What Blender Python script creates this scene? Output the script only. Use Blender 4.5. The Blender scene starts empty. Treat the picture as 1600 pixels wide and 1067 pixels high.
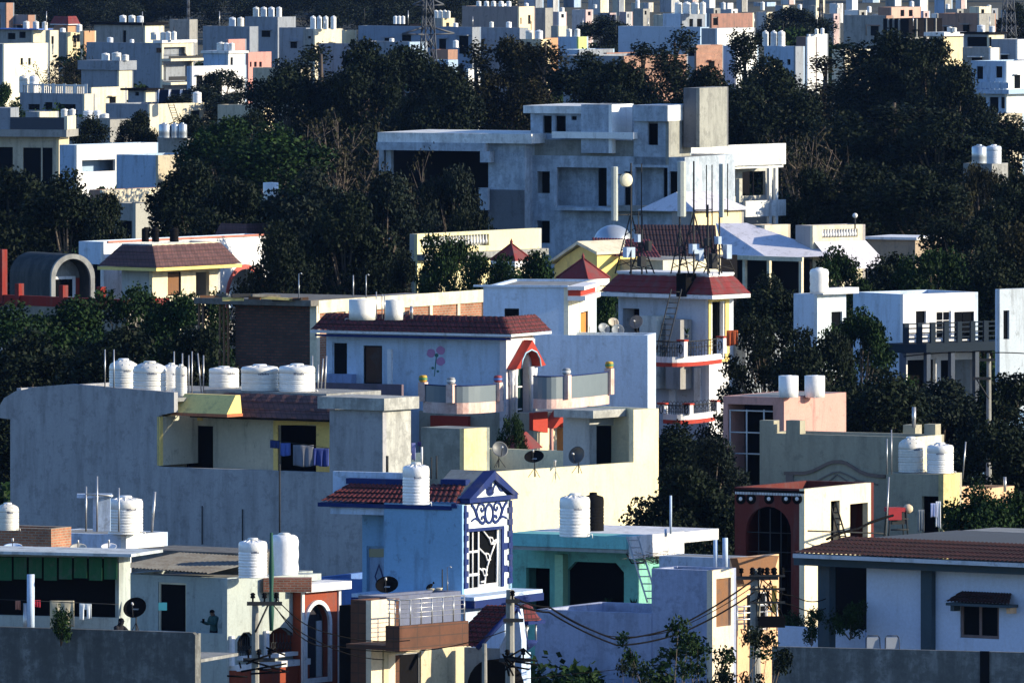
import bpy, math, random
from mathutils import Vector, Matrix
from mathutils.geometry import tessellate_polygon
R = math.radians
sc = bpy.context.scene
C = sc.collection
# ---------------- camera, sky, sun, exposure ----------------
F = 20000.0; HC = 35.0; YH = -320.0
cam = bpy.data.objects.new('camera', bpy.data.cameras.new('camera')); C.objects.link(cam)
cam.location = (0, 0, HC); cam.rotation_euler = (R(90), 0, 0)
cam.data.sensor_width = 36; cam.data.lens = F / 1600 * 36
cam.data.shift_y = (YH - 533.5) / 1600
cam.data.clip_start = 1; cam.data.clip_end = 9000
sc.camera = cam
sc.view_settings.view_transform = 'Standard'; sc.view_settings.look = 'None'
sc.view_settings.exposure = 0.68; sc.view_settings.gamma = 1
SUN_AZ = R(90 + 9); SUN_EL = R(17)      # measured clockwise from the view direction (+Y)
world = bpy.data.worlds.new('World'); sc.world = world; world.use_nodes = True
wn = world.node_tree; wn.nodes.clear()
sky = wn.nodes.new('ShaderNodeTexSky'); sky.sky_type = 'NISHITA'; sky.sun_disc = False
sky.sun_elevation = SUN_EL; sky.sun_rotation = SUN_AZ; sky.air_density = 1.0; sky.dust_density = 0.3; sky.ozone_density = 3.0
bg = wn.nodes.new('ShaderNodeBackground'); bg.inputs[1].default_value = 0.125
wo = wn.nodes.new('ShaderNodeOutputWorld')
tint = wn.nodes.new('ShaderNodeMix'); tint.data_type = 'RGBA'; tint.blend_type = 'MULTIPLY'; tint.inputs[0].default_value = 1
tint.inputs[7].default_value = (.84, .97, 1.2, 1)
wn.links.new(sky.outputs[0], tint.inputs[6]); wn.links.new(tint.outputs[2], bg.inputs[0]); wn.links.new(bg.outputs[0], wo.inputs[0])
sl = bpy.data.lights.new('sun', 'SUN'); sl.energy = 5.0; sl.angle = R(0.5); sl.color = (1.0, 0.86, 0.62)
so = bpy.data.objects.new('sun', sl); C.objects.link(so)
sd = Vector((math.sin(SUN_AZ) * math.cos(SUN_EL), math.cos(SUN_AZ) * math.cos(SUN_EL), math.sin(SUN_EL)))
so.rotation_euler = sd.to_track_quat('Z', 'Y').to_euler(); so.location = (200, 300, 200)
sc.cycles.max_bounces = 5; sc.cycles.diffuse_bounces = 2; sc.cycles.glossy_bounces = 2
sc.cycles.transparent_max_bounces = 6; sc.cycles.volume_bounces = 1
rnd = random.Random(7)

# ---------------- materials ----------------
MATS = {}
def _new(name):
    m = bpy.data.materials.new(name); m.use_nodes = True
    nt = m.node_tree; nt.nodes.clear()
    o = nt.nodes.new('ShaderNodeOutputMaterial'); p = nt.nodes.new('ShaderNodeBsdfPrincipled')
    nt.links.new(p.outputs[0], o.inputs[0]); MATS[name] = m
    return m, nt, p
def _coord(nt, scale=(1, 1, 1)):
    t = nt.nodes.new('ShaderNodeTexCoord'); mp = nt.nodes.new('ShaderNodeMapping'); mp.inputs[3].default_value = scale
    nt.links.new(t.outputs['Object'], mp.inputs[0]); return mp.outputs[0]
def _noise(nt, co, scale, detail=4, rough=.6):
    n = nt.nodes.new('ShaderNodeTexNoise'); n.inputs['Scale'].default_value = scale
    n.inputs['Detail'].default_value = detail; n.inputs['Roughness'].default_value = rough
    nt.links.new(co, n.inputs['Vector']); return n.outputs[0]
def _ramp(nt, fac, a, b, c0=(0, 0, 0, 1), c1=(1, 1, 1, 1)):
    r = nt.nodes.new('ShaderNodeValToRGB'); e = r.color_ramp.elements
    e[0].position = a; e[1].position = b; e[0].color = c0; e[1].color = c1
    nt.links.new(fac, r.inputs[0]); return r.outputs[0]
def _mix(nt, fac, a, b, mode='MIX'):
    m = nt.nodes.new('ShaderNodeMix'); m.data_type = 'RGBA'; m.blend_type = mode
    if isinstance(fac, (int, float)): m.inputs[0].default_value = fac
    else: nt.links.new(fac, m.inputs[0])
    for i, v in ((6, a), (7, b)):
        if isinstance(v, tuple): m.inputs[i].default_value = (*v[:3], 1)
        else: nt.links.new(v, m.inputs[i])
    return m.outputs[2]
def _bump(nt, p, h, s, d=.02):
    b = nt.nodes.new('ShaderNodeBump'); b.inputs['Strength'].default_value = s; b.inputs['Distance'].default_value = d
    nt.links.new(h, b.inputs['Height']); nt.links.new(b.outputs[0], p.inputs['Normal'])
def _mul(nt, a, k):
    m = nt.nodes.new('ShaderNodeMath'); m.operation = 'MULTIPLY'; nt.links.new(a, m.inputs[0]); m.inputs[1].default_value = k
    return m.outputs[0]
def paint(col, stain=.35, sc_=(.12, .12, .12), amt=.68, rough=.85, var=.16, key=None):
    name = 'paint_%s' % (key or '%02x%02x%02x_%d' % (*[int(c * 255) for c in col], int(stain * 100)))
    if name in MATS: return MATS[name]
    m, nt, p = _new(name)
    co = _coord(nt); st = _coord(nt, (1.5, 1.5, .24))
    n1 = _noise(nt, co, .55, 5, .65); n2 = _noise(nt, st, 1.1, 6, .7); n3 = _noise(nt, co, 9, 4, .7)
    base = _mix(nt, n1, tuple(c * (1 - var) for c in col), tuple(min(.95, c * (1 + var)) for c in col))
    f1 = _mul(nt, _ramp(nt, n2, .58 - .24 * stain, .72 - .15 * stain), amt)
    c1 = _mix(nt, f1, base, tuple(c * .35 + s * .5 for c, s in zip(col, sc_)))
    n4 = _noise(nt, co, 1.7, 7, .75)
    f2 = _mul(nt, _ramp(nt, n4, .63 - .2 * stain, .68 - .14 * stain), amt * .8)
    c2 = _mix(nt, f2, c1, tuple(c * .3 + s * .5 for c, s in zip(col, sc_)))
    f3 = _ramp(nt, n3, .3, .75, (.88, .88, .88, 1), (1.06, 1.06, 1.06, 1))
    c3 = _mix(nt, 1.0, c2, f3, 'MULTIPLY')
    nt.links.new(c3, p.inputs['Base Color']); p.inputs['Roughness'].default_value = rough; p.inputs['Specular IOR Level'].default_value = .2 if rough > .5 else .5
    _bump(nt, p, _noise(nt, co, 6, 6, .75), .35, .03)
    return m
def plain(key, col, rough=.6, metal=0, var=.1, scale=3):
    if key in MATS: return MATS[key]
    m, nt, p = _new(key)
    n = _noise(nt, _coord(nt), scale, 4)
    c = _mix(nt, n, tuple(x * (1 - var) for x in col), tuple(x * (1 + var) for x in col))
    nt.links.new(c, p.inputs['Base Color']); p.inputs['Roughness'].default_value = rough; p.inputs['Metallic'].default_value = metal
    if max(col) < .05: p.inputs['Specular IOR Level'].default_value = 0 if max(col) < .015 else .05; p.inputs['Roughness'].default_value = max(rough, .7)
    return m
def brick(key, c1, c2, mortar, w=.24, h=.08, ms=.015, off=.5, lump=.5):
    if key in MATS: return MATS[key]
    m, nt, p = _new(key)
    t = nt.nodes.new('ShaderNodeTexCoord'); sp = nt.nodes.new('ShaderNodeSeparateXYZ'); nt.links.new(t.outputs['Object'], sp.inputs[0])
    ad = nt.nodes.new('ShaderNodeMath'); nt.links.new(sp.outputs[0], ad.inputs[0]); nt.links.new(sp.outputs[1], ad.inputs[1])
    cb = nt.nodes.new('ShaderNodeCombineXYZ'); nt.links.new(ad.outputs[0], cb.inputs[0]); nt.links.new(sp.outputs[2], cb.inputs[1])
    b = nt.nodes.new('ShaderNodeTexBrick'); nt.links.new(cb.outputs[0], b.inputs[0])
    b.inputs['Color1'].default_value = (*c1, 1); b.inputs['Color2'].default_value = (*c2, 1); b.inputs['Mortar'].default_value = (*mortar, 1)
    b.inputs['Scale'].default_value = 1; b.inputs['Brick Width'].default_value = w; b.inputs['Row Height'].default_value = h
    b.inputs['Mortar Size'].default_value = ms; b.offset = off; b.inputs['Bias'].default_value = -.1
    n = _noise(nt, t.outputs['Object'], 1.2, 6, .7)
    f = _ramp(nt, n, .3, .75, (.55, .55, .55, 1), (1.2, 1.15, 1.1, 1))
    nt.links.new(_mix(nt, 1.0, b.outputs[0], f, 'MULTIPLY'), p.inputs['Base Color']); p.inputs['Roughness'].default_value = .85
    iv = nt.nodes.new('ShaderNodeMath'); iv.operation = 'SUBTRACT'; iv.inputs[0].default_value = 1; nt.links.new(b.outputs[1], iv.inputs[1])
    _bump(nt, p, iv.outputs[0], lump, .03)
    return m
def leafmat(key, c0, c1, trans=.2):
    if key in MATS: return MATS[key]
    m, nt, p = _new(key)
    g = nt.nodes.new('ShaderNodeNewGeometry'); oi = nt.nodes.new('ShaderNodeObjectInfo')
    n = _noise(nt, _coord(nt), .5, 3)
    a = _mix(nt, g.outputs['Random Per Island'], c0, c1)
    b = _mix(nt, _ramp(nt, n, .35, .7), a, tuple(x * .6 for x in c0))
    nt.links.new(b, p.inputs['Base Color']); p.inputs['Roughness'].default_value = .6; p.inputs['Specular IOR Level'].default_value = .06
    return m
WHITE = lambda st=.3: paint((.74, .75, .78), st, key='white%d' % int(st * 100))
CREAM = paint((.80, .68, .42), .2, key='cream')
PANE = plain('glass_dark', (.006, .007, .009), .3)
DARK = plain('dark', (.010, .010, .012), .8)
BLACK = plain('black_paint_and_shade', (.008, .008, .009), .6)  # also blackens the backings that stand in for unlit interiors
CONC = paint((.30, .31, .31), .7, key='concrete')
PALEC = paint((.46, .47, .45), .75, key='pale_concrete')
REDT = brick('red_tile', (.17, .026, .028), (.10, .018, .022), (.035, .01, .012), .22, .16, .02, 0, .8)
REDD = brick('dark_red_tile', (.045, .009, .010), (.03, .007, .009), (.02, .006, .008), .22, .16, .02, 0, .8)
REDP = paint((.20, .035, .038), .5, key='red_roof')
STEEL = plain('steel', (.42, .43, .45), .35, .6)
IRON = plain('iron', (.04, .042, .045), .6)
TANKW = paint((.86, .87, .90), .08, amt=.3, rough=.32, key='tank_white', var=.05)
def _vary(m):
    nt = m.node_tree; p = [n for n in nt.nodes if n.type == 'BSDF_PRINCIPLED'][0]; src = p.inputs['Base Color'].links[0].from_socket
    oi = nt.nodes.new('ShaderNodeObjectInfo'); r = nt.nodes.new('ShaderNodeValToRGB'); e = r.color_ramp.elements; e[0].color = (1, 1, 1, 1); e[1].color = (.74, .80, .88, 1)
    a = e.new(.45); a.color = (.97, .95, .88, 1); b = e.new(.75); b.color = (.80, .77, .68, 1)
    nt.links.new(oi.outputs['Random'], r.inputs[0]); nt.links.new(_mix(nt, 1.0, src, r.outputs[0], 'MULTIPLY'), p.inputs['Base Color'])
_vary(TANKW)
TANKS = plain('tank_steel', (.45, .50, .56), .3, .5)
TANKB = plain('tank_black', (.012, .012, .013), .35)
BRICK = brick('brick', (.30, .10, .055), (.20, .06, .035), (.26, .21, .17))
WOOD = paint((.20, .10, .05), .3, key='wood')
TEALM = paint((.20, .50, .42), .35, key='teal')

# ---------------- mesh building ----------------
class MB:
    def __init__(s, mat=None): s.v = []; s.f = []; s.mi = []; s.sm = []; s.mats = [mat] if mat else []; s.cur = 0
    def mat(s, m):
        if m not in s.mats: s.mats.append(m)
        s.cur = s.mats.index(m); return s
    def add(s, vs, fs, smooth=False):
        o = len(s.v); s.v += [tuple(v) for v in vs]
        for f in fs: s.f.append(tuple(i + o for i in f)); s.mi.append(s.cur); s.sm.append(smooth)
        return s
    def box(s, x0, x1, y0, y1, z0, z1):
        if x0 > x1: x0, x1 = x1, x0
        if y0 > y1: y0, y1 = y1, y0
        if z0 > z1: z0, z1 = z1, z0
        vs = [(x, y, z) for z in (z0, z1) for y in (y0, y1) for x in (x0, x1)]
        return s.add(vs, [(0, 2, 3, 1), (4, 5, 7, 6), (0, 1, 5, 4), (2, 6, 7, 3), (0, 4, 6, 2), (1, 3, 7, 5)])
    def tube(s, pts, r, n=6, r1=None, cap=True):
        pts = [Vector(p) for p in pts]; N = len(pts); rings = []
        for i, p in enumerate(pts):
            d = (pts[min(i + 1, N - 1)] - pts[max(i - 1, 0)]).normalized()
            a = d.cross(Vector((0, 0, 1)) if abs(d.z) < .9 else Vector((1, 0, 0))).normalized(); b = d.cross(a)
            rr = r if r1 is None else r + (r1 - r) * i / max(1, N - 1)
            rings.append([p + (a * math.cos(2 * math.pi * k / n) + b * math.sin(2 * math.pi * k / n)) * rr for k in range(n)])
        vs = [v for q in rings for v in q]; fs = []
        for i in range(N - 1):
            for k in range(n): fs.append((i * n + k, i * n + (k + 1) % n, (i + 1) * n + (k + 1) % n, (i + 1) * n + k))
        if cap: fs += [tuple(range(n))[::-1], tuple((N - 1) * n + k for k in range(n))]
        return s.add(vs, fs, True)
    def lathe(s, prof, cx=0, cy=0, n=20, M=None, smooth=True):
        vs = []; fs = []
        for (r, z) in prof:
            for k in range(n):
                v = Vector((cx + r * math.cos(2 * math.pi * k / n), cy + r * math.sin(2 * math.pi * k / n), z))
                vs.append(M @ v if M else v)
        for i in range(len(prof) - 1):
            for k in range(n): fs.append((i * n + k, i * n + (k + 1) % n, (i + 1) * n + (k + 1) % n, (i + 1) * n + k))
        fs += [tuple(range(n))[::-1], tuple((len(prof) - 1) * n + k for k in range(n))]
        return s.add(vs, fs, smooth)
    def plate(s, poly, holes, O, U, V, N, t):
        O, U, V, N = map(Vector, (O, U, V, N)); loops = [poly] + list(holes)
        fr = [[O + U * a + V * b for a, b in l] for l in loops]
        tris = tessellate_polygon([[Vector((a, b, 0)) for a, b in l] for l in loops])
        allv = [v for l in fr for v in l]; n = len(allv)
        vs = allv + [v - N * t for v in allv]
        fs = []
        want = U.cross(V).dot(N) > 0
        fl = [p for l in loops for p in l]
        for (a, b, c) in tris:
            A, B_, C_ = fl[a], fl[b], fl[c]
            ccw = (B_[0] - A[0]) * (C_[1] - A[1]) - (B_[1] - A[1]) * (C_[0] - A[0]) > 0
            f = (a, b, c) if ccw == want else (a, c, b)
            fs.append(f); fs.append((f[2] + n, f[1] + n, f[0] + n))
        o = 0
        for li, l in enumerate(loops):
            k = len(l); ar = sum(l[i][0] * l[(i + 1) % k][1] - l[(i + 1) % k][0] * l[i][1] for i in range(k))
            fw = (ar > 0) == want
            if li: fw = not fw
            for i in range(k):
                a, b = o + i, o + (i + 1) % k
                fs.append((a, a + n, b + n, b) if fw else (b, b + n, a + n, a))
            o += k
        return s.add(vs, fs)
    def patch(s, p00, p10, p11, p01, nu, nv, amp, sub=4, st=.8):
        """roof slope of rounded tiles: ridges run from the 0 edge (eave) to the 1 edge (top)"""
        p00, p10, p11, p01 = map(Vector, (p00, p10, p11, p01))
        N = (p10 - p00).cross(p01 - p00).normalized()
        if N.z < 0: N = -N
        vs = []; fs = []; cu = nu * sub
        rows = []
        for j in range(nv): rows += [(j / nv, amp * st), ((j + 1) / nv - .002, 0)]
        for (t, ex) in rows:
            for i in range(cu + 1):
                u = i / cu
                p = (p00.lerp(p10, u)).lerp(p01.lerp(p11, u), t)
                vs.append(p + N * (ex + amp * abs(math.sin(math.pi * i / sub))))
        w = cu + 1
        for j in range(len(rows) - 1):
            for i in range(cu): fs.append((j * w + i, j * w + i + 1, (j + 1) * w + i + 1, (j + 1) * w + i))
        return s.add(vs, fs)
    def build(s, name, parent=None, mat=None):
        me = bpy.data.meshes.new(name); me.from_pydata(s.v, [], s.f)
        for m in (s.mats or [mat]): me.materials.append(m)
        me.polygons.foreach_set('material_index', s.mi); me.polygons.foreach_set('use_smooth', s.sm); me.update()
        o = bpy.data.objects.new(name, me); C.objects.link(o)
        if parent: o.parent = parent
        return o
def tag(o, label, cat, group=None, kind=None):
    if label: o['label'] = label
    if cat: o['category'] = cat
    if group: o['group'] = group
    if kind: o['kind'] = kind
    return o
def empty(name, loc, rz=0, label=None, cat=None, group=None):
    o = bpy.data.objects.new(name, None); C.objects.link(o); o.location = loc; o.rotation_euler = (0, 0, rz); o.empty_display_size = .3
    return tag(o, label, cat, group)
def arch(u0, z0, u1, z1, rise=None, n=12, pt=1.0):
    r = (u1 - u0) / 2; rise = rise if rise is not None else abs(r); c = (u0 + u1) / 2; sp = z1 - rise
    out = [(u0, z0), (u1, z0)]
    for i in range(n + 1):
        a = math.pi * i / n
        out.append((c + r * math.cos(a), sp + rise * math.sin(a) ** pt))
    return out
def W(px, py, s): return Vector(((px - 800) / s, F / s, HC - (py - YH) / s))

class Bld:
    """one building: an Empty at its near ground corner; local x runs along the shaded (left) face, local y away along the sunlit (right) face"""
    def __init__(b, name, label, px, s, a, cat='house', group=None):
        b.s = s; b.a = R(a); b.ca, b.sa = math.cos(b.a), math.sin(b.a)
        b.ox, b.oy = (px - 800) / s, F / s
        b.e = empty(name, (b.ox, b.oy, 0), -b.a, label, cat, group)
    def X(b, px, y=0.):
        t = (px - 800) / F
        return (t * (b.oy + y * b.ca) - (b.ox + y * b.sa)) / (b.ca + t * b.sa)
    def Y(b, px, x=0.):
        t = (px - 800) / F
        return (b.ox - t * b.oy + x * (b.ca + t * b.sa)) / (t * b.ca - b.sa)
    def Z(b, py, x=0., y=0.):
        return HC - (py - YH) * (b.oy - x * b.sa + y * b.ca) / F
    def PA(b, px, py, y=0.):
        x = b.X(px, y); return (x, b.Z(py, x, y))
    def PB(b, px, py, x=0.):
        y = b.Y(px, x); return (y, b.Z(py, x, y))
    def polyA(b, mb, pts, y=0., t=.2, holes=()):
        mb.plate([b.PA(*p, y) for p in pts], [[b.PA(*p, y) for p in h] for h in holes], (0, y, 0), (1, 0, 0), (0, 0, 1), (0, -1, 0), t)
    def polyB(b, mb, pts, x=0., t=.2, holes=()):
        mb.plate([b.PB(*p, x) for p in pts], [[b.PB(*p, x) for p in h] for h in holes], (x, 0, 0), (0, 1, 0), (0, 0, 1), (1, 0, 0), t)
    def world(b, x, y, z): return Vector((b.ox + x * b.ca + y * b.sa, b.oy - x * b.sa + y * b.ca, z))
    def feats(b, face, pl, feats, mat):
        """openings of one face -> holes, and the windows and doors as parts"""
        holes = []
        FR = ((0, pl, 0), (1, 0, 0), (0, 0, 1), (0, -1, 0)) if face == 'A' else ((pl, 0, 0), (0, 1, 0), (0, 0, 1), (1, 0, 0))
        N = Vector(FR[3])
        def off(d): return (tuple(Vector(FR[0]) - N * d), *FR[1:])
        for ft in feats:
            k, x0, y0, x1, y1 = ft[:5]; op = ft[5] if len(ft) > 5 else {}
            f = b.X if face == 'A' else b.Y
            u0, u1 = f(x0, pl), f(x1, pl); um = (u0 + u1) / 2
            z1 = b.Z(y0, um if face == 'A' else pl, pl if face == 'A' else um); z0 = b.Z(y1, um if face == 'A' else pl, pl if face == 'A' else um)
            if 'a' in k: rise = min(op.get('rise', 9), abs(u1 - u0) / 2 if op.get('rise') is None else 9, (z1 - z0) * .9); mk = lambda e: arch(u0 + e, z0 + e, u1 - e, z1 - e, rise, pt=op.get('pt', 1))
            elif 'x' in k:
                c = (u1 - u0) * .14
                mk = lambda e: [(u0 + e, z0 + e), (u1 - e, z0 + e), (u1 - e, z1 - c), (u1 - c, z1 - e), (u0 + c, z1 - e), (u0 + e, z1 - c)]
            else: mk = lambda e: [(u0 + e, z0 + e), (u1 - e, z0 + e), (u1 - e, z1 - e), (u0 + e, z1 - e)]
            holes.append(mk(0))
            fw = op.get('fw', .06); fm = op.get('fm', DARK); pm = op.get('pm', PANE)
            if k[0] == 'o':
                if 'sill' in op:
                    pass
                continue
            if k[0] == 's':      # small far opening with a pane only
                MB(pm).plate(mk(.01), [], *off(.12), .03).build(op.get('n', 'window'), b.e); continue
            if k[0] == 'w':
                fo = MB(fm); fo.plate(mk(.004), [mk(fw)], *off(.06), .07)
                if 'bars' in op:
                    nb, nh = op['bars']; w = op.get('bw', .03)
                    for i in range(1, nb): uu = u0 + (u1 - u0) * i / nb; fo.plate([(uu - w / 2, z0 + fw), (uu + w / 2, z0 + fw), (uu + w / 2, z1 - fw), (uu - w / 2, z1 - fw)], [], *off(.065), .03)
                    for i in range(1, nh): zz = z0 + (z1 - z0) * i / nh; fo.plate([(u0 + fw, zz - w / 2), (u1 - fw, zz - w / 2), (u1 - fw, zz + w / 2), (u0 + fw, zz + w / 2)], [], *off(.068), .02)
                fo = fo.build('window', b.e)
                MB(pm).plate(mk(fw + .004), [], *off(.10), .02).build('pane', fo)
            if k[0] == 'd':
                fo = MB(fm); fo.plate(mk(.004), [mk(fw)], *off(.05), .10); fo = fo.build('door_frame', b.e)
                MB(op.get('lm', BLACK)).plate(mk(fw + .004), [], *off(.10), .04).build('door', b.e)
            if 'trim' in op:     # proud surround
                tm, tw = op['trim']
                MB(tm).plate(mk(-tw), [mk(.002)], *off(-.05), .05).build('surround', b.e)
        return holes
    def block(b, xl, xc, xr, yt, y0=0., par=.5, zb=-.3, A=(), B=(), mat=None, matB=None, cap=None, name='wall', t=.22, d=None, yc=None, roof=True):
        mat = mat or CONC
        cx = b.X(xc, y0); lx = b.X(xl, y0)
        if xr: d = max(b.Y(xr, cx) - y0, 1.5)
        elif d is None: d = 5.
        zt = b.Z(yt, cx, y0)
        if zb is not None and not isinstance(zb, float): zb = b.Z(zb, cx, y0)
        zb = float(zb)
        mb = MB(mat); holes = b.feats('A', y0, A, mat)
        cl = lambda h: [(min(max(p[0], lx + .03), cx - .03), min(max(p[1], zb + .03), zt - .03)) for p in h]
        mb.plate([(lx, zb), (cx, zb), (cx, zt), (lx, zt)], [cl(h) for h in holes], (0, y0, 0), (1, 0, 0), (0, 0, 1), (0, -1, 0), t)
        mb.box(lx, lx + min(t, (cx - lx) * .3), y0 + t, y0 + d - t, zb, zt); mb.box(lx, cx, y0 + d - t, y0 + d, zb, zt)
        holes = b.feats('B', cx, B, mat)
        cl = lambda h: [(min(max(p[0], y0 + t + .03), y0 + d - t - .03), min(max(p[1], zb + .03), zt - .03)) for p in h]
        if matB: mb.mat(matB)
        mb.plate([(y0 + t if not matB else y0 - .004, zb), (y0 + d - t, zb), (y0 + d - t, zt), (y0 + t if not matB else y0 - .004, zt)], [cl(h) for h in holes], (cx + (.004 if matB else 0), 0, 0), (0, 1, 0), (0, 0, 1), (1, 0, 0), t)
        w = mb.build(name, b.e)
        if roof and cx - lx > 1.5 and any(f[0][0] == 'o' for f in A) and d > 1.2: MB(BLACK).box(lx + t + .02, cx - t - .02, y0 + min(1.5, d * .5), y0 + min(1.5, d * .5) + .06, zb + .1, zt - par - .2).build('shade_backing', b.e)  # black backing stands in for room shade behind front openings
        if roof and cx - lx > 2.2 and any(f[0][0] == 'o' for f in B): MB(BLACK).box(cx - 1.6, cx - 1.54, y0 + t + 1.6 * (cx - lx > 3 and any(f[0][0] == 'o' for f in A)), y0 + d - t - .02, zb + .1, zt - par - .2).build('shade_backing', b.e)  # same black stand-in for shade, behind side openings
        if roof:
            MB(CONC).box(lx + t, cx - t, y0 + t, y0 + d - t, zt - par - .15, zt - par - .003).build('roof', b.e)
        if cap:
            o_, h_, m_ = cap
            if par > 0.02 and roof and o_ < .2:
                mb = MB(m_); mb.plate([(lx - o_, y0 - o_), (cx + o_, y0 - o_), (cx + o_, y0 + d + o_), (lx - o_, y0 + d + o_)], [[(lx + t + .02, y0 + t + .02), (cx - t - .02, y0 + t + .02), (cx - t - .02, y0 + d - t - .02), (lx + t + .02, y0 + d - t - .02)]], (0, 0, zt + h_), (1, 0, 0), (0, 1, 0), (0, 0, 1), h_); mb.build('coping', b.e)
            else: MB(m_).box(lx - o_, cx + o_, y0 - o_, y0 + d + o_, zt + .002, zt + h_).build('roof_slab', b.e)
        k = type('K', (), {})(); k.b = b; k.cx = cx; k.lx = lx; k.y0 = y0; k.d = d; k.zt = zt; k.zr = zt - par if not (cap and not (par > .02 and cap[0] < .2)) else zt + cap[1]; k.w = w
        return k
    def skirt(b, k, yt, yb, out=.8, mat=None, fm=None, ft=.14, tiles=None, A=True, Bf=True, xl=None, name='tiled_skirt', yend=None):
        """sloping tiled eave round the sunlit and shaded faces of block k"""
        mat = mat or REDT; z1 = b.Z(yt, k.cx, k.y0); z0 = b.Z(yb, k.cx, k.y0)
        lx = k.lx if xl is None else b.X(xl, k.y0); cx, y0 = k.cx, k.y0; ye = y0 + k.d if yend is None else b.Y(yend, cx)
        mb = MB(mat)
        def sl(p00, p10, p11, p01, L):
            if tiles: mb.patch(p00, p10, p11, p01, max(2, int(L / tiles)), max(2, int((z1 - z0) / (tiles * .9)) + 1), tiles * .13)
            else: mb.patch(p00, p10, p11, p01, max(2, int(L / .6)), 3, .03, 2)
        if A: sl((lx - out * .6, y0 - out, z0), (cx + out, y0 - out, z0), (cx + .02, y0 - .02, z1), (lx, y0 - .02, z1), cx - lx)
        if Bf: sl((cx + out, y0 - out, z0), (cx + out, ye + out * .3, z0), (cx + .02, ye, z1), (cx + .02, y0 - .02, z1), ye - y0)
        o = mb.build(name, b.e)
        mb = MB(fm or WHITE())
        if A: mb.box(lx - out * .6, cx + out, y0 - out, y0 - .003, z0 - ft, z0 - .006)
        if Bf: mb.box(cx + .003, cx + out, y0 - .002 if A else y0 - out, ye + out * .3, z0 - ft, z0 - .006)
        mb.build('fascia', b.e)
        return z1, z0

# ---------------- repeated things ----------------
TK = {}
def _tankmesh(style):
    if style in TK: return TK[style]
    body = MB(TANKS if style == 'steel' else TANKB if style == 'black' else TANKW); lid = MB(body.mats[0])
    pr = [(.44, 0), (.49, .01)]
    if style in ('dome', 'black', 'white'):
        nr = 9
        for i in range(nr):
            z = .03 + .67 * i / nr; g = .018 if i in (0, 3, 5, 8) else .006
            pr += [(.49, z), (.49 - g, z + .012), (.49 - g, z + .03), (.49, z + .042)]
        if style == 'dome': pr += [(.49, .72), (.475, .78), (.43, .84), (.34, .90), (.22, .935), (.17, .94)]
        else: pr += [(.49, .80), (.48, .86), (.45, .895), (.36, .91), (.22, .935), (.17, .94)]
    elif style == 'steel':
        pr += [(.49, .05), (.485, .3), (.49, .31), (.49, .6), (.485, .61), (.49, .84), (.46, .88), (.3, .92), (.17, .94)]
    elif style == 'wrap':
        pr += [(.47, .1), (.5, .2), (.47, .35), (.5, .5), (.48, .66), (.5, .8), (.46, .9), (.36, .95), (.2, .955)]
    elif style == 'drum':
        pr += [(.5, .3), (.5, .31), (.5, .97), (.44, .98), (.2, .98)]
    body.lathe(pr, n=32)
    if style in ('dome', 'white'):
        for k in range(12):
            a = 2 * math.pi * k / 12
            body.tube([(.46 * math.cos(a), .46 * math.sin(a), .82 if style == 'dome' else .885), (.2 * math.cos(a), .2 * math.sin(a), .945)], .014, 4)
    body.tube([(.40, -.22, .06), (.56, -.30, .06), (.56, -.30, -.02)], .015, 5)
    lid.lathe([(.17, .935), (.18, .95), (.18, .985), (.15, 1.0)] if style != 'wrap' else [(.2, .95), (.22, .97), (.14, 1.0)], n=20)
    b = body.build('body'); l = lid.build('lid'); r = (b.data, l.data)
    bpy.data.objects.remove(b); bpy.data.objects.remove(l); TK[style] = r
    return r
LIDRED = plain('lid_rust', (.22, .09, .05), .6)
def tank(label, px, ytop, w, k=None, dep=1.2, style='white', group='rooftop water tanks', z=None, s=None, ybot=None, rot=None):
    if k is not None:
        b = k.b; y = k.y0 + dep; x = b.X(px, y); p = b.world(x, y, 0); zb = k.zr
    else:
        p = W(px, ybot, s); zb = p.z
    sl_ = F / p.y; zt = HC - (ytop - YH) / sl_
    d = w / sl_
    if zt - zb < .5 * d: zt = zb + .9 * d
    e = empty('water_tank', (p.x, p.y, zb), rnd.uniform(0, 6.28) if rot is None else rot, label, 'water tank', group)
    bm, lm = _tankmesh(style)
    for nm, me in (('body', bm), ('lid', lm)):
        o = bpy.data.objects.new(nm, me); C.objects.link(o); o.parent = e
        o.scale = (d, d, zt - zb)
    if p.y < 600 and style in ('white', 'dome', 'steel'):
        e.rotation_euler = (0, 0, 0); m = MB(plain('tank_print', (.03, .05, .12), .6)); q = random.Random(int(px)); a = -1.57 + q.uniform(-.35, .35); zc = .62 * (zt - zb)
        for i in range(7):
            a1 = a + i * .085; r_ = d * .493; hh = q.choice((.05, .05, .08)); u = Vector((math.cos(a1), math.sin(a1), 0)) * r_; v = Vector((math.cos(a1 + .055), math.sin(a1 + .055), 0)) * r_
            m.add([u + Vector((0, 0, zc)), v + Vector((0, 0, zc)), v * 1.004 + Vector((0, 0, zc + hh)), u * 1.004 + Vector((0, 0, zc + hh))], [(0, 1, 2, 3)])
        m.build('lettering', e)
    return e
def pipe(mb, p, h, r=.03, hook=False):
    mb.tube([(p[0], p[1], p[2]), (p[0], p[1], p[2] + h)] + ([(p[0] + .12, p[1], p[2] + h + .05)] if hook else []), r, 6)
def standpipe(label, px, ytop, ybot, s, r=.03, lean=0, hook=False, mat=None, cat='pipe', group='rooftop standpipes', name='standpipe'):
    p = W(px, ybot, s); h = (ybot - ytop) / s
    o = MB(mat or STEEL); o.tube([(0, 0, 0), (lean / s, 0, h)] + ([(lean / s + .1, 0, h + .04), (lean / s + .14, 0, h - .02)] if hook else []), r, 6)
    o = o.build(name); o.location = p; return tag(o, label, cat, group)
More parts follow.
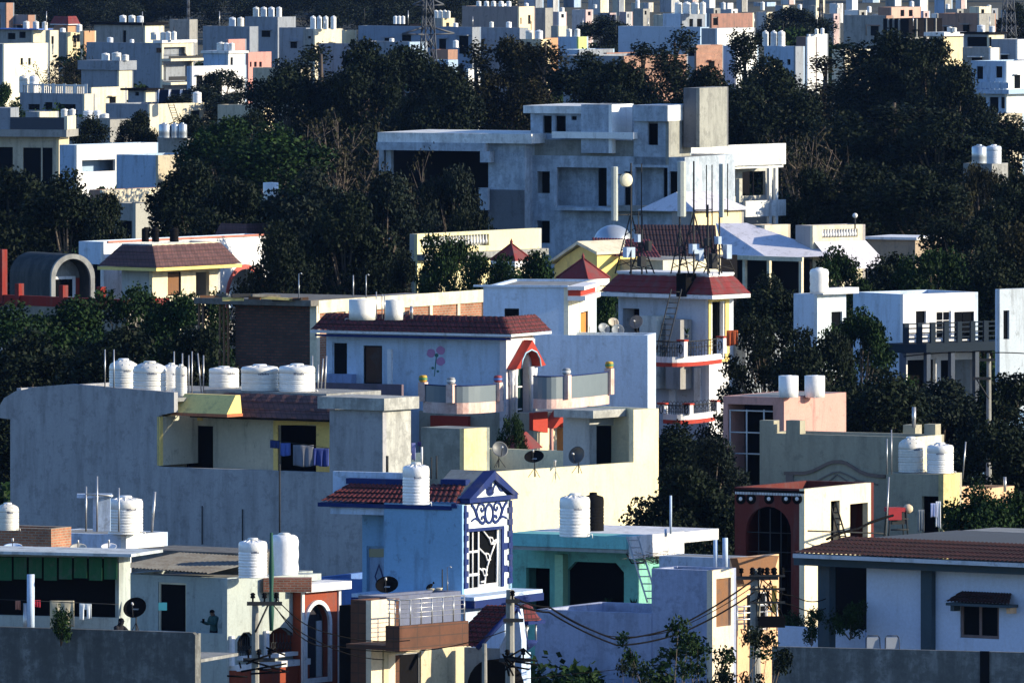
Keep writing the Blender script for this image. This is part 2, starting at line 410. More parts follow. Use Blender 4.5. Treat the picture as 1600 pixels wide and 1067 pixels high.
def dish(label, px, py, w, s, mat, yaw=-25, tilt=35, mark=None, z=None, group='satellite dishes on the roofs', h=None, standh=.5):
    p = W(px, py, s); d = w / s
    e = empty('satellite_dish', (p.x, p.y, p.z - standh - d * .3), R(yaw), label, 'satellite dish', group)
    M = Matrix.Translation((0, 0, standh + d * .3)) @ Matrix.Rotation(R(90 - tilt), 4, 'X') 
    mb = MB(mat); pr = [(.001, 0)] + [(d / 2 * i / 8, -.18 * d * (i / 8) ** 2 * -1) for i in range(1, 9)]
    pr2 = pr + [(d / 2 * i / 8, .18 * d * (i / 8) ** 2 - .012) for i in range(8, 0, -1)]
    mb.lathe(pr2, n=28, M=M)
    mb.build('reflector', e)
    if mark:
        m2 = MB(mark)
        for i in range(5): m2.add([M @ Vector(v) for v in ((-.12 * d + i * .05 * d, -.02 * d, .01 * d), (-.09 * d + i * .05 * d, -.02 * d, .01 * d), (-.08 * d + i * .05 * d, .05 * d, .012 * d), (-.11 * d + i * .05 * d, .05 * d, .012 * d))], [(0, 1, 2, 3)])
        m2.build('emblem', e)
    mb = MB(IRON); f0 = M @ Vector((0, -d * .48, .16 * d)); f1 = M @ Vector((0, -.05 * d, .62 * d)); mb.tube([f0, f1], .015, 5)
    mb.build('feed_arm', e)
    q = MB(WHITE(.1)); q.tube([f1, f1 + (M.to_3x3() @ Vector((0, 0, -.1)))], .035, 8); q.build('receiver', e)
    st = MB(IRON); c = Vector((0, .03, standh + d * .3)); st.tube([(0, .05, 0), (0, .05, standh), c], .022, 6)
    for a in (0, 2.1, 4.2): st.tube([(0, .05, standh * .75), (.28 * math.sin(a), .05 + .28 * math.cos(a), 0)], .014, 5)
    st.build('stand', e); return e
# ---------------- ground ----------------
def ground():
    m, nt, p = _new('earth')
    co = _coord(nt); n = _noise(nt, co, .05, 6, .7); n2 = _noise(nt, co, .8, 5, .7)
    a = _mix(nt, _ramp(nt, n, .4, .62), (.022, .030, .016), (.06, .05, .036))
    nt.links.new(_mix(nt, n2, a, (.02, .026, .015)), p.inputs['Base Color']); p.inputs['Roughness'].default_value = .95
    mb = MB(m); nx, ny = 30, 60
    vs = [(-600 + 1200 * i / nx, -10 + 4000 * j / ny, 0) for j in range(ny + 1) for i in range(nx + 1)]
    mb.add(vs, [(j * (nx + 1) + i, j * (nx + 1) + i + 1, (j + 1) * (nx + 1) + i + 1, (j + 1) * (nx + 1) + i) for j in range(ny) for i in range(nx)])
    tag(mb.build('ground'), None, None, kind='structure')
ground()

BLUE = paint((.22, .40, .60), .25, (.08, .1, .14), key='blue_wall')
SKYW = paint((.50, .62, .80), .3, key='pale_blue_wall')
NAVY = paint((.012, .028, .13), .1, key='navy_paint')
GREYW = paint((.36, .365, .39), .55, (.10, .10, .11), .5, key='grey_plaster')
STAINW = paint((.24, .25, .25), 1.05, (.02, .02, .02), .95, key='stained_concrete')
GRNGREY = paint((.38, .43, .42), .3, key='sage_plaster')
MAROON = paint((.26, .055, .028), .2, key='maroon_plaster')
DMAROON = paint((.11, .022, .018), .25, key='dark_maroon_plaster')
YELLOW = paint((.80, .62, .22), .15, key='yellow_plaster')
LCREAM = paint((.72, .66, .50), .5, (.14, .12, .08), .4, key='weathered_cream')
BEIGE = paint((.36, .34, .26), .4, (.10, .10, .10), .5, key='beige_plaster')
PINK = paint((.58, .31, .27), .2, key='pink_plaster')
PEACH = paint((.70, .44, .26), .2, key='peach_plaster')
LILAC = paint((.36, .41, .58), .6, (.12, .13, .15), .5, key='lilac_blue_plaster')
BRTILE = brick('brown_cladding', (.12, .045, .022), (.095, .036, .018), (.06, .03, .02), 1.2, .33, .02, 0, .2)
PURT = brick('purple_tile', (.13, .06, .06), (.11, .05, .055), (.06, .03, .03), .25, .18, .02, 0, .5)
GRNW = paint((.02, .10, .05), .4, key='green_sheet')
CORR = paint((.17, .17, .16), .7, (.1, .07, .05), .7, key='old_sheet')
ORANGE = paint((.62, .22, .05), .1, key='orange_wood')
REDPL = paint((.36, .045, .03), .1, key='scarlet_plaster')
TEALB = paint((.20, .52, .52), .35, (.07, .09, .09), .5, key='turquoise_band')

# ---------------- grey house with recessed roof terrace ----------------
G = Bld('house', 'long blank grey plastered house with a recessed cream roof terrace, left of the blue house', 598, 40, 35)
mb = MB(GREYW)
G.polyA(mb, [(16, 1060), (16, 655), (-6, 652), (-4, 640), (6, 622), (24, 611), (60, 604), (110, 600), (272, 613), (272, 644), (248, 649), (248, 729), (515, 738), (515, 1060)], t=.25)
G.polyA(mb, [(515, 1060), (515, 640), (598, 640), (598, 1060)], t=.25)
mb.build('wall', G.e)
kx = G.X(598); zt = G.Z(622, kx); dB = G.Y(642, kx)
mb = MB(PALEC); mb.plate([(.25, -.3), (dB, -.3), (dB, G.Z(640, kx)), (.25, G.Z(640, kx))], [], (kx, 0, 0), (0, 1, 0), (0, 0, 1), (1, 0, 0), .25)
mb.build('side_wall', G.e)
mb = MB(PALEC); mb.box(G.X(496, -.25), kx + .25, -.25, G.Y(655, kx + .25) , G.Z(641, kx), zt); mb.build('tower_cap', G.e)
MB(GREYW).box(G.X(515), kx - .25, dB, dB + .2, 0, G.Z(640, kx)).build('rear_wall', G.e)
# recessed room behind the low wall
lw = G.X(248); zl = G.Z(733, G.X(400)); yr = 2.6
CRW = paint((.52, .52, .44), .25, key='cream_grey'); 
kR = G.block(200, 517, None, 652, y0=yr, d=4.5, par=0, mat=CRW, A=[('d', 290, 665, 333, 735), ('o', 434, 664, 494, 740)], zb=zl - 2.0, name='terrace_room', roof=True)
mb = MB(YELLOW)   # yellow surround of the right opening and yellow band over the left door
G.polyA(mb, [(427, 657), (517, 657), (517, 745), (494, 745), (494, 664), (434, 664), (434, 745), (427, 745)], y=yr - .06, t=.05); mb.build('opening_surround', G.e); mb = MB(YELLOW)
G.polyA(mb, [(248, 651), (316, 651), (316, 657), (248, 657)], y=yr - .06, t=.05)
mb.build('opening_surround', G.e); mb = MB(YELLOW); mb.box(lw - .08, lw + .03, .0, .25, zl, G.Z(651, lw)); mb.mat(CRW).box(lw - .25, lw + .02, .26, yr - .01, zl, G.Z(651, lw)); mb.build('recess_side_wall', G.e)  # yellow strip paints the sunlit end of the cream wall
g2 = G.skirt(kR, 619, 654, out=1.3, mat=PURT, fm=DARK, ft=.06, Bf=False, xl=352, name='purple_tiled_eave')
mb = MB(YELLOW); z0, z1 = G.Z(645, G.X(300, 1)), G.Z(617, G.X(300, 1)); xa, xb = G.X(272, .4), G.X(352, .4)
mb.add([(xa, .3, z0), (xb + .15, .3, z0), (xb, 1.1, z1), (xa, 1.1, z1), (xa, 1.3, z0), (xb + .15, 1.3, z0), (xb, 1.4, z1), (xa, 1.4, z1)], [(0, 1, 2, 3), (5, 4, 7, 6), (1, 5, 6, 2), (4, 0, 3, 7), (3, 2, 6, 7), (0, 4, 5, 1)])
mb.mat(paint((.45, .16, .08), .2, key='orange_fascia')).box(xa, xb + .2, .25, 1.3, z0 - .12, z0 - .005); mb.build('sloped_hood', G.e)
MB(CONC).box(G.X(20), G.X(515) - .05, .3, 5, zl - 1.1, zl - 1).build('terrace_floor', G.e)
MB(CONC).box(G.X(20) + .2, G.X(272) - .05, .3, 9, G.Z(618, G.X(150)) - .15, G.Z(618, G.X(150))).build('roof', G.e)
MB(GREYW).box(G.X(20), G.X(20) + .22, .26, 9, 0, G.Z(608, G.X(60))).build('rear_wall', G.e)
mb = MB(IRON); x0 = G.X(434, 1.9)
for i in range(5): mb.tube([(G.X(311, yr - .2), yr - .2, G.Z(666, 0) + 0), (G.X(333, yr - .2), yr - .2, G.Z(666, 0))], .02) if i == 0 else None
mb.tube([(G.X(437), .12, zl), (G.X(437), .12, zl - 5)], .05, 8); mb.build('drain_pipe', G.e)
mb = MB(IRON); mb.tube([(G.X(317), -.05, G.Z(790, G.X(317))), (G.X(317), -.05, G.Z(850, G.X(317)))], .025); mb.tube([(G.X(380), -.05, G.Z(795, G.X(380))), (G.X(380), -.05, G.Z(850, G.X(380)))], .025); mb.build('wall_pipe', G.e)
G.kR = kR
roofL = type('K', (), {})(); roofL.b = G; roofL.y0 = 0; roofL.zr = G.Z(618, G.X(150)); roofL.d = 9
tank('white domed water tank, leftmost on the grey house roof', 193, 560, 46, roofL, 2.6, 'dome')
tank('white domed water tank second from left on the grey house roof', 234, 564, 54, roofL, 1.4, 'dome')
tank('slim white water tank behind the two domed tanks on the grey house', 268, 567, 26, roofL, 2.6, 'white')
tank('narrow white water tank at the right end of the domed tanks on the grey house', 283, 569, 19, roofL, 1.8, 'white')
rr = type('K', (), {})(); rr.b = G; rr.y0 = yr; rr.zr = kR.zr + .9; rr.d = 4.5
MB(CONC).box(G.X(325, 3.2), G.X(517, 3.2), yr + .3, yr + 4, kR.zr + .01, kR.zr + .9).build('tank_plinth', G.e)
tank('pale grey water tank left of the three above the purple tiled eave', 350, 572, 48, rr, 2.4, 'white')
tank('white water tank in the middle of the three above the purple tiled eave', 406, 569, 60, rr, 1.2, 'white')
tank('large white water tank right of the three above the purple tiled eave', 464, 568, 58, rr, 1.4, 'white')
for i, (px, yt, ls) in enumerate([(164, 546, 0), (178, 546, 0)]):
    standpipe(['thin white standpipe, leftmost of two left of the domed tanks', 'thin white standpipe just left of the first domed tank'][i], px, yt, 606, 39.6, hook=False)
for i, px in enumerate([272, 285, 295, 300, 315, 318]):
    standpipe(['thin standpipe rising behind the slim tank on the grey house', 'thin standpipe rising behind the narrow tank on the grey house', 'first bare standpipe right of the narrow tank on the grey house', 'second bare standpipe right of the narrow tank on the grey house', 'slanting standpipe on the cream sloped hood', 'tall upright standpipe right behind the cream sloped hood'][i], px, 549 + (i % 3) * 3, 618, 39.2, lean=(-6 if i == 4 else 0))
for i, px in enumerate([488, 497, 501, 507]):
    standpipe(['white standpipe touching the right tank above the purple eave', 'second white standpipe right of the tanks above the purple eave', 'third leaning white standpipe right of the tanks above the purple eave', 'outermost white standpipe right of the tanks above the purple eave'][i], px, [556, 570, 560, 556][i], 620, 39.2, lean=[0, 0, 4, 3][i], r=.035)

# clothes on the line of the terrace
def cloth(label, x0, x1, y0, y1, s, mat, name='hanging_cloth', cat='laundry', wav=.03, kind=None, legs=False, group='laundry on lines'):
    p = W(x0, y0, s); w, h = (x1 - x0) / s, (y1 - y0) / s; nx, ny = 14, 10; vs = []; r = random.Random(int(x0 * 7 + y0))
    ph = r.uniform(0, 6)
    for sgn in (0, .012):
        for j in range(ny + 1):
            for i in range(nx + 1):
                u, v = i / nx, j / ny
                y = wav * v * (math.sin(ph + u * 15) + .6 * math.sin(ph * 2 + u * 27 + v)) * (1.5) + sgn
                x = u * w
                if legs and v > .3: x = (u * w * .92 + (.0 if u < .5 else w * .08)); 
                vs.append((x, y, -v * h * (1 + .04 * math.sin(u * 5 + ph))))
    fs = []; n0 = (nx + 1) * (ny + 1)
    for j in range(ny):
        for i in range(nx):
            if legs and j > 3 and i in (6, 7): continue
            a = j * (nx + 1) + i; q = (a, a + 1, a + nx + 2, a + nx + 1)
            fs.append(q); fs.append(tuple(k + n0 for k in q)[::-1])
    b = [i for i in range(nx + 1)]
    for i in range(nx): fs.append((i, i + n0, i + 1 + n0, i + 1)); k = ny * (nx + 1); fs.append((k + i + 1, k + i + 1 + n0, k + i + n0, k + i))
    for j in range(ny):
        a = j * (nx + 1); fs.append((a, a + nx + 1, a + nx + 1 + n0, a + n0)); a += nx; fs.append((a, a + n0, a + nx + 1 + n0, a + nx + 1))
    o = MB(mat).add(vs, fs, True).build(name); o.location = p; return tag(o, label, cat, group)
CL = lambda k, c: plain('cloth_' + k, c, .9, 0, .25, 6)
sg = F / (G.world(G.X(460, .9), .9, 0).y)
cloth('dark blue folded cloth at the left end of the terrace clothes line', 422, 437, 688, 700, sg, CL('navy', (.02, .04, .16)))
cloth('blue and white striped towel on the terrace clothes line', 438, 454, 692, 712, sg, CL('stripe', (.08, .14, .45)))
cloth('large pale grey sheet on the terrace clothes line', 458, 490, 695, 728, sg, CL('greysheet', (.20, .22, .28)))
cloth('royal blue towel at the right end of the terrace clothes line', 490, 514, 700, 728, sg, CL('royal', (.03, .06, .30)))
def line(label, pts, r=.012, name='clothes_line', cat='rope', group=None, mat=None, sag=.0):
    P = [W(*p) for p in pts]; q = []
    for i in range(len(P) - 1):
        n = 12
        for k in range(n + (i == len(P) - 2)):
            t = k / n; v = P[i].lerp(P[i + 1], t); v.z -= sag * 4 * t * (1 - t); q.append(v)
    o0 = q[0].copy(); o = MB(mat or IRON).tube([v - o0 for v in q], r, 5).build(name); o.location = o0; return tag(o, label, cat, group)
line('thin clothes line across the grey house terrace', [(422, 687, sg), (515, 700, sg)])

# ---------------- cream walled house, sunlit side ----------------
J = Bld('house', 'broad sunlit cream walled house with a plain high side wall behind the blue house', 655, 38, 38)
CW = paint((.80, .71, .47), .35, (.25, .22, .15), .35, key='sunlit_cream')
mb = MB(CW)
x0 = J.X(655)
J.polyB(mb, [(655, 1000), (1029, 1000), (1029, 638), (990, 640), (990, 722), (655, 745)], x=x0, t=.25)
mb.build('wall', J.e)
mb = MB(CW); ye = J.Y(1029, x0); zt_ = J.Z(638, x0, ye)
mb.box(x0 - 3.6, x0 - .25, ye - .25, ye, 0, zt_); mb.box(x0 - 9, x0 - 3.61, ye - .25, ye, 0, J.Z(735, x0)); mb.box(x0 - 9, x0 - 8.8, 0, ye - .26, 0, J.Z(735, x0) ); mb.box(x0 - 8.8, x0 - .25, 0, .25, 0, J.Z(735, x0)); mb.build('rear_wall', J.e)
zr = J.Z(735, x0) - .9
MB(CONC).box(x0 - 8.7, x0 - .26, .26, ye - .26, zr - .2, zr).build('terrace_floor', J.e)
# recessed rooftop room, in the shade of the high wall end
xr_ = x0 - 2.2
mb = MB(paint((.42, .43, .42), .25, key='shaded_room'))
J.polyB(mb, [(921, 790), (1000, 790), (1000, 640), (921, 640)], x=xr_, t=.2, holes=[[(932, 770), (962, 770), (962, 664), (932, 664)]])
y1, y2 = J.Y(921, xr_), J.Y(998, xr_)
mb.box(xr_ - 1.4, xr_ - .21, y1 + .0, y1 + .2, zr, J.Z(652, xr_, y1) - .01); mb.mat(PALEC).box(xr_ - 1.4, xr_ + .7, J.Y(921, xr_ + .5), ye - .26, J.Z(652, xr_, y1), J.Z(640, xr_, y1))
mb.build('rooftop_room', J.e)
MB(BLACK).plate([J.PB(933, 769, xr_), J.PB(961, 769, xr_), J.PB(961, 665, xr_), J.PB(933, 665, xr_)], [], (xr_ - .12, 0, 0), (0, 1, 0), (0, 0, 1), (1, 0, 0), .03).build('door', J.e)
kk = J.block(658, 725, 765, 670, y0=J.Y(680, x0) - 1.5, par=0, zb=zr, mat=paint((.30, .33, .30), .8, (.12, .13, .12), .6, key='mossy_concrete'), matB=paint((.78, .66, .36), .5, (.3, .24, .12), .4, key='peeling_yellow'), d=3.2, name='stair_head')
dish('round grey satellite dish on the cream roof, beside the stair head', 780, 703, 26, 38.3, plain('dish_grey', (.10, .11, .12), .5), yaw=20, tilt=25)
dish('black oval satellite dish with a white emblem on the cream roof', 835, 717, 31, 37.8, BLACK, yaw=-10, tilt=55, mark=WHITE(.1))
dish('dark grey satellite dish in front of the black doorway on the cream roof', 903, 712, 28, 37.5, plain('dish_dark', (.05, .055, .06), .5), yaw=-30, tilt=20)

# ---------------- blue house with gabled stair tower ----------------
K = Bld('house', 'bright blue house with red tiled eave and a white gabled tower painted with navy scrolls', 720, 43, 27)
kb = K.block(566, 722, 800, 800, par=.1, A=[('d', 573, 853, 613, 960, {'lm': paint((.28, .40, .58), .2, key='door_blue'), 'fm': BLUE, 'fw': .05})], mat=BLUE)
mb = MB(plain('transom', (.30, .27, .16), .6)); K.polyA(mb, [(576, 870), (610, 870), (610, 857), (576, 857)], y=.07, t=.02); mb.build('transom', K.e)
mb = MB(NAVY)
c = [(592, 870 + 10), (599, 900), (592, 920), (585, 900)]; K.polyA(mb, c, y=.085, t=.01, holes=[[(592, 885), (597, 900), (592, 915), (587, 900)]]); mb.build('door_diamond', K.e)
# lower wall to the left
kb2 = K.block(485, 566, None, 905, y0=.5, par=.3, mat=paint((.10, .20, .48), .2, key='deep_blue'), d=5, name='low_wall')
# red tiled eaves
def tiled(b, x0, x1, yt, yb, y0, out, tl, name, hipL=0, hipR=0, z=None):
    z1 = b.Z(yt, b.X((x0 + x1) / 2, y0), y0); z0 = b.Z(yb, b.X((x0 + x1) / 2, y0 - out), y0 - out)
    a, c = b.X(x0, y0 - out), b.X(x1, y0 - out)
    mb = MB(REDT); p = [(a, y0 - out, z0), (c, y0 - out, z0), (c - hipR, y0, z1), (a + hipL, y0, z1)]
    mb.patch(*p, max(2, int((c - a) / tl)), max(3, int((z1 - z0) * 1.3 / tl)), .045)
    o = mb.build(name, b.e); return a, c, z0, z1
a, c_, z0, z1 = tiled(K, 498, 633, 756, 786, 0, 1.1, .2, 'tiled_eave', hipL=.7, hipR=.25)
mb = MB(NAVY); mb.box(a + .55, c_ - .1, -.02, .35, z1, z1 + .2); mb.box(a - .02, c_ + 1.9 , -1.15, -.006, z0 - .16, z0 - .01)
mb.mat(SKYW).box(a + .4, c_ + 1.9, -.95, -.01, z0 - .42, z0 - .165); mb.build('eave_band', K.e)
a2, c2, z0b, z1b = tiled(K, 663, 712, 757, 786, 0, 1.1, .2, 'tiled_eave', hipL=-.3, hipR=.3)
mb = MB(REDT); mb.patch((c2, -1.1, z0b), (c2 + .1, .9, z0b), (c2 - .3, .9, z1b), (c2 - .3, 0, z1b), 6, 5, .045); mb.build('tiled_eave', K.e)
mb = MB(NAVY); mb.box(a2 + .1, c2 - .15, -.02, .35, z1b, z1b + .2); mb.box(c_ + 1.91, c2 + .05, -1.15, 1.2, z0b - .16, z0b - .01)
mb.mat(SKYW).box(c_ + 1.91, c2 - .05, -.95, -.01, z0b - .42, z0b - .165); mb.build('eave_band', K.e)
# white parapet behind the eave
mb = MB(SKYW); mb.box(K.X(520, .4), K.X(640, .4), .4, .6, kb.zt, K.Z(738, K.X(600, .4), .4)); mb.build('parapet', K.e)
tank('tall white water tank set into the red tiled eave of the blue house', 650, 722, 43, z=None, s=43.6, ybot=788, style='white')
# stair tower: white decorated B face
xt = K.X(724, -1.0); yq = K.Y(726, xt)
T_ = dict(x=xt)
def KB(px, py): return K.PB(px, py, xt)
ye_ = KB(798, 800)[0]; zb_ = KB(726, 928)[1]; zc_ = KB(726, 788)[1]
WT = paint((.72, .82, .90), .1, key='tower_white')
mb = MB(WT)
win = [(733, 921), (782, 916), (782, 823), (733, 827)]
mb.plate([KB(726, 928), KB(798, 922), KB(798, 783), KB(726, 789)], [[KB(*p) for p in win]], (xt, 0, 0), (0, 1, 0), (0, 0, 1), (1, 0, 0), .2)
mb.mat(BLUE).box(xt - 3.2, xt - .0, yq - .0, yq - .2, zb_ - 3, zc_); mb.box(xt - 3.2, xt, ye_, ye_ - .2, zb_, zc_)
mb.build('tower_wall', K.e)
# gable
mb = MB(WT); ap = KB(765, 742)
mb.plate([KB(734, 780), KB(793, 775), KB(765, 744)], [], (xt + .02, 0, 0), (0, 1, 0), (0, 0, 1), (1, 0, 0), .1)
gl, gr = KB(728, 786), KB(803, 779)
mb.mat(NAVY)
mb.plate([(gl[0], gl[1]), (gr[0], gr[1]), (gr[0], gr[1] + .17), (gl[0], gl[1] + .17)], [], (xt + .16, 0, 0), (0, 1, 0), (0, 0, 1), (1, 0, 0), .5)
apx = KB(766, 735); m_ = gl[1] + .17; mr = gr[1] + .17
GB = type('g', (), {})
mb.plate([(gl[0] - .05, m_), (gl[0] + .42, m_), (apx[0], apx[1] - .32), (apx[0], apx[1])], [], (xt + .2, 0, 0), (0, 1, 0), (0, 0, 1), (1, 0, 0), .45)
mb.plate([(gr[0] - .42, mr), (gr[0] + .05, mr), (apx[0], apx[1]), (apx[0], apx[1] - .32)], [], (xt + .2, 0, 0), (0, 1, 0), (0, 0, 1), (1, 0, 0), .45)
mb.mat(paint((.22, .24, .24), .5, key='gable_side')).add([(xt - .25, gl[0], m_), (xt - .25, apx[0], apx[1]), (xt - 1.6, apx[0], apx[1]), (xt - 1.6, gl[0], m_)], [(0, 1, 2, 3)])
mb.add([(xt - .25, gr[0], mr), (xt - .25, apx[0], apx[1]), (xt - 1.6, apx[0], apx[1]), (xt - 1.6, gr[0], mr)], [(3, 2, 1, 0)])
mb.build('gable', K.e)
# navy scrolls
orn = MB(NAVY)
def stroke(pts, w, taper=True):
    q = []; n = len(pts); P = [Vector((*KB(*p), 0)) for p in pts]
    L = []; Rr = []
    for i, p in enumerate(P):
        d = (P[min(i + 1, n - 1)] - P[max(i - 1, 0)]).normalized(); nn = Vector((-d.y, d.x, 0)); ww = w * (1 - .55 * i / (n - 1)) if taper else w
        L.append(p + nn * ww); Rr.append(p - nn * ww)
    for i in range(n - 1):
        vs = []
        for dx in (.045, .0): vs += [(xt + dx, L[i].x, L[i].y), (xt + dx, L[i + 1].x, L[i + 1].y), (xt + dx, Rr[i + 1].x, Rr[i + 1].y), (xt + dx, Rr[i].x, Rr[i].y)]
        orn.add(vs, [(0, 3, 2, 1), (0, 1, 5, 4), (2, 3, 7, 6), (1, 2, 6, 5), (3, 0, 4, 7)])
def curve(cx, cy, rx, ry, a0, a1, n=14, grow=1.0, sk=-.08):
    out = []
    for i in range(n + 1):
        t = i / n; a = R(a0 + (a1 - a0) * t); g = 1 + (grow - 1) * t
        x = cx + rx * g * math.cos(a); out.append((x, cy - ry * g * math.sin(a) + sk * (x - cx)))
    return out
stroke(curve(763.5, 802, 6, 14.5, 0, 360, 24), .045, False)
GS = []
for sgn in (-1, 1):
    c = 763.5
    stroke([(c + sgn * x, y + (-.08 * sgn * x)) for x, y in [(28, 786), (25, 789), (22, 795), (20, 802), (17, 809), (14, 814), (10, 817), (7, 814), (6, 810), (8, 806), (11, 807), (12, 810)]], .05, False)
    stroke([(c + sgn * x, y + (-.08 * sgn * x)) for x, y in [(18, 805), (20, 797), (17, 788), (12, 785), (8, 789), (8, 795), (11, 798), (13, 795), (12, 792)]], .04, False)
    stroke([(c + sgn * x, y + (-.08 * sgn * x)) for x, y in [(16, 811), (20, 808), (24, 809), (28, 812)]], .05)
    GS.append([(c + 1 + sgn * x, y - 1 + (-.08 * sgn * x)) for x, y in [(3, 771), (5, 764), (8, 757), (11, 757), (13, 763), (16, 768), (20, 769), (22, 767)]])
orn.build('painted_scrolls', K.e); orn = MB(NAVY)
stroke([(764, 745), (764.5, 750), (765, 756)], .12); stroke(curve(764.5, 752, 3, 4, 0, 360, 14), .05, False); stroke([(765, 754), (764, 762), (764.5, 772)], .16, False); stroke(curve(764.5, 767, 5, 5, 0, 360, 16), .06, False)
for g_ in GS: stroke(g_, .065)
orn.build('gable_ornament', K.e)
# quoins
mb = MB(NAVY)
n = 14
for i in range(n):
    zz0 = zb_ + .2 + (zc_ - zb_ - .25) * i / n; hh = (zc_ - zb_) / n
    if i % 2 == 0: mb.box(xt - .55, xt + .06, yq - .07, yq + .22, zz0, zz0 + hh * .9); mb.box(xt - .1, xt + .06, ye_ - .28, ye_ + .06, zz0, zz0 + hh * .9)
    else: mb.box(xt - .35, xt + .045, yq - .05, yq + .10, zz0 - .01, zz0 + hh); mb.box(xt - .1, xt + .045, ye_ - .12, ye_ + .05, zz0 - .01, zz0 + hh)
for py in (853, 888):
    a_, z_ = KB(790, py); mb.box(xt + .003, xt + .03, a_ - .22, a_ + .12, z_ - .12, z_ + .13)
mb.plate([KB(728, 826), KB(786, 821), KB(786, 916), KB(782, 916), KB(782, 826), KB(728, 831)], [], (xt + .06, 0, 0), (0, 1, 0), (0, 0, 1), (1, 0, 0), .06)
mb.build('quoins', K.e)
# window grille
g = MB(paint((.85, .87, .9), .05, key='grille_white'))
def gb(pts, w=.035):
    P = [KB(*p) for p in pts]
    for i in range(len(P) - 1): g.tube([(xt - .1, *P[i]), (xt - .1, *P[i + 1])], w, 4)
gb([(733, 921), (733, 827), (781, 824), (780, 916), (733, 921)], .05)
gb([(742, 826), (742, 920)]); gb([(751, 826), (751, 919)], .045); gb([(733, 863), (751, 861)], .05); gb([(733, 899), (751, 897)], .06)
gb([(781, 842), (776, 852), (770, 868), (765, 885), (762, 902), (761, 916)], .04)
for (x, y, x2, y2) in ((758, 828, 769, 842), (751, 855, 763, 867), (751, 887, 758, 891)):
    gb([(x, y), (x2, y2)], .04); gb([(x2 - 1, y2 - 3), (x2 + 4, y2 - 2), (x2 + 7, y2 + 7), (x2 + 2, y2 + 8), (x2 - 1, y2 - 3)], .03)
gb([(772, 848), (779, 843)]); gb([(752, 915), (780, 912)], .06); gb([(755, 909), (761, 908), (761, 915)], .04)
gg = g.build('window', K.e)
MB(PANE).plate([KB(733, 921), KB(781, 917), KB(781, 824), KB(733, 827)], [], (xt - .17, 0, 0), (0, 1, 0), (0, 0, 1), (1, 0, 0), .02).build('pane', gg)
# canopy band below the tower, side wall, and porch roof
mb = MB(SKYW); p0 = K.PB(610, 941, xt + 1.2); 
mb.box(xt - 4.0, xt + 1.0, yq - 1.2, ye_ + .6, zb_ - .15, zb_ - .02); mb.mat(NAVY).box(xt - 4.0, xt + 1.04, yq - 1.24, ye_ + .62, zb_ - .42, zb_ - .155); mb.mat(SKYW).box(xt - 4, xt + .5, yq - .9, ye_ + .2, zb_ - 4.4, zb_ - .425)
mb.build('balcony_slab', K.e)
dish('black satellite dish with a white emblem in front of the blue door', 605, 917, 36, 44.2, BLACK, yaw=-8, tilt=48, mark=WHITE(.1))
standpipe('thin dark rod standing beside the white tap pipe on the blue terrace', 691, 889, 930, 44.5, r=.025, mat=IRON)
standpipe('thin white hooked tap pipe against the blue wall', 699, 886, 930, 44.5, r=.025, hook=True)

# ---------------- turquoise house ----------------
N_ = Bld('house', 'turquoise house with a shaded veranda and an eight cornered opening behind a lilac wall', 980, 42, 30)
kn = N_.block(798, 996, 1064, 858, y0=1.4, par=0, A=[('o', 822, 887, 859, 953), ('ox', 886, 878, 975, 958)], mat=TEALM, d=8)
mb = MB(TEALB); xa = N_.X(798); mb.box(xa, N_.X(980), -.1, 1.35, N_.Z(858, N_.X(980)), N_.Z(838, N_.X(980))); mb.mat(WHITE(.4)); xb_ = N_.X(980)
mb.box(xb_ + .004, xb_ + .14, .1, N_.Y(1064, xb_), N_.Z(873, xb_), N_.Z(838, xb_)); mb.box(N_.X(810, 1.4), xb_, 1.36, 7, N_.Z(857, N_.X(980)), N_.Z(840, N_.X(980)))
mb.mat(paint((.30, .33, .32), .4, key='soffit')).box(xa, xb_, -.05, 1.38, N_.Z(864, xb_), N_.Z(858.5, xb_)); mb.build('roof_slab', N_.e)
mb = MB(paint((.35, .60, .40), .2, key='mint')); q = N_.X(876, 1.1); mb.box(q - .2, q + .15, 1.0, 1.39, N_.Z(958, q, 1.1), N_.Z(866, q, 1.1)); mb.build('pillar', N_.e)
mb = MB(IRON); q = N_.X(979); mb.tube([(q, -.02, N_.Z(864, q)), (q + .05, .3, N_.Z(880, q)), (q + .05, 1.2, N_.Z(882, q))], .03); mb.build('bracket', N_.e)
# second block at right with opening
kn2 = N_.block(990, 1030, 1080, 885, y0=2.6, par=0, A=[('o', 996, 895, 1017, 960)], mat=TEALM, d=5, name='rear_wall')
tank('white ribbed water tank on the turquoise house roof', 898, 770, 49, s=42.3, ybot=838, style='white')
tank('black water tank half hidden behind the white one on the turquoise roof', 927, 769, 34, s=41.6, ybot=834, style='black')
# lilac boundary block
L_ = Bld('house', 'lilac blue plastered house wall with a cream framed brown panel at its right end', 1113, 44, 28)
kl = L_.block(836, 1018, None, 958, par=.8, mat=LILAC, d=5)
kl2 = L_.block(1018, 1113, 1150, 891, y0=0.03, par=.2, mat=LILAC, matB=paint((.72, .62, .48), .2, key='frame_cream'), B=[('o', 1119, 903, 1142, 978)], name='end_wall', d=None)
MB(WOOD).plate([L_.PB(1119, 979, L_.X(1113)), L_.PB(1142, 979, L_.X(1113)), L_.PB(1142, 902, L_.X(1113)), L_.PB(1119, 902, L_.X(1113))], [], (L_.X(1113) - .1, 0, 0), (0, 1, 0), (0, 0, 1), (1, 0, 0), .04).build('panel', L_.e)
L2 = Bld('house', 'low white roofed block between the lilac wall and the maroon arched house', 1150, 43.3, 30)
L2.block(1030, 1147, 1172, 872, par=0, mat=paint((.42, .50, .62), .5, key='blue_white_slab'), d=6)
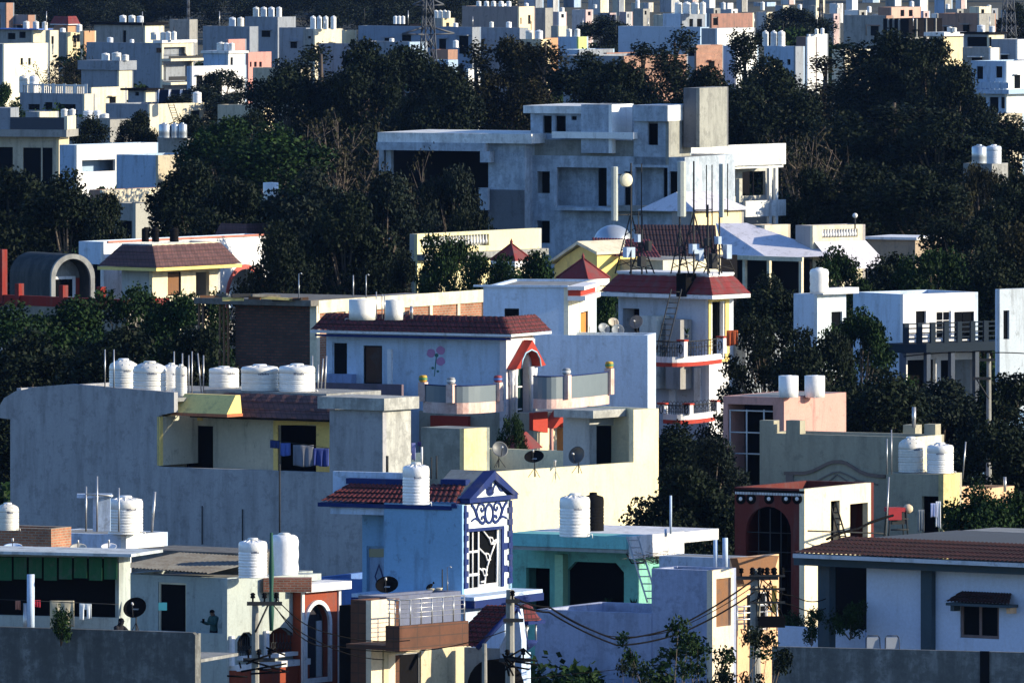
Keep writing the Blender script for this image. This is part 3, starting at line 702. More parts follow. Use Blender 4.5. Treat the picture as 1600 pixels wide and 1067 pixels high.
standpipe('left of the two thick white pipes on the low white roof', 1118, 843, 888, 43.8, r=.09, mat=SKYW)
standpipe('right of the two thick white pipes on the low white roof', 1133, 840, 888, 43.8, r=.11, mat=SKYW)
def ladder(label, x0, y0, x1, y1, s0, s1, w=.4, n=9, mat=None, group='ladders'):
    p, q = W(x0, y0, s0), W(x1, y1, s1); d = q - p; side = Vector((1, 0, 0)) * w / 2
    if abs(d.normalized().x) > .8: side = Vector((0, 0, 1)) * w / 2
    e = empty('ladder', p, 0, label, 'ladder', group)
    for sg_ in (-1, 1):
        MB(mat or IRON).tube([side * sg_, d + side * sg_], .035, 5).build('rail', e)
    for i in range(n):
        t = (i + .5) / n; MB(mat or IRON).tube([d * t - side, d * t + side], .024, 5).build('rung', e)
    return e
ladder('light metal ladder leaning on the turquoise roof edge', 1020, 940, 988, 838, 42.35, 42.15, .4, 9, STEEL)
# peach house with brown overhang
P_ = Bld('house', 'small sunlit peach house with a slanting brown fascia behind the transformer pole', 1150, 43.6, 30)
kp = P_.block(1140, 1152, 1217, 872, par=0, mat=PEACH, d=None, B=[('w', 1167, 925, 1200, 985, {'fm': WHITE(.1), 'bars': (2, 3)})])
mb = MB(WOOD); xq = kp.cx + .5
mb.plate([P_.PB(1152, 872, xq), P_.PB(1217, 868, xq), P_.PB(1206, 905, xq), P_.PB(1163, 912, xq)], [], (xq, 0, 0), (0, 1, 0), (0, 0, 1), (1, 0, 0), .3); mb.build('fascia', P_.e)
mb = MB(STEEL)
for py in (948, 958, 968): mb.tube([(kp.cx + .6, *P_.PB(1150, py, kp.cx + .6)), (kp.cx + .6, *P_.PB(1216, py - 4, kp.cx + .6))], .03)
for px in (1152, 1163, 1180, 1198, 1214): mb.tube([(kp.cx + .6, *P_.PB(px, 945, kp.cx + .6)), (kp.cx + .6, *P_.PB(px, 985, kp.cx + .6))], .03)
mb.build('railing', P_.e)

# ---------------- maroon arched house ----------------
O_ = Bld('house', 'dark maroon house with one huge arched opening and white studs under its roofline', 1257, 42.5, 30)
ko = O_.block(1148, 1257, 1365, 764, par=.4, mat=DMAROON, matB=paint((.80, .70, .50), .2, key='cream_side'), A=[('oa', 1165, 791, 1236, 985)],
    B=[('o', 1298, 782, 1312, 862), ('o', 1328, 786, 1356, 862)])
mb = MB(IRON)
for px in (1183, 1201, 1218): x, z = O_.PA(px, 0); mb.tube([(x, .12, O_.Z(795, x)), (x, .12, O_.Z(985, x))], .02)
for py in (831, 861, 890): mb.tube([(O_.X(1165), .12, O_.Z(py, O_.X(1165))), (O_.X(1236), .12, O_.Z(py, O_.X(1165)))], .02)
mb.build('arch_grille', O_.e)
MB(BLACK).box(O_.X(1150), O_.X(1245), 2.2, 2.3, 0, O_.Z(775, O_.X(1200))).build('shade_backing', O_.e)  # black backing puts shade into the huge arch
mb = MB(WHITE(.1))
for px in (1158, 1174, 1202, 1229, 1246): x, z = O_.PA(px, 779); mb.tube([(x, -.05, z), (x, -.0, z)], .075, 8)
mb.build('stud_row', O_.e)
mb = MB(BLACK)
for px in (1158, 1174, 1202, 1229, 1246): x, z = O_.PA(px, 779); mb.tube([(x, -.035, z), (x, .0, z)], .2, 14)
x0_, x1_ = O_.X(1148), O_.X(1257); mb.box(x0_, x1_ + .01, -.05, -.004, O_.Z(771, x1_), O_.Z(767, x1_)); mb.build('medallion_row', O_.e)
mb = MB(WHITE(.2)); 
for i in range(44): x = x0_ + .05 + (x1_ - x0_ - .1) * i / 43; mb.box(x, x + .04, -.06, -.052, O_.Z(774, x1_) - .02, O_.Z(771, x1_) )
mb.build('dentil_band', O_.e)
# leaning board and railing on its terrace
bd = MB(plain('board', (.20, .20, .20), .7)); p = W(1306, 845, 42.2); bd.plate([(0, 0), (.62, 0), (.5, 1.35), (.05, 1.35)], [], (0, 0, 0), (1, 0, 0), (0, .35, .94), (0, -1, .3), .05)
o = bd.build('leaning_board'); o.location = (p.x - .1, p.y, p.z); tag(o, 'grey board leaning on the cream wall beside the maroon house', 'board')
ladder('short dark ladder leaning across the grey board', 1318, 842, 1296, 768, 42.3, 42.28, .22, 8)

# ---------------- beige house with moulded wave ----------------
Q_ = Bld('house', 'weathered beige house with a raised wave moulding and stepped parapet posts', 1420, 39, 28)
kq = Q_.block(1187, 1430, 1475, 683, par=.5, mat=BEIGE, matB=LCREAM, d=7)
mb = MB(paint((.20, .15, .13), .3, key='moulding_brown'))
def wave(pts, w, y=-.08, m=None):
    P = [Q_.PA(*p) for p in pts]
    for i in range(len(P) - 1):
        a, b_ = P[i], P[i + 1]
        mb.plate([(a[0], a[1] - w), (b_[0], b_[1] - w), (b_[0], b_[1] + w), (a[0], a[1] + w)], [], (0, y, 0), (1, 0, 0), (0, 0, 1), (0, -1, 0), -y - .003)
wave([(1226, 739), (1255, 739), (1262, 738), (1272, 735), (1284, 729), (1294, 724), (1303, 721), (1314, 721), (1324, 724), (1334, 730), (1345, 737), (1356, 741), (1370, 743), (1384, 744)], .07)
mb.build('wave_moulding', Q_.e)
mb = MB(paint((.20, .17, .15), .3, key='moulding_dark'))
wave([(1250, 754), (1275, 752), (1290, 744), (1302, 738), (1312, 737), (1325, 742), (1340, 750), (1372, 757)], .03, -.05)
for a, b_ in (((1280, 765), (1308, 741)), ((1308, 741), (1350, 768)), ((1312, 766), (1340, 750)), ((1340, 750), (1365, 765)), ((1250, 754), (1275, 765))):
    wave([a, b_], .025, -.045)
mb.build('leaf_moulding', Q_.e)
mb = MB(paint((.22, .17, .15), .3, key='moulding_brown2')); x, z = Q_.PA(1229, 741); mb.box(x, x + .32, -.07, -.003, z - 1.2, z); mb.build('pilaster', Q_.e)
for (xa, xb, yt) in ((1187, 1199, 657), (1200, 1211, 672), (1229, 1241, 657)):
    pass
mb = MB(BEIGE)
for (xa, xb, yt) in ((1187, 1209, 657), (1228, 1250, 657)):
    x0_, x1_ = Q_.X(xa), Q_.X(xb); mb = MB(BEIGE); mb.box(x0_, x1_, .0, .5, kq.zt + .003, Q_.Z(yt, x1_)); mb.build('parapet_post', Q_.e)
mb = MB(BEIGE); x0_, x1_ = Q_.X(1411, 3), Q_.X(1430, 3); mb.box(x0_, x1_, 3, 3.6, kq.zt - .4, Q_.Z(664, x1_, 3)); mb.build('parapet_post', Q_.e); mb = MB(BEIGE); yy = Q_.Y(1470, kq.cx); mb.box(kq.cx - .5, kq.cx, yy - .5, yy, kq.zt + .003, Q_.Z(662, kq.cx, yy)); mb.build('parapet_post', Q_.e)
kq2 = Q_.block(1385, 1474, 1503, 741, y0=-1.6, par=0, mat=BEIGE, matB=paint((.62, .50, .24), .5, (.2, .18, .12), .6, key='stained_yellow'), d=None, A=[('o', 1440, 775, 1468, 860)], name='front_wall')
tank('white ribbed domed water tank, left of two on the beige house', 1423, 682, 40, kq2, .9, 'dome')
tank('white flat topped water tank, right of two on the beige house', 1469, 691, 43, kq2, .9, 'white')
kq3 = Q_.block(1440, 1500, 1585, 768, y0=1.2, par=.3, mat=PEACH, d=None, name='side_wall')
for i, (px, yt, yb, ln) in enumerate([(1386, 685, 741, 0), (1393, 671, 741, 0), (1504, 690, 748, 5), (1428, 636, 668, 0), (1570, 745, 768, 0)]):
    standpipe(['thin white standpipe, left of the pair beside the ribbed beige house tank', 'taller thin white standpipe beside the ribbed beige house tank', 'leaning thin standpipe at the right edge of the beige tank room', 'short thick white vent pipe behind the beige parapet post', 'short vent pipe on the peach wall right of the beige house'][i], px, yt, yb, 40 if i < 3 else 39, lean=ln, r=[.025, .025, .03, .09, .07][i])

# ---------------- pink house ----------------
R_ = Bld('house', 'pink house with a dark barred front and a bright pink sunlit side carrying two tanks', 1222, 36, 30)
kr = R_.block(1130, 1225, 1322, 621, par=0, mat=PINK, matB=PINK, A=[('o', 1137, 632, 1208, 760)])
mb = MB(paint((.55, .55, .55), .1, key='bar_white'))
for px in (1139, 1165, 1192): x = R_.X(px); mb.tube([(x, .1, R_.Z(640, x)), (x, .1, R_.Z(755, x))], .035)
for py in (641, 675, 708): mb.tube([(R_.X(1138), .1, R_.Z(py, R_.X(1138))), (R_.X(1207), .1, R_.Z(py, R_.X(1138)))], .035)
mb.build('window_bars', R_.e)
MB(BLACK).box(R_.X(1132), R_.X(1220), 1.6, 1.7, 0, kr.zt - .3).build('shade_backing', R_.e)
tank('flat topped white water tank, left of two on the pink house', 1232, 586, 31, s=36, ybot=621, style='drum')
tank('flat topped white water tank, right of two on the pink house', 1273, 586, 32, s=35.9, ybot=621, style='drum')

# ---------------- white house with long tiled eave, bottom right ----------------
S_ = Bld('house', 'white house with slate grey columns under a long dark red tiled eave, lower right', 1640, 46, 36)
SL = paint((.045, .075, .10), .3, key='slate_paint'); WB = paint((.54, .64, .84), .15, (.2, .22, .25), .3, key='cool_white')
y0 = 0
ks = S_.block(1354, 1640, None, 896, par=0, mat=WB, d=7, A=[('w', 1500, 941, 1561, 997, {'fm': paint((.20, .14, .13), .2, key='window_brown'), 'fw': .1, 'bars': (2, 1), 'bw': .1})])
x_ = [S_.X(p, -.35) for p in (1279, 1297, 1436, 1453)]
mb = MB(SL)
mb.box(x_[0], x_[1], -.4, -.02, 3, S_.Z(868, x_[0])); mb.build('column', S_.e)
mb = MB(SL); mb.box(x_[2], x_[3], -.25, -.004, 3, S_.Z(876, x_[2])); mb.build('column', S_.e)
mb = MB(SL); zb1 = S_.Z(881, S_.X(1300)); mb.box(S_.X(1240, -.9), S_.X(1640), -.9, -.001, zb1 - .02, zb1 + .30); mb.mat(DARK).box(S_.X(1275, -.5), S_.X(1354) - .01, 0.01, 5, zb1 + .1, zb1 + .2); mb.build('beam', S_.e)
mb = MB(paint((.5, .55, .62), .2, key='fascia_white')); mb.box(S_.X(1240, -1.4), S_.X(1660, -1.4), -1.45, -.901, zb1 + .27, zb1 + .41); mb.build('fascia', S_.e)
mb = MB(REDD); xl_, xr2 = S_.X(1240, -1.4), S_.X(1660, -1.4); mb.patch((xl_, -1.45, zb1 + .42), (xr2, -1.45, zb1 + .42), (xr2, .3, zb1 + .92), (xl_ + 1.1, .3, zb1 + .92), int((xr2 - xl_) / .19), 5, .055, 4, .3)
mb.patch((xl_, .9, zb1 + .42), (xl_, -1.45, zb1 + .42), (xl_ + 1.1, .3, zb1 + .92), (xl_ + 1.1, .9, zb1 + .92), 8, 6, .04); mb.build('tiled_eave', S_.e)
MB(paint((.09, .10, .11), .6, key='dark_roof_felt')).box(xl_ + 1.15, xr2, .31, 6.9, zb1 + .6, zb1 + .86).build('roof', S_.e)
mb = MB(WB); mb.box(S_.X(1218, 1), S_.X(1354, 1), .9, 1.1, 3, S_.Z(981, S_.X(1300, 1), 1)); mb.build('terrace_wall', S_.e)
mb = MB(SL); mb.box(S_.X(1354) - .02, S_.X(1354) + .2, 3.4, 3.6, 3, zb1); mb.mat(BLACK).box(S_.X(1300, 3.0), S_.X(1354, 3.0), 3.0, 3.1, 3, zb1 + .1); mb.build('shade_backing', S_.e)  # slate post, plus a black sheet imitating veranda shade
hx0, hx1 = S_.X(1476, -.6), S_.X(1577, -.6); hz = S_.Z(943, (hx0 + hx1) / 2, -.6)
mb = MB(REDD); mb.patch((hx0, -.6, hz), (hx1, -.6, hz), (hx1 - .3, -.004, hz + .35), (hx0 + .3, -.004, hz + .35), 18, 3, .04); mb.mat(SL).box(hx0 + .03, hx1 - .03, -.58, -.004, hz - .1, hz - .005); mb.mat(PEACH).box(hx1 - .25, hx1 - .1, -.4, -.004, hz - .3, hz - .105); mb.mat(SL).box(hx0 + .1, hx0 + .25, -.4, -.004, hz - .3, hz - .105); mb.build('window_hood', S_.e)
# rounded grey water trough behind the eave
q = Bld('water_trough', 'low grey concrete trough with slanting ends behind the dark red tiled eave', 1600, 45, 34, 'roof tank')
z_ = q.Z(850, 0); mb = MB(CONC); u0, u1 = q.X(1490), q.X(1625)
mb.plate([(u0, z_), (u1, z_), (u1 - .3, z_ + .4), (u0 + .35, z_ + .4)], [], (0, 0, 0), (1, 0, 0), (0, 0, 1), (0, -1, 0), 2.2); o = mb.build('tank_box', q.e)
MB(CONC).box(u0 + .1, u1 - .1, .1, 2.1, 4, z_ - .01).build('support', q.e)
# boundary wall in front
V_ = Bld('boundary_wall', 'mould streaked grey boundary wall in front of the white house, lower right', 1640, 48, 20, 'wall')
ST2 = paint((.27, .28, .28), 1.0, (.03, .035, .035), .9, key='streaked_concrete')
mb = MB(ST2); mb.box(V_.X(1206), V_.X(1640), 0, .25, 0, V_.Z(1020, V_.X(1640))); mb.mat(DARK).box(V_.X(1532), V_.X(1546), -.06, -.003, 0, V_.Z(1019, V_.X(1640))); mb.build('wall_panel', V_.e)
def chair(label, px, py, s, yaw):
    p = W(px, py, s); e = empty('metal_chair', (p.x, p.y, p.z - .9), R(yaw), label, 'chair', 'terrace chairs')
    f = MB(IRON)
    for sx in (-1, 1): f.tube([(sx * .24, .2, 0), (sx * .24, .22, .45), (sx * .23, .26, .85), (sx * .17, .27, .93)], .018, 6); f.tube([(sx * .24, -.22, 0), (sx * .24, -.22, .43), (sx * .24, .2, .45)], .018, 6)
    f.tube([(-.17, .27, .93), (.17, .27, .93)], .018, 6); f.build('frame', e)
    m = MB(plain('mesh_grey', (.25, .28, .33), .7)); m.box(-.2, .2, .255, .262, .5, .88); m.build('backrest', e)
    MB(plain('mesh_grey', (.25, .28, .33), .7)).box(-.22, .22, -.2, .2, .44, .46).build('seat', e)
chair('mesh backed metal chair, left of two against the white wall', 1366, 995, 46.8, 8)
chair('mesh backed metal chair, right of two against the white wall', 1396, 995, 46.8, 8)

# ---------------- brown balcony house ----------------
BB = Bld('house', 'brown tile clad house with a steel railed corner balcony, below the blue house', 604, 47.25, 38)
kc = BB.block(548, 580, 606, 938, par=.1, mat=BRTILE, matB=paint((.78, .66, .50), .15, key='buff'))
kd = BB.block(530, 548, None, 946, y0=.8, par=0, mat=BLACK, d=2, name='gap_shade')  # black block fills the gap to imitate its shade
x0_ = BB.X(603, -1.0); y0_ = -1.0
zt2, zb2 = BB.Z(973, x0_, 0), BB.Z(1012, x0_, 0)
y_a = BB.Y(625, x0_ + .9); y_b = BB.Y(732, x0_ + .9)
mb = MB(BRTILE); mb.plate([(y_a, zb2), (y_b, zb2), (y_b, zt2), (y_a, zt2)], [], (x0_ + .9, 0, 0), (0, 1, 0), (0, 0, 1), (1, 0, 0), .2)
mb.box(BB.X(603, y_a), x0_ + .9, y_a - .02, y_a + .15, zb2, zt2); mb.box(x0_ - 1.5, x0_ + .69, y_a + .16, y_b, zb2, zb2 + .15); mb.build('balcony', BB.e)
mb = MB(STEEL)
xx = x0_ + .8; posts = [y_a + .1 + (y_b - y_a - .2) * i / 6 for i in range(7)]
for y in posts: mb.tube([(xx, y, zt2), (xx, y, zt2 + .85)], .025, 6)
for y in (BB.X(606, y_a), BB.X(615, y_a)): mb.tube([(y, y_a + .08, zt2), (y, y_a + .08, zt2 + .85)], .025, 6)
for h in (.25, .4, .55, .7, .85): mb.tube([(xx, posts[0], zt2 + h), (xx, posts[-1], zt2 + h)], .012 if h < .8 else .03, 5); mb.tube([(BB.X(603, y_a), y_a + .08, zt2 + h), (xx, y_a + .08, zt2 + h)], .012 if h < .8 else .03, 5)
mb.build('railing', BB.e)
ke = BB.block(575, 600, 735, 1008, y0=.6, par=0, mat=paint((.60, .52, .36), .3, key='tan'), B=[('w', 605, 1020, 658, 1090, {'fm': STEEL, 'pm': DARK, 'fw': .05})], d=None, name='ground_floor')
# upper wall behind the balcony railing
kf = BB.block(560, 604, 720, 932, y0=3.2, par=.2, mat=paint((.14, .16, .24), .4, key='lilac_in_shade'), d=None, name='rear_wall')  # lilac darkened to put the shade into the wall colour
# porch with small red tiled roof
PT = Bld('porch', 'small porch with a steep red tiled gable roof in front of the blue house', 790, 47, 33, 'porch')
x0_ = PT.X(790)
zr1, zr0 = PT.Z(946, x0_), PT.Z(1010, x0_)
ya, yb_ = PT.Y(755, x0_ - 1) , PT.Y(790, x0_)
mb = MB(REDT)
P00 = PT.PA(722, 1006); P10 = PT.PA(768, 1010); P01 = PT.PA(752, 946); P11 = PT.PA(796, 947)
mb.patch((P00[0], -.9, P00[1]), (P10[0], -.9, P10[1]), (P11[0], .3, P11[1]), (P01[0], .3, P01[1]), 7, 9, .05); mb.build('tiled_roof', PT.e)
mb = MB(NAVY); mb.tube([(P10[0] + .05, -.95, P10[1]), (P11[0] + .08, .3, P11[1])], .09, 4); q_ = PT.PA(824, 1010, 1.2); mb.tube([(P11[0] + .08, .3, P11[1]), (q_[0], 1.2, q_[1])], .1, 4); mb.build('verge', PT.e)
mb = MB(SKYW); mb.plate([(PT.X(775), PT.Z(1090, 0)), (PT.X(806), PT.Z(1090, 0)), (PT.X(806), PT.Z(1000, 0)), (P11[0] + .1, P11[1] - .1), (PT.X(772), PT.Z(1012, 0))], [], (0, .35, 0), (1, 0, 0), (0, 0, 1), (0, -1, 0), .3); mb.build('wall', PT.e)
mb = MB(paint((.25, .33, .42), .4, key='porch_blue')); mb.box(PT.X(715), PT.X(776), .4, .6, 0, PT.Z(1015, 0)); mb.mat(BLACK).plate(arch(PT.X(735), 2, PT.X(812), PT.Z(1030, 0)), [], (0, -.2, 0), (1, 0, 0), (0, 0, 1), (0, -1, 0), .5); mb.build('gate_arch', PT.e)
# small turret at right of the porch
TU = Bld('turret', 'little red capped turret with navy and white scalloped brackets beside the concrete pole', 820, 46.5, 35, 'turret')
z1_, z0_ = TU.Z(943, 0), TU.Z(968, 0)
mb = MB(REDT); mb.lathe([(.62, z0_), (.45, z0_ + .18), (.28, z1_ - .1), (.05, z1_)], 0, 0, 6, smooth=False); mb.build('cap', TU.e)
mb = MB(NAVY); mb.box(-.5, .5, -.5, .5, z0_ - .12, z0_ - .01); mb.lathe([(.05, TU.Z(1018, 0)), (.4, TU.Z(1006, 0)), (.45, TU.Z(1000, 0))], 0, 0, 8); mb.build('bracket', TU.e)
mb = MB(STEEL)
for a in range(4): mb.tube([(.38 * math.cos(a * 1.57 + .78), .38 * math.sin(a * 1.57 + .78), TU.Z(1000, 0)), (.38 * math.cos(a * 1.57 + .78), .38 * math.sin(a * 1.57 + .78), z0_ - .1)], .03)
mb.mat(WHITE(.1)).lathe([(.1, TU.Z(985, 0)), (.16, TU.Z(978, 0)), (.05, z0_ - .13)], 0, 0, 8); mb.build('lantern', TU.e)
MB(SKYW).lathe([(.2, 0), (.2, TU.Z(1018, 0) - .01)], 0, 0, 8).build('shaft', TU.e)

# ---------------- maroon and sage house, lower left ----------------
H = Bld('house', 'sage grey house with a maroon bay, tall white arched window and white cornice', 355, 47, 34)
kh = H.block(187, 355, None, 903, y0=1.8, par=.1, mat=GRNGREY, d=5, A=[('d', 247, 910, 291, 990, {'lm': BLACK, 'fm': LCREAM, 'fw': .06})])
xh = H.X(355)
# sunlit side wall with two grilled arches, then the projecting bay
mb = MB(GRNGREY)
def HB(px, py): return H.PB(px, py, xh)
a1 = [HB(371, 1028), HB(399, 1024), HB(399, 1000), HB(396, 993), HB(389, 987), HB(380, 988), HB(374, 996), HB(371, 1003)]
a2_ = [HB(418, 1022), HB(461, 1018), HB(461, 1000), HB(456, 988), HB(446, 981), HB(436, 980), HB(426, 985), HB(418, 997)]
mb.plate([HB(355, 1070), HB(478, 1070), HB(478, 897), HB(355, 905)], [a1, a2_], (xh, 0, 0), (0, 1, 0), (0, 0, 1), (1, 0, 0), .2); mb.box(xh - .2, xh - 4, 0.0, .2, 0, H.Z(990, xh)); mb.box(xh - 4, xh - .2, .21, 1.79, H.Z(990, xh) - .85, H.Z(990, xh) - .7)
mb.mat(MAROON).box(xh + .003, xh + .25, H.Y(358, xh), H.Y(474, xh), HB(358, 1060)[1] - 2, HB(358, 1047)[1])
mb.build('side_wall', H.e)
mb = MB(WHITE(.1))
for (u0, v0, u1, v1) in ((360, 1048, 474, 1036),):
    p, q = HB(u0, v0), HB(u1, v1); mb.box(xh + .002, xh + .3, p[0], q[0], p[1], p[1] + .2)
for (u0, v0, u1) in ((370, 1031, 402), (416, 1027, 466)):
    p = HB(u0, v0); mb.box(xh + .002, xh + .22, p[0], HB(u1, v0)[0], p[1], p[1] + .13)
for (u0, v0, v1) in ((359, 993, 1040), (413, 985, 1034), (468, 978, 1030)): p = HB(u0, v1); mb.box(xh + .002, xh + .12, p[0] - .05, p[0] + .12, p[1], HB(u0, v0)[1])
mb.build('white_trim', H.e)
mb = MB(IRON)
for arr, (xa, xb, yb) in ((a1, (371, 399, 1026)), (a2_, (418, 461, 1020))):
    for i in range(len(arr)): mb.tube([(xh - .02, *arr[i]), (xh - .02, *arr[(i + 1) % len(arr)])], .03, 4)
    for i in range(1, 8):
        px = xa + (xb - xa) * i / 8; p = HB(px, yb - 1); mb.tube([(xh - .05, *p), (xh - .05, p[0], p[1] + .65)], .016, 4)
        p = HB(px, yb - 12); mb.tube([(xh - .05, p[0] + .1 * math.cos(t), p[1] + .12 * math.sin(t)) for t in [k * .7 for k in range(10)]], .014, 4)
mb.build('scroll_grille', H.e)
MB(DARK).box(xh - 1.2, xh - 1.1, 2.1, H.Y(470, xh), 4, H.Z(960, xh)).build('shade_backing', H.e)  # dark sheet imitates shade behind the grilled arches
yb0 = H.Y(478, xh); xb1 = xh + .35
def HC2(px, py): return H.PB(px, py, xb1)
mb = MB(MAROON)
ar = [HC2(475, 1064)]
pa, pb = HC2(477, 1060), HC2(512, 1057); top = HC2(494, 943)
hole = arch(pa[0], pa[1], pb[0], top[1], rise=(pb[0] - pa[0]) * .55, n=16)
y_l, y_r = HC2(471, 1000)[0], HC2(530, 1000)[0]; z_t = HC2(471, 925)[1]
mb.plate([(y_l, -.3), (y_r, -.3), (y_r, z_t), (y_l, z_t)], [hole], (xb1, 0, 0), (0, 1, 0), (0, 0, 1), (1, 0, 0), .2)
mb.box(xb1 - 2.5, xb1 - .2, y_l, y_l + .15, 0, z_t); mb.mat(GRNGREY).box(xb1 - 3, xb1 - .3, y_r - .2, y_r, 0, z_t); mb.build('bay_wall', H.e)
mb = MB(WHITE(.1)); ho2 = arch(pa[0] - .14, pa[1] - .16, pb[0] + .14, top[1] + .13, rise=(pb[0] - pa[0]) * .55 + .1, n=16)
mb.plate(ho2, [[(p[0] * 1.0, p[1]) for p in arch(pa[0] + .004, pa[1] + .004, pb[0] - .004, top[1] - .004, rise=(pb[0] - pa[0]) * .55, n=16)]], (xb1 + .09, 0, 0), (0, 1, 0), (0, 0, 1), (1, 0, 0), .087)
mb.box(xb1 + .003, xb1 + .06, y_l - .03, y_l + .1, 0, z_t); mb.box(xb1 + .003, xb1 + .06, y_r - .1, y_r + .03, 0, z_t); mb.build('surround', H.e)
fw = MB(plain('arch_glass', (.03, .03, .04), .25)); fw.plate(hole, [], (xb1 - .25, 0, 0), (0, 1, 0), (0, 0, 1), (1, 0, 0), .02)
fo = MB(paint((.55, .62, .68), .1, key='jamb')); fo.box(xb1 - .24, xb1 - .2, pb[0] - .35, pb[0] - .05, pa[1], top[1] - .6)
f_ = fo.build('window', H.e); fw.build('pane', f_)
mb = MB(WHITE(.2)); mb.box(xb1 - .8, xb1 + .3, y_l - .15, y_r + .3, z_t + .003, z_t + .27); mb.build('cornice', H.e)
zz = kh.zt
mb = MB(CORR)
for (x0, x1, yy0, yy1, za, zb_2) in ((H.X(187, 1.5), H.X(330, 1.5), 1.4, 4.5, 0, .55),):
    mb.patch((x0 - .1, 1.3, zz + .2 - 0), (x1, 1.3, zz + .12), (x1 + .2, 4.8, zz + .5), (x0 + .1, 4.8, zz + .55), 26, 1, .05)
o = mb.build('corrugated_roof', H.e)
MB(CORR).box(H.X(205, 5), H.X(385, 5), 5.0, 7.5, zz - .4, zz + .62).build('roof_shed', H.e)
tank('white water tank with dark lettering, left of two on the sage house roof', 395, 840, 46, s=47.0, ybot=902, style='white')
tank('white water tank wrapped in crinkled sheet, right of two on the sage house roof', 444, 832, 46, s=46.6, ybot=902, style='wrap')
mb = MB(CONC); x0, y0q = H.X(375, 3), 0
MB(GRNGREY).box(H.X(376, 2.2), xh - .02, 2.0, 5.5, kh.zt - .2, kh.zt + .02).build('tank_base', H.e)
o = MB(BRICK); p = W(447, 912, 46.8); o.box(-.75, .85, -.4, .5, -.25, .2); o = o.build('brick_pile'); o.location = p; tag(o, 'low bed of red bricks under the wrapped white tank', 'bricks')

# ---------------- stained terrace house bottom left ----------------
F0 = Bld('house', 'mould stained concrete terrace house with a dark green curtained veranda, bottom left', 305, 48.5, 20)
x1 = F0.X(305)
mb = MB(STAINW); F0.polyA(mb, [(-60, 1090), (305, 1090), (305, 992), (301, 988), (200, 985), (0, 979), (-60, 977)], t=.25); mb.box(x1 - .25, x1, .25, .5, 0, F0.Z(990, x1)); mb.build('wall', F0.e)
MB(CONC).box(F0.X(-60), x1 - .26, .26, 4.5, F0.Z(985, x1) - 1.1, F0.Z(985, x1) - 1).build('terrace_floor', F0.e)
kv = F0.block(-60, 186, None, 866, y0=3.0, par=0, mat=GRNGREY, A=[('o', -55, 870, 184, 962)], d=1.0, cap=None, name='veranda_wall')
mb = MB(paint((.5, .56, .60), .5, key='slab_pale')); mb.box(kv.lx, F0.X(205, 1.8), 1.8, 4.6, kv.zt + .004, kv.zt + .1); mb.build('roof_slab', F0.e)
MB(BLACK).box(kv.lx + .3, kv.cx - .3, 3.66, 3.72, 2, kv.zt - .1).build('shade_backing', F0.e)  # black sheet puts shade into the veranda opening
for i in range(8):
    xa = F0.X(-2 + i * 23.5, 2.7); xb = F0.X(-2 + i * 23.5 + 20, 2.7); mb = MB(GRNW); z1 = F0.Z(868, xa, 2.7); mb.box(xa, xb, 2.7, 2.73, z1 - .8 + .04 * (i % 3), z1 - .04); mb.build('green_curtain', F0.e)
sf = F / F0.world(F0.X(100, 1.6), 1.6, 0).y
standpipe('thick white post standing on the stained terrace among the laundry', 48, 897, 1000, sf, r=.14, mat=SKYW, cat='post', name='post', group=None)
standpipe('short grey pipe beside the thick white terrace post', 40, 942, 1000, sf, r=.09, mat=STEEL)
cloth('small orange and pink cloth at the far left of the lower clothes line', 24, 32, 938, 952, sf, CL('orange', (.45, .18, .12)))
cloth('small red cloth right of the thick white terrace post', 53, 63, 937, 948, sf, CL('crimson', (.45, .02, .05)))
cloth('large cream blanket on the lower clothes line', 78, 116, 938, 980, sf, CL('blanket', (.42, .38, .28)), wav=.045)
cloth('pair of white trousers on the lower clothes line', 124, 143, 942, 967, sf, CL('white', (.68, .72, .75)), legs=True, name='trousers')
line('thin clothes line across the dark veranda of the stained house', [(0, 936, sf), (186, 944, sf)])
dish('black satellite dish with a faint emblem on a tripod beside the dark doorway', 212, 952, 37, sf - .1, BLACK, yaw=-15, tilt=35, mark=plain('faded_mark', (.35, .36, .36), .6), standh=.75)
pb_ = W(248, 940, 47.3); o = MB(plain('poster_blue', (.05, .32, .42), .5)); o.box(0, .28, 0, .01, -.26, 0); o = o.build('poster'); o.location = (pb_.x, pb_.y - .3, pb_.z); tag(o, 'small blue poster hanging beside the dark doorway', 'poster')

# ---------------- house with the pale tank platform ----------------
U0 = Bld('house', 'pale house with a chipped white roof slab carrying one tank and a shelf of pipes', 197, 45.2, 34)
ku = U0.block(60, 197, 262, 836, par=0, mat=SKYW, matB=paint((.80, .82, .82), .5, (.3, .3, .28), .5, key='chipped_white'))  # left face coloured blue for shade; right face stays white
tank('large white water tank alone on the chipped white slab', 196, 774, 56, s=45.2, ybot=834, style='white')
mb = MB(SKYW); p = W(120, 830, 45.4); e = empty('pipe_shelf', p, 0, 'white shelf on poles with crossing pipes left of the lone tank', 'pipe stand')
mb.box(0, 1.2, 0, .5, 1.15, 1.28); mb.box(.55, 1.15, .1, .4, 0, 1.14); mb.build('shelf', e)
mb = MB(STEEL)
for x, h in ((.32, 1.55), (.7, 1.9), (1.45, 1.5)): mb.tube([(x, -.05, 0), (x, -.05, h)], .035)
mb.tube([(.32, -.05, 1.3), (1.25, -.05, 1.22)], .03); mb.build('pipes', e)
standpipe('leaning white pipe pair right of the lone white tank', 237, 768, 834, 45.0, r=.05, lean=5)
BW = Bld('house', 'low house with a red brick roof parapet at the left edge', 82, 46, 25)
kbw = BW.block(-60, 80, 87, 826, par=.6, mat=brick('brick_parapet', (.42, .17, .09), (.30, .11, .06), (.34, .27, .2), .26, .09), d=2.4)
tank('white domed water tank at the left edge on the brick parapet house', 12, 785, 36, s=46.3, ybot=828, style='dome')
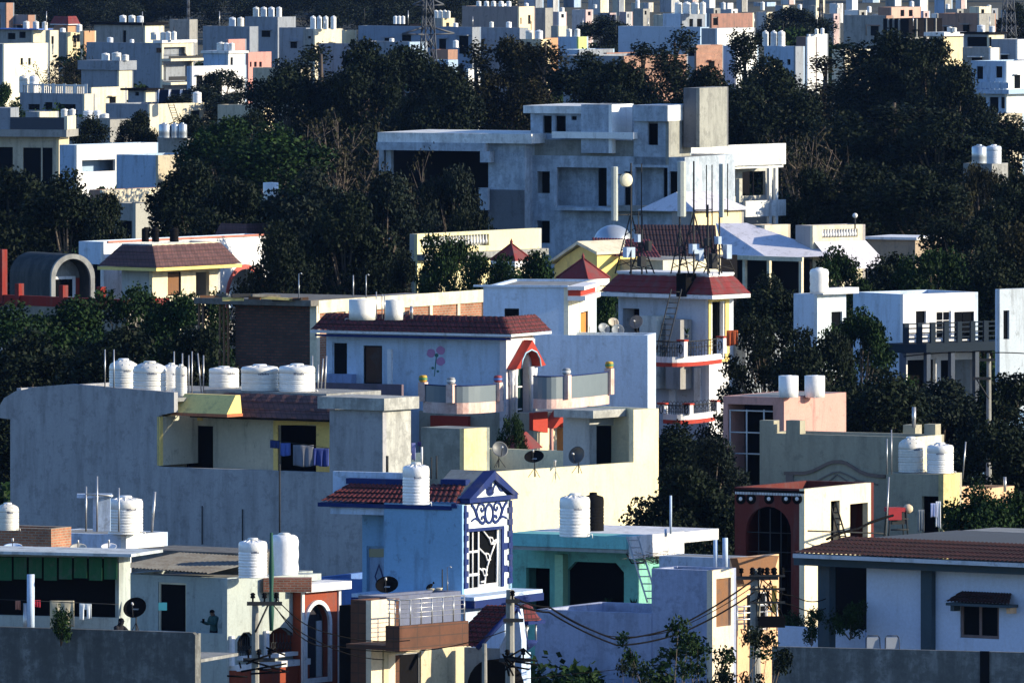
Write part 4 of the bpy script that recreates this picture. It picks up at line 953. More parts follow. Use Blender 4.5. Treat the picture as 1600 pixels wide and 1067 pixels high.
dish('bluish dish lying flat at the left end of the pale slab', 20, 858, 30, 47.0, SKYW, yaw=0, tilt=75, standh=.1)
dish('left of two pale dishes peeping over the veranda roof', 122, 858, 26, 46.9, paint((.5, .48, .42), .2, key='dish_beige'), yaw=0, tilt=70, standh=.15)
dish('right of two pale dishes peeping over the veranda roof', 170, 857, 25, 46.8, WHITE(.1), yaw=0, tilt=70, standh=.15)
def loc(b, v): 
    dx, dy = v.x - b.ox, v.y - b.oy
    return Vector((dx * b.ca - dy * b.sa, dx * b.sa + dy * b.ca, v.z))
def ribbon(mb, pts, z0, z1, t):
    """curved vertical band through plan points, constant height z0..z1"""
    n = len(pts); L = []; Q = []
    for i, p in enumerate(pts):
        d = (Vector(pts[min(i + 1, n - 1)]) - Vector(pts[max(i - 1, 0)])).normalized(); q = Vector((-d.y, d.x))
        L.append(Vector(p)); Q.append(Vector(p) + q * t)
    vs = []
    for i in range(n): vs += [(L[i].x, L[i].y, z0), (L[i].x, L[i].y, z1), (Q[i].x, Q[i].y, z1), (Q[i].x, Q[i].y, z0)]
    fs = []
    for i in range(n - 1):
        a = i * 4; b_ = a + 4
        for k in range(4): fs.append((a + k, a + (k + 1) % 4, b_ + (k + 1) % 4, b_ + k)[::-1])
    fs += [(0, 1, 2, 3)[::-1], tuple((n - 1) * 4 + k for k in (0, 1, 2, 3))]
    mb.add(vs, fs)
def bez(pts, n=12):
    out = []
    P = [Vector(p) for p in pts]
    for i in range(n + 1):
        t = i / n; Q = P[:]
        while len(Q) > 1: Q = [Q[k].lerp(Q[k + 1], t) for k in range(len(Q) - 1)]
        out.append(Q[0])
    return out
PALEB = paint((.52, .64, .80), .35, (.2, .22, .24), .5, key='pale_blue')
PKW = paint((.78, .58, .52), .6, (.45, .12, .06), .5, key='pink_carved')
FLOWER = plain('flower_mauve', (.46, .22, .42), .8)
# ---------------- red roofed house with the painted flower ----------------
U = Bld('house', 'pale blue house with long red tiled eave and a painted mauve flower on its wall', 790, 34, 27)
ku_ = U.block(510, 788, 836, 500, par=.1, mat=PALEB, A=[('w', 519, 534, 543, 598, {'fm': PALEB, 'pm': DARK}), ('d', 568, 540, 597, 600, {'lm': paint((.09, .045, .03), .3, key='dark_door')})], matB=paint((.76, .62, .48), .3, key='peach_white'), d=6)
U.skirt(ku_, 495, 521, out=.75, mat=REDT, ft=.12, tiles=.3)
mb = MB(NAVY); mb.box(ku_.lx - .2, ku_.cx + .7, -.74, -.70, U.Z(529, ku_.cx) - .04, U.Z(527, ku_.cx)-.0); mb.box(ku_.lx, ku_.cx + .1, -.02, .3, ku_.zt + .003, ku_.zt + .07); mb.build('eave_trim', U.e)
mb = MB(WHITE(.1)); x = U.X(608, -.4); mb.box(x - .05, x + .15, -.5, -.3, U.Z(598, x) - 1, U.Z(545, x)); mb.build('pillar', U.e)
mb = MB(FLOWER)
for (cx, cy, a) in ((674, 552, 165), (688, 548, 55), (688, 564, -50)):
    P = []
    for i in range(18):
        t = 2 * math.pi * i / 18; r_ = 1 + .22 * math.cos(t) * 1 - .28 * max(0, math.cos(t)) ** 8
        ux, uy = 7.2 * r_ * math.cos(t), 6.8 * math.sin(t)
        ca, sa_ = math.cos(R(a)), math.sin(R(a)); P.append((cx + ux * ca - uy * sa_, cy - (ux * sa_ + uy * ca)))
    U.polyA(mb, P[::-1], y=-.012, t=.01)
mb.mat(plain('flower_green', (.04, .16, .14), .8))
for (cx, cy, r_) in ((682, 555, 3), (676, 575, 2.2), (684, 580, 2.0)): U.polyA(mb, [(cx + r_ * math.cos(k), cy + r_ * math.sin(k)) for k in [i * .785 for i in range(8)]][::-1], y=-.02, t=.01)
U.polyA(mb, [(682.3, 558), (680.8, 558), (678, 588), (679, 588)], y=-.016, t=.01)
mb.build('painted_flower', U.e)
mb = MB(paint((.25, .32, .52), .2, key='sink_blue')); mb.box(U.X(519), U.X(557), -.5, -.02, U.Z(600, 0) - .6, U.Z(584, U.X(540))); mb.build('wash_basin', U.e)
mb = MB(paint((.17, .13, .17), .6, key='dusky_purple')); mb.box(U.X(500), U.X(662), -2.2, -2.0, 3, U.Z(599, U.X(600), -2)); mb.build('terrace_wall', U.e)
# balconies
GLS = plain('balcony_glass', (.16, .20, .23), .3)
def balcony(b, pts, pyb, band, railpx, posts, potmats, name='balcony'):
    P = [loc(b, W(px, pyb, s)) for px, s in pts]
    q = bez([(p.x, p.y) for p in P], 14); zb = P[0].z; s = pts[0][1]
    mb = MB(PKW); ribbon(mb, q, zb, zb + band / s, .2)
    mb.mat(CONC).add([(p.x, p.y, zb + .05) for p in q] + [(q[-1].x - 3.0, q[-1].y + 1.5, zb + .05), (q[0].x + .5, q[0].y + 3, zb + .05)], [tuple(range(len(q) + 2))])
    mb.build(name, b.e)
    mb = MB(GLS); ribbon(mb, q, zb + band / s + .003, zb + railpx / s, .03); mb.build('railing_panel', b.e)
    mb = MB(NAVY); mb.tube([(p.x, p.y, zb + railpx / s + .02) for p in q], .03, 5); mb.build('handrail', b.e)
    for (t, h, pm) in posts:
        v = q[int(t * 14)]; mb = MB(PKW); mb.box(v.x - .17, v.x + .17, v.y - .17, v.y + .17, zb + band / s + .004, zb + h / s); mb.build('post', b.e)
        if pm is not None:
            m = MB(potmats[pm][0]); z = zb + h / s; m.lathe([(.1, z), (.16, z + .03), (.2, z + .1)], v.x, v.y, 12); m.mat(potmats[pm][1]).lathe([(.2, z + .1), (.2, z + .2)], v.x, v.y, 12); m.mat(potmats[pm][0]).lathe([(.2, z + .2), (.17, z + .3), (.1, z + .32)], v.x, v.y, 12); m.build('finial', b.e)
PM = [(plain('pot_yellow', (.55, .32, .03), .5), plain('pot_green', (.06, .25, .10), .5)), (plain('pot_grey', (.25, .27, .30), .5), plain('pot_white', (.7, .7, .7), .5)), (plain('pot_red', (.3, .05, .06), .5), plain('pot_blue', (.1, .2, .5), .5))]
balcony(U, [(661, 34.22), (700, 34.36), (745, 34.34), (787, 34.16)], 644, 17, 43, [(0, 47, 0), (.36, 46, 1), (.97, 46, 2)], PM)
balcony(U, [(833, 34.2), (865, 34.28), (900, 34.2), (952, 33.95)], 638, 15, 50, [(.57, 52, 1), (1, 56, 0)], PM)
# arched stair window bay with a red gable hood
xb = ku_.cx + .36
def UB(px, py): return U.PB(px, py, xb)
mb = MB(paint((.66, .60, .62), .2, key='bay_cream'))
h_ = arch(UB(803, 0)[0], UB(805, 668)[1], UB(826, 0)[0], UB(815, 545)[1], n=14)
mb.plate([UB(791, 720), UB(834, 720), UB(834, 528), UB(791, 528)], [h_], (xb, 0, 0), (0, 1, 0), (0, 0, 1), (1, 0, 0), .34); mb.build('bay_wall', U.e)
mb = MB(WHITE(.1)); zc0 = UB(800, 680)[1]; zc1 = UB(800, 575)[1]
for px in (796, 801, 826, 831):
    y = UB(px, 0)[0]; mb.lathe([(.09, zc0), (.09, zc1 - .8), (.13, zc1 - .75), (.10, zc1 - .5), (.14, zc1 - .3), (.15, zc1)], xb + .13, y, 10)
mb.build('column_cluster', U.e)
mb = MB(REDPL)
hood = [UB(791, 577), UB(799, 575), UB(801, 562), UB(806, 551), UB(815, 546), UB(823, 550), UB(828, 560), UB(830, 572), UB(838, 570), UB(817, 531)]
mb.plate(hood, [], (xb + .5, 0, 0), (0, 1, 0), (0, 0, 1), (1, 0, 0), .45); mb.build('gable_hood', U.e)
mb = MB(paint((.35, .55, .7), .1, key='aqua_line')); mb.tube([(xb + .52, *p) for p in hood[1:8]], .035, 5); mb.build('hood_edge', U.e)
w_ = MB(WHITE(.1)); y0_, y1_ = h_[0][0], h_[1][0]
ym = y0_ + (y1_ - y0_) * .45
w_.tube([(xb - .2, ym, h_[0][1]), (xb - .2, ym, UB(815, 570)[1])], .05, 4)
w_.tube([(xb - .2, y0_ + .12, h_[0][1]), (xb - .2, y0_ + .12, UB(815, 570)[1])], .04, 4)
for py in (570, 605, 640): w_.tube([(xb - .2, y0_, UB(812, py)[1]), (xb - .2, y1_ - .3, UB(812, py)[1])], .04, 4)
w_ = w_.build('window', U.e)
MB(plain('window_dark_green', (.015, .04, .04), .3)).plate(h_, [], (xb - .3, 0, 0), (0, 1, 0), (0, 0, 1), (1, 0, 0), .03).build('pane', w_)
# ground floor of that house
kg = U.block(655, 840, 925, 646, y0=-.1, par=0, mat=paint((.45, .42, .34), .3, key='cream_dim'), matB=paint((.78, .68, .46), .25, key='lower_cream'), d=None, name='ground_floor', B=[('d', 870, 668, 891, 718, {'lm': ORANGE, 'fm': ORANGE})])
mb = MB(REDPL); mb.box(U.X(673, -.5), U.X(732, -.5), -.55, -.3, U.Z(668, 0), U.Z(651, 0)); mb.build('red_panel', U.e)
yg0, yg1 = U.Y(864, kg.cx + .5), U.Y(901, kg.cx + .5); xg = kg.cx + .7
def UG(px, py): return U.PB(px, py, xg)
mb = MB(REDPL); mb.plate([UG(864, 669), UG(870, 668), UG(876, 662), UG(882, 659), UG(889, 664), UG(893, 668), UG(901, 666), UG(883, 641)], [], (xg, 0, 0), (0, 1, 0), (0, 0, 1), (1, 0, 0), .6)
mb.plate([UG(833, 672), UG(843, 674), UG(856, 676), UG(856, 643), UG(833, 645)], [], (xg, 0, 0), (0, 1, 0), (0, 0, 1), (1, 0, 0), .2); mb.build('gable_hood', U.e)
for px in (866, 895): mb = MB(PINK); y, z = UG(px, 669); mb.lathe([(.1, z - 1.6), (.1, z)], xg - .15, y, 8); mb.build('door_column', U.e)
mb = MB(REDP); y, z = UG(815, 680); mb.add([(xg + .6, y - 1.2, z - .6), (xg + .6, y + 1.0, z - .6), (xg, y + .5, z + .15), (xg, y - .6, z + .15), (xg - 1, y - 1.2, z - .6)], [(0, 1, 2, 3), (4, 0, 3)]); mb.build('porch_roof', U.e)
# tanks behind the long red eave
tank('grey blue open topped water tank behind the long red eave', 566, 467, 42, s=34.6, ybot=500, style='drum')
tank('short white water tank behind the long red eave', 615, 468, 30, s=34.4, ybot=500, style='drum')
for i, (px, yt) in enumerate([(467, 428), (552, 430), (572, 430), (588, 456), (597, 460), (601, 460), (643, 478)]):
    standpipe(['hooked white pipe on the brick house roof, leftmost', 'straight pipe in the middle of the brick house roof', 'hooked pipe right of the straight one on the brick roof', 'thin pipe between the two tanks behind the red eave', 'white pipe just left of the short tank behind the red eave', 'second white pipe just left of the short tank behind the red eave', 'short white vent right of the short tank behind the red eave'][i], px, yt, 466 if i < 3 else 498, 33.6 if i < 3 else 34.5, hook=i in (0, 2), r=.03 if i < 6 else .08)

# ---------------- unfinished brick house ----------------
VB = Bld('house', 'unfinished dark brick house with a rough slab roof and exposed red brick end', 495, 33, 30)
RB = brick('rough_brick', (.15, .055, .038), (.07, .032, .025), (.05, .042, .036), .34, .14, .03, .5, 1)
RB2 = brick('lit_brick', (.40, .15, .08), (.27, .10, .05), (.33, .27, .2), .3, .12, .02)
kb_ = VB.block(368, 493, 756, 478, par=0, mat=RB, matB=RB2, d=None)
mb = MB(CORR); mb.box(VB.X(303, -.6), kb_.cx + .1, -.6, 6, kb_.zt + .004, kb_.zt + .28); mb.mat(LCREAM).box(kb_.cx + .004, kb_.cx + .12, .1, kb_.d, kb_.zt - .35, kb_.zt + .25); mb.build('roof_slab', VB.e)
mb = MB(LCREAM); mb.box(kb_.cx - .28, kb_.cx + .09, -.05, .25, 0, kb_.zt - .01)
for i in range(1, 6): y = kb_.d * i / 6; mb.box(kb_.cx + .008, kb_.cx + .08, y, y + .25, 0, kb_.zt - .36)
mb.build('concrete_pillar', VB.e)
mb = MB(WOOD)
for px in (306, 322, 340, 352, 360): x = VB.X(px, -.3); mb.tube([(x, -.3, 0), (x + rnd.uniform(-.2, .2), -.3, kb_.zt)], .06, 5)
mb.build('timber_posts', VB.e)
r_ = random.Random(3)
for i in range(9):
    px = 330 + i * 17; p = W(px, 466 + r_.uniform(-2, 4), 33); o = MB([WOOD, CORR, YELLOW, IRON][i % 4]); L = r_.uniform(.5, 1.6); o.box(-L / 2, L / 2, -.1, .1, 0, r_.uniform(.06, .2)); o = o.build('plank'); o.location = p; o.rotation_euler = (0, r_.uniform(-.1, .1), r_.uniform(-.6, .6))
    tag(o, ['brown plank lying at the far left of the brick house roof', 'grey scrap board near the left of the brick house roof', 'yellow sack on the left half of the brick house roof', 'black bar left of the hooked pipe on the brick roof', 'brown timber near the middle of the brick house roof', 'grey plank right of the hooked pipe on the brick roof', 'yellow sack in the middle of the brick house roof', 'black rod right of the yellow sack on the brick roof', 'brown plank by the edge of the brick house roof'][i], 'debris', 'scraps lying on the brick house roof')

# ---------------- pale blue blind wall house ----------------
M2 = Bld('house', 'pale blue house with a long blind wall and a small cream lit stair room', 890, 33.2, 8)
km = M2.block(740, 1012, None, 524, par=.2, mat=PALEB, d=3)
km2 = M2.block(755, 888, 932, 449, y0=.02, par=.1, mat=PALEB, matB=paint((.82, .76, .60), .2, key='lit_room'), zb=km.zt - 2, d=5.5, A=[('s', 788, 482, 811, 500)], B=[('d', 907, 487, 919, 524, {'lm': ORANGE})], name='upper_wall')
mb = MB(WHITE(.1)); x = km2.cx; mb.box(x + .003, x + .8, -.3, 5.2, km2.zt - .12, km2.zt + .05); mb.mat(REDPL).box(x + .003, x + .6, -.1, 5.1, km2.zt - .4, km2.zt - .125); mb.mat(WHITE(.1)).box(x + .003, x + .85, -.3, 5.2, km2.zt - .62, km2.zt - .405); mb.mat(PALEB).box(x - 4.5, x, -.12, .015, km2.zt + .004, km2.zt + .1); mb.build('banded_cornice', M2.e)
dish('pale grey round dish, lowest left of the three on the blind wall', 943, 515, 20, 33, plain('dish_pale', (.22, .25, .28), .5), yaw=25, tilt=35)
dish('cream round dish behind two others on the blind wall', 958, 505, 17, 32.8, paint((.5, .46, .38), .1, key='dish_cream'), yaw=15, tilt=40)
dish('pale grey round dish, right of three above the blind wall', 965, 517, 20, 33, plain('dish_pale', (.22, .25, .28), .5), yaw=5, tilt=35)
dish('dark mesh dish in front of the black window of the antenna house', 995, 504, 22, 32.6, plain('dish_mid', (.10, .11, .13), .5), yaw=-20, tilt=20)

# ---------------- antenna house ----------------
T = Bld('house', 'white house with deep red tiled skirt and two curved balconies under the phone masts', 1105, 32, 38)
kt = T.block(966, 1108, 1146, 431, par=0, mat=paint((.50, .54, .62), .2, key='lavender_white'), matB=WHITE(.2), A=[('o', 973, 482, 999, 545)], B=[('o', 1110, 470, 1130, 560)], zb=None if False else 3.0, d=5)
T.skirt(kt, 433, 460, out=.85, mat=REDP, ft=.2)
mb = MB(WHITE(.1)); mb.box(kt.lx - .05, kt.cx + .06, -.06, kt.d, kt.zt + .003, kt.zt + .12); mb.mat(BLACK).box(T.X(1057, -.9), T.X(1072, -.9), -.92, -.1, T.Z(462, T.X(1065)), kt.zt + .1); mb.build('coping', T.e)
mb = MB(YELLOW); y0_, y1_ = T.Y(1108, kt.cx), T.Y(1132, kt.cx)
mb.plate([T.PB(1106, 565, kt.cx), T.PB(1138, 565, kt.cx), T.PB(1138, 464, kt.cx), T.PB(1106, 466, kt.cx)], [[T.PB(1110, 561, kt.cx), T.PB(1132, 561, kt.cx), T.PB(1132, 470, kt.cx), T.PB(1110, 472, kt.cx)]], (kt.cx + .07, 0, 0), (0, 1, 0), (0, 0, 1), (1, 0, 0), .06); mb.build('surround', T.e)
mb = MB(paint((.60, .62, .58), .2, key='box_white')); mb.box(T.X(1000, -1.2), T.X(1026, -1.2), -1.2, -.1, 6, T.Z(492, T.X(1020))); mb.mat(paint((.30, .30, .30), .2, key='grey_box')).box(T.X(1040, -1), T.X(1063, -1), -1, -.1, 6, T.Z(498, T.X(1050))); mb.build('terrace_store', T.e)
def balc2(pyb, pyt, pts, redy, name):
    P = [loc(T, W(px, pyb, s)) for px, s in pts]; q = bez([(p.x, p.y) for p in P], 14); zb = P[0].z; zt = zb + (pyb - pyt) / 32.5
    mb = MB(WHITE(.1)); ribbon(mb, q, zb, zb + .28, .2); mb.mat(REDPL); ribbon(mb, q, zb - .2, zb - .004, .2); mb.mat(WHITE(.2)).add([(p.x, p.y, zb + .05) for p in q] + [(q[-1].x - 2.5, q[-1].y + 1.2, zb + .05), (q[0].x + .5, q[0].y + 2.5, zb + .05)], [tuple(range(len(q) + 2))]); mb.build('balcony', T.e)
    mb = MB(IRON)
    for i in range(len(q) - 1):
        for f in (0, .5):
            v = q[i].lerp(q[i + 1], f); mb.tube([(v.x, v.y, zb + .28), (v.x, v.y, zt)], .018, 4)
        v = q[i].lerp(q[i + 1], .25); mb.tube([(v.x + .12 * math.cos(k), v.y, zb + .7 + .2 * math.sin(k)) for k in [j * .79 for j in range(9)]], .015, 4)
    mb.tube([(v.x, v.y, zt) for v in q], .03, 5); mb.tube([(v.x, v.y, zt - .3) for v in q], .018, 5); mb.build('railing', T.e)
    for t in (0, 7, 14):
        v = q[t]; mb = MB(WHITE(.1)); mb.box(v.x - .2, v.x + .2, v.y - .14, v.y + .14, zb + .28, zt + .02); mb.mat(REDPL).box(v.x - .24, v.x + .24, v.y - .18, v.y + .18, zt + .02, zt + .1)
        mb.mat(BLACK)
        mb.tube([(v.x + .205 if False else v.x + .1 * math.cos(k), v.y - .16, (zb + zt) / 2 + .15 + .22 * math.sin(k)) for k in [j * .79 for j in range(9)]], .025, 4); mb.build('post', T.e)
balc2(565, 532, [(1014, 32.20), (1045, 32.32), (1085, 32.28), (1128, 32.05)], 0, 'upper')
balc2(655, 632, [(1036, 32.20), (1060, 32.28), (1090, 32.24), (1118, 32.06)], 0, 'lower')
kt2 = T.block(1012, 1085, 1118, 570, y0=.5, par=0, mat=WHITE(.3), matB=WHITE(.2), A=[('o', 1016, 580, 1026, 650), ('o', 1029, 580, 1045, 655)], B=[('o', 1090, 578, 1100, 640)], name='ground_wall', d=4)
mb = MB(BLACK); mb.box(T.X(1058, .2), T.X(1083, .2), .2, .45, T.Z(640, 0), T.Z(577, 0)); mb.mat(WHITE(.3)).box(T.X(1047, 0), T.X(1056, 0), -.1, .3, T.Z(660, 0), T.Z(575, 0)); mb.box(T.X(1086, 0), T.X(1096, 0), -.1, .3, T.Z(660, 0), T.Z(575, 0)); mb.build('veranda_front', T.e)
ladder('long dark steel ladder climbing to the red skirt between the phone masts', 1030, 562, 1057, 452, 32.16, 32.08, .5, 13)
kt3 = T.block(1128, 1165, 1235, 524, y0=2.0, par=.3, mat=paint((.32, .38, .42), .5, key='annexe'), matB=paint((.30, .34, .38), .7, key='annexe_side'), d=5, name='annexe_wall', B=[('s', 1178, 528, 1190, 545), ('s', 1200, 528, 1214, 545)])  # annexe tones dimmed to put its shadow into the colour
cloth('orange red patterned cloth hung over the annexe balcony wall', 1135, 1153, 516, 540, 32.4, CL('rust', (.50, .10, .03)))

# phone masts
def mast(label, px, ytop, ybot, s, items, legs=True, spread=.9):
    p = W(px, ybot, s); H_ = (ybot - ytop) / s; e = empty('phone_mast', p, .5, label, 'antenna mast', 'phone masts on the red skirted roof')
    mb = MB(IRON); mb.tube([(0, 0, 0), (0, 0, H_)], .045, 8); mb.build('pole', e)
    if legs:
        hl = min(H_ * .55, 3)
        for a in (0, 2.1, 4.2):
            c, s_ = math.cos(a) * spread, math.sin(a) * spread; mb = MB(IRON); mb.tube([(c, s_, 0), (0, 0, hl)], .035, 5)
            for k in range(1, 4): t = k / 4; a2 = a + 2.1; q0 = Vector((c * (1 - t), s_ * (1 - t), hl * t)); q1 = Vector((math.cos(a2) * spread * (1 - t + .12), math.sin(a2) * spread * (1 - t + .12), hl * (t - .12))); mb.tube([q0, q1], .02, 4)
            mb.build('leg', e)
    for it in items:
        k = it[0]
        if k == 'panel':
            _, dx, yt, yb, w = it[:5]; z0, z1 = (ybot - yb) / s, (ybot - yt) / s; mb = MB(paint((.42, .46, .44), .05, key='antenna_grey')); mb.lathe([(w / s / 2 * .8, z0), (w / s / 2, z0 + .03), (w / s / 2, z1 - .03), (w / s / 2 * .8, z1)], dx / s, -.2, 4 if w < 11 else 8, smooth=False); mb.build('panel_antenna', e)
            mb = MB(IRON); mb.tube([(dx / s, -.18, z0 + .3), (0, 0, z0 + .3)], .03, 5); mb.tube([(dx / s, -.18, z1 - .4), (0, 0, min(H_, z1 - .4))], .03, 5); mb.build('bracket', e)
        if k == 'drum':
            _, dx, yc_, w = it; z = (ybot - yc_) / s; M = Matrix.Translation((dx / s, -.3, z)) @ Matrix.Rotation(R(90), 4, 'X'); r = w / s / 2; mb = MB(paint((.66, .64, .50), .05, key='drum_cream')); mb.lathe([(r * .9, -.1), (r, -.05), (r, .12), (r * .9, .16)], 0, 0, 28, M=M); mb.build('dish_drum', e)
        if k == 'box':
            _, dx, yt, yb, w = it[:5]; mb = MB(SKYW if len(it) < 6 else it[5]); mb.box((dx - w / 2) / s, (dx + w / 2) / s, -.5, -.1, (ybot - yb) / s, (ybot - yt) / s); mb.build('equipment_box', e)
        if k == 'rod':
            _, dx, yt, yb = it; mb = MB(IRON); mb.tube([(dx / s, -.1, (ybot - yb) / s), (dx / s, -.1, (ybot - yt) / s)], .03, 5); mb.tube([(dx / s, -.1, (ybot - yb) / s + .3), (0, 0, (ybot - yb) / s + .3)], .025, 4); mb.build('rod', e)
    return e
mast('left phone mast carrying a round cream drum and one grey panel', 986, 255, 428, 32, [('panel', -33, 260, 345, 11), ('drum', -15, 281, 21), ('box', -9, 386, 402, 15), ('box', 6, 366, 378, 5), ('rod', 17, 256, 345)])
mast('middle thick grey panel antenna on its own pole', 1062, 300, 428, 32, [('panel', 0, 252, 339, 14)], spread=.5)
mast('tall bare dark phone mast with a bright box, right of the thick panel', 1084, 252, 428, 32, [('rod', 21, 258, 340), ('box', -5, 381, 396, 12), ('box', 5, 388, 408, 8), ('rod', 31, 258, 338)])
mast('short dark braced mast standing just right of the left phone mast', 1003, 335, 428, 32, [('rod', -8, 330, 400), ('box', -6, 400, 416, 9, IRON), ('box', 6, 376, 392, 6, IRON)], spread=.7)
mast('short dark braced mast between the two right hand phone masts', 1106, 320, 428, 32, [('rod', 6, 310, 395), ('box', 4, 396, 420, 10, IRON), ('box', -6, 372, 384, 6, IRON)], spread=.8)
mast('rightmost phone mast with a slim pale panel and short side rods', 1124, 330, 428, 32, [('panel', 0, 256, 340, 9), ('rod', 13, 256, 338), ('box', 9, 382, 404, 9), ('box', -8, 369, 381, 6)])

# ---------------- white house, balcony with dark bars, right ----------------
WR = Bld('house', 'white two sided house behind a long dark barred balcony, right edge middle', 1411, 31, 52)
kw = WR.block(1333, 1411, 1528, 460, par=.3, mat=PALEB, matB=WHITE(.15), B=[('o', 1418, 562, 1462, 690), ('o', 1470, 562, 1520, 690), ('s', 1431, 486, 1447, 505), ('w', 1463, 486, 1486, 530, {'fm': WHITE(.1), 'bars': (2, 3)}), ('w', 1491, 487, 1522, 530, {'bars': (2, 1)})])  # two large lower openings added to imitate shade under the balcony
xq = kw.cx + 1.6; mb = MB(plain('balcony_navy', (.015, .025, .04), .6)); y0_, y1_ = WR.Y(1413, xq), WR.Y(1640, xq); zb = WR.Z(552, xq, y0_)
mb.box(kw.cx + .01, xq, y0_, y1_, zb, zb + .45)
for i in range(12): y = y0_ + (y1_ - y0_) * i / 11.; mb.box(xq - .12, xq + .02, y, y + .3, zb + .46, zb + 1.5)
for h in (.7, .95, 1.2, 1.42): mb.box(xq - .08, xq - .03, y0_, y1_, zb + h, zb + h + .06)
mb.build('balcony', WR.e)
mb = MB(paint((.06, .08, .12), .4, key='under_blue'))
for i in range(7): y = y0_ + (y1_ - y0_) * i / 6.; mb.box(xq - .4, xq - .15, y, y + .25, 0, zb - .01)
mb.build('columns', WR.e)
WR2 = Bld('house', 'partly cut off white house with one dark doorway at the right edge', 1590, 31.3, 50)
WR2.block(1555, 1562, 1660, 452, par=.3, mat=PALEB, matB=paint((.45, .52, .60), .3, key='grey_white'), B=[('s', 1566, 485, 1577, 530)])
WR3 = Bld('house', 'small white room carrying a crumpled white drum, right of the phone masts', 1277, 31.5, 45)
k3 = WR3.block(1240, 1277, 1322, 460, par=0, mat=PALEB, matB=paint((.60, .68, .74), .3, key='bluish_white'), B=[('s', 1299, 487, 1316, 530)])
mb = MB(WHITE(.1)); mb.box(WR3.X(1272), k3.cx + .5, -.1, k3.d + .4, k3.zt + .003, k3.zt + .3); mb.build('roof_slab', WR3.e)
tank('crumpled white drum tank standing on the small white room', 1280, 418, 30, s=31.6, ybot=458, style='wrap')
MO = Bld('house', 'shed with pale blue roof half hidden by trees behind the concrete pole', 1500, 33, 30)
MO.block(1440, 1500, 1600, 650, par=0, mat=paint((.10, .18, .30), .4, key='dim_blue'), d=5)

# ---------------- white bungalow with purple tiled skirt ----------------
WB_ = Bld('house', 'white bungalow with a maroon tiled skirt and an arched opening at its right', 235, 29, 36)
kk = WB_.block(123, 162, 420, 378, par=.2, mat=PALEB, matB=WHITE(.3), d=None, B=[('oa', 356, 420, 408, 480, {})], A=[('s', 143, 413, 158, 455)])
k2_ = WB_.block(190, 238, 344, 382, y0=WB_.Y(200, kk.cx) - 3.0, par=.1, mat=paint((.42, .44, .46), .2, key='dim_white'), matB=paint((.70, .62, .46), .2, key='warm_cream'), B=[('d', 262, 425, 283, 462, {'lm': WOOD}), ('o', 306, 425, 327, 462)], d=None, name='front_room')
WB_.skirt(k2_, 384, 417, out=1.2, mat=PURT, fm=YELLOW, ft=.18)
mb = MB(paint((.5, .12, .1), .2, key='arch_red')); y0_, y1_ = WB_.Y(356, kk.cx), WB_.Y(408, kk.cx); zz = WB_.Z(420, kk.cx, (y0_ + y1_) / 2); pr = arch(y0_ - .2, 3, y1_ + .2, zz + .25, n=14); mb.plate(pr, [arch(y0_ + .003, 3.2, y1_ - .003, zz - .003, n=14)], (kk.cx + .07, 0, 0), (0, 1, 0), (0, 0, 1), (1, 0, 0), .066); mb.build('arch_surround', WB_.e)
mb = MB(paint((.5, .2, .15), .1, key='red_line')); mb.box(kk.cx + .003, kk.cx + .1, .3, kk.d, kk.zt - .06, kk.zt + .04); mb.build('coping', WB_.e)
for i, (px, w_) in enumerate(((227, 13), (243, 13), (272, 16))): tank(['black water tank, leftmost of three on the white bungalow', 'black water tank, middle of three on the white bungalow', 'black water tank, rightmost of three on the white bungalow'][i], px, 355, w_ * .9, s=29.4, ybot=378, style='black')
RC = Bld('carport', 'barrel vaulted carport with a grey arch and red front, far left', 146, 30, 58, 'carport')
yv = RC.Y(146, 0)
xa = RC.X(25, 0); hR = (RC.Z(395, 0) - 3)
mb = MB(paint((.025, .035, .042), .5, key='vault_slate'))
y0_, y1_ = RC.Y(78, 0), RC.Y(146, 0); zt_ = RC.Z(396, 0); zs = RC.Z(432, 0)
outer = arch(y0_, 2, y1_, zt_, rise=zt_ - zs, n=18); inner = arch(y0_ + .25, 2.0, y1_ - .25, zt_ - .25, rise=zt_ - zs - .1, n=18)
mb.plate(outer, [[(p[0], p[1] + (.02 if p[1] < 2.1 else 0)) for p in inner]], (-.01, 0, 0), (0, 1, 0), (0, 0, 1), (1, 0, 0), 4.2); mb.build('vault', RC.e)
mb = MB(CONC); mb.plate(outer, [[(p[0], p[1] + (.02 if p[1] < 2.1 else 0)) for p in inner]], (.15, 0, 0), (0, 1, 0), (0, 0, 1), (1, 0, 0), .155); mb.build('arch_rim', RC.e)
mb = MB(REDPL); mb.plate([(y0_ + .26, 2.1), (y1_ - .26, 2.1), (y1_ - .26, zs - .1), (y0_ + .26, zs - .1)], [], (-1.0, 0, 0), (0, 1, 0), (0, 0, 1), (1, 0, 0), .1)
mb.mat(CONC).plate(arch(y0_ + .26, zs - .09, y1_ - .26, zt_ - .3, rise=zt_ - zs - .25, n=14), [], (-1.0, 0, 0), (0, 1, 0), (0, 0, 1), (1, 0, 0), .1); mb.build('end_wall', RC.e)
fo = MB(WHITE(.1)); ym = (y0_ + y1_) / 2; fo.box(-.98, -.9, ym - .75, ym + .75, zs - 1.2, zs); fo = fo.build('window', RC.e); MB(PANE).box(-.895, -.88, ym - .55, ym + .55, zs - 1.05, zs - .15).build('pane', fo)
RW = Bld('garden_wall', 'low red garden wall with square posts in front of the vaulted carport', 190, 31, 45, 'wall')
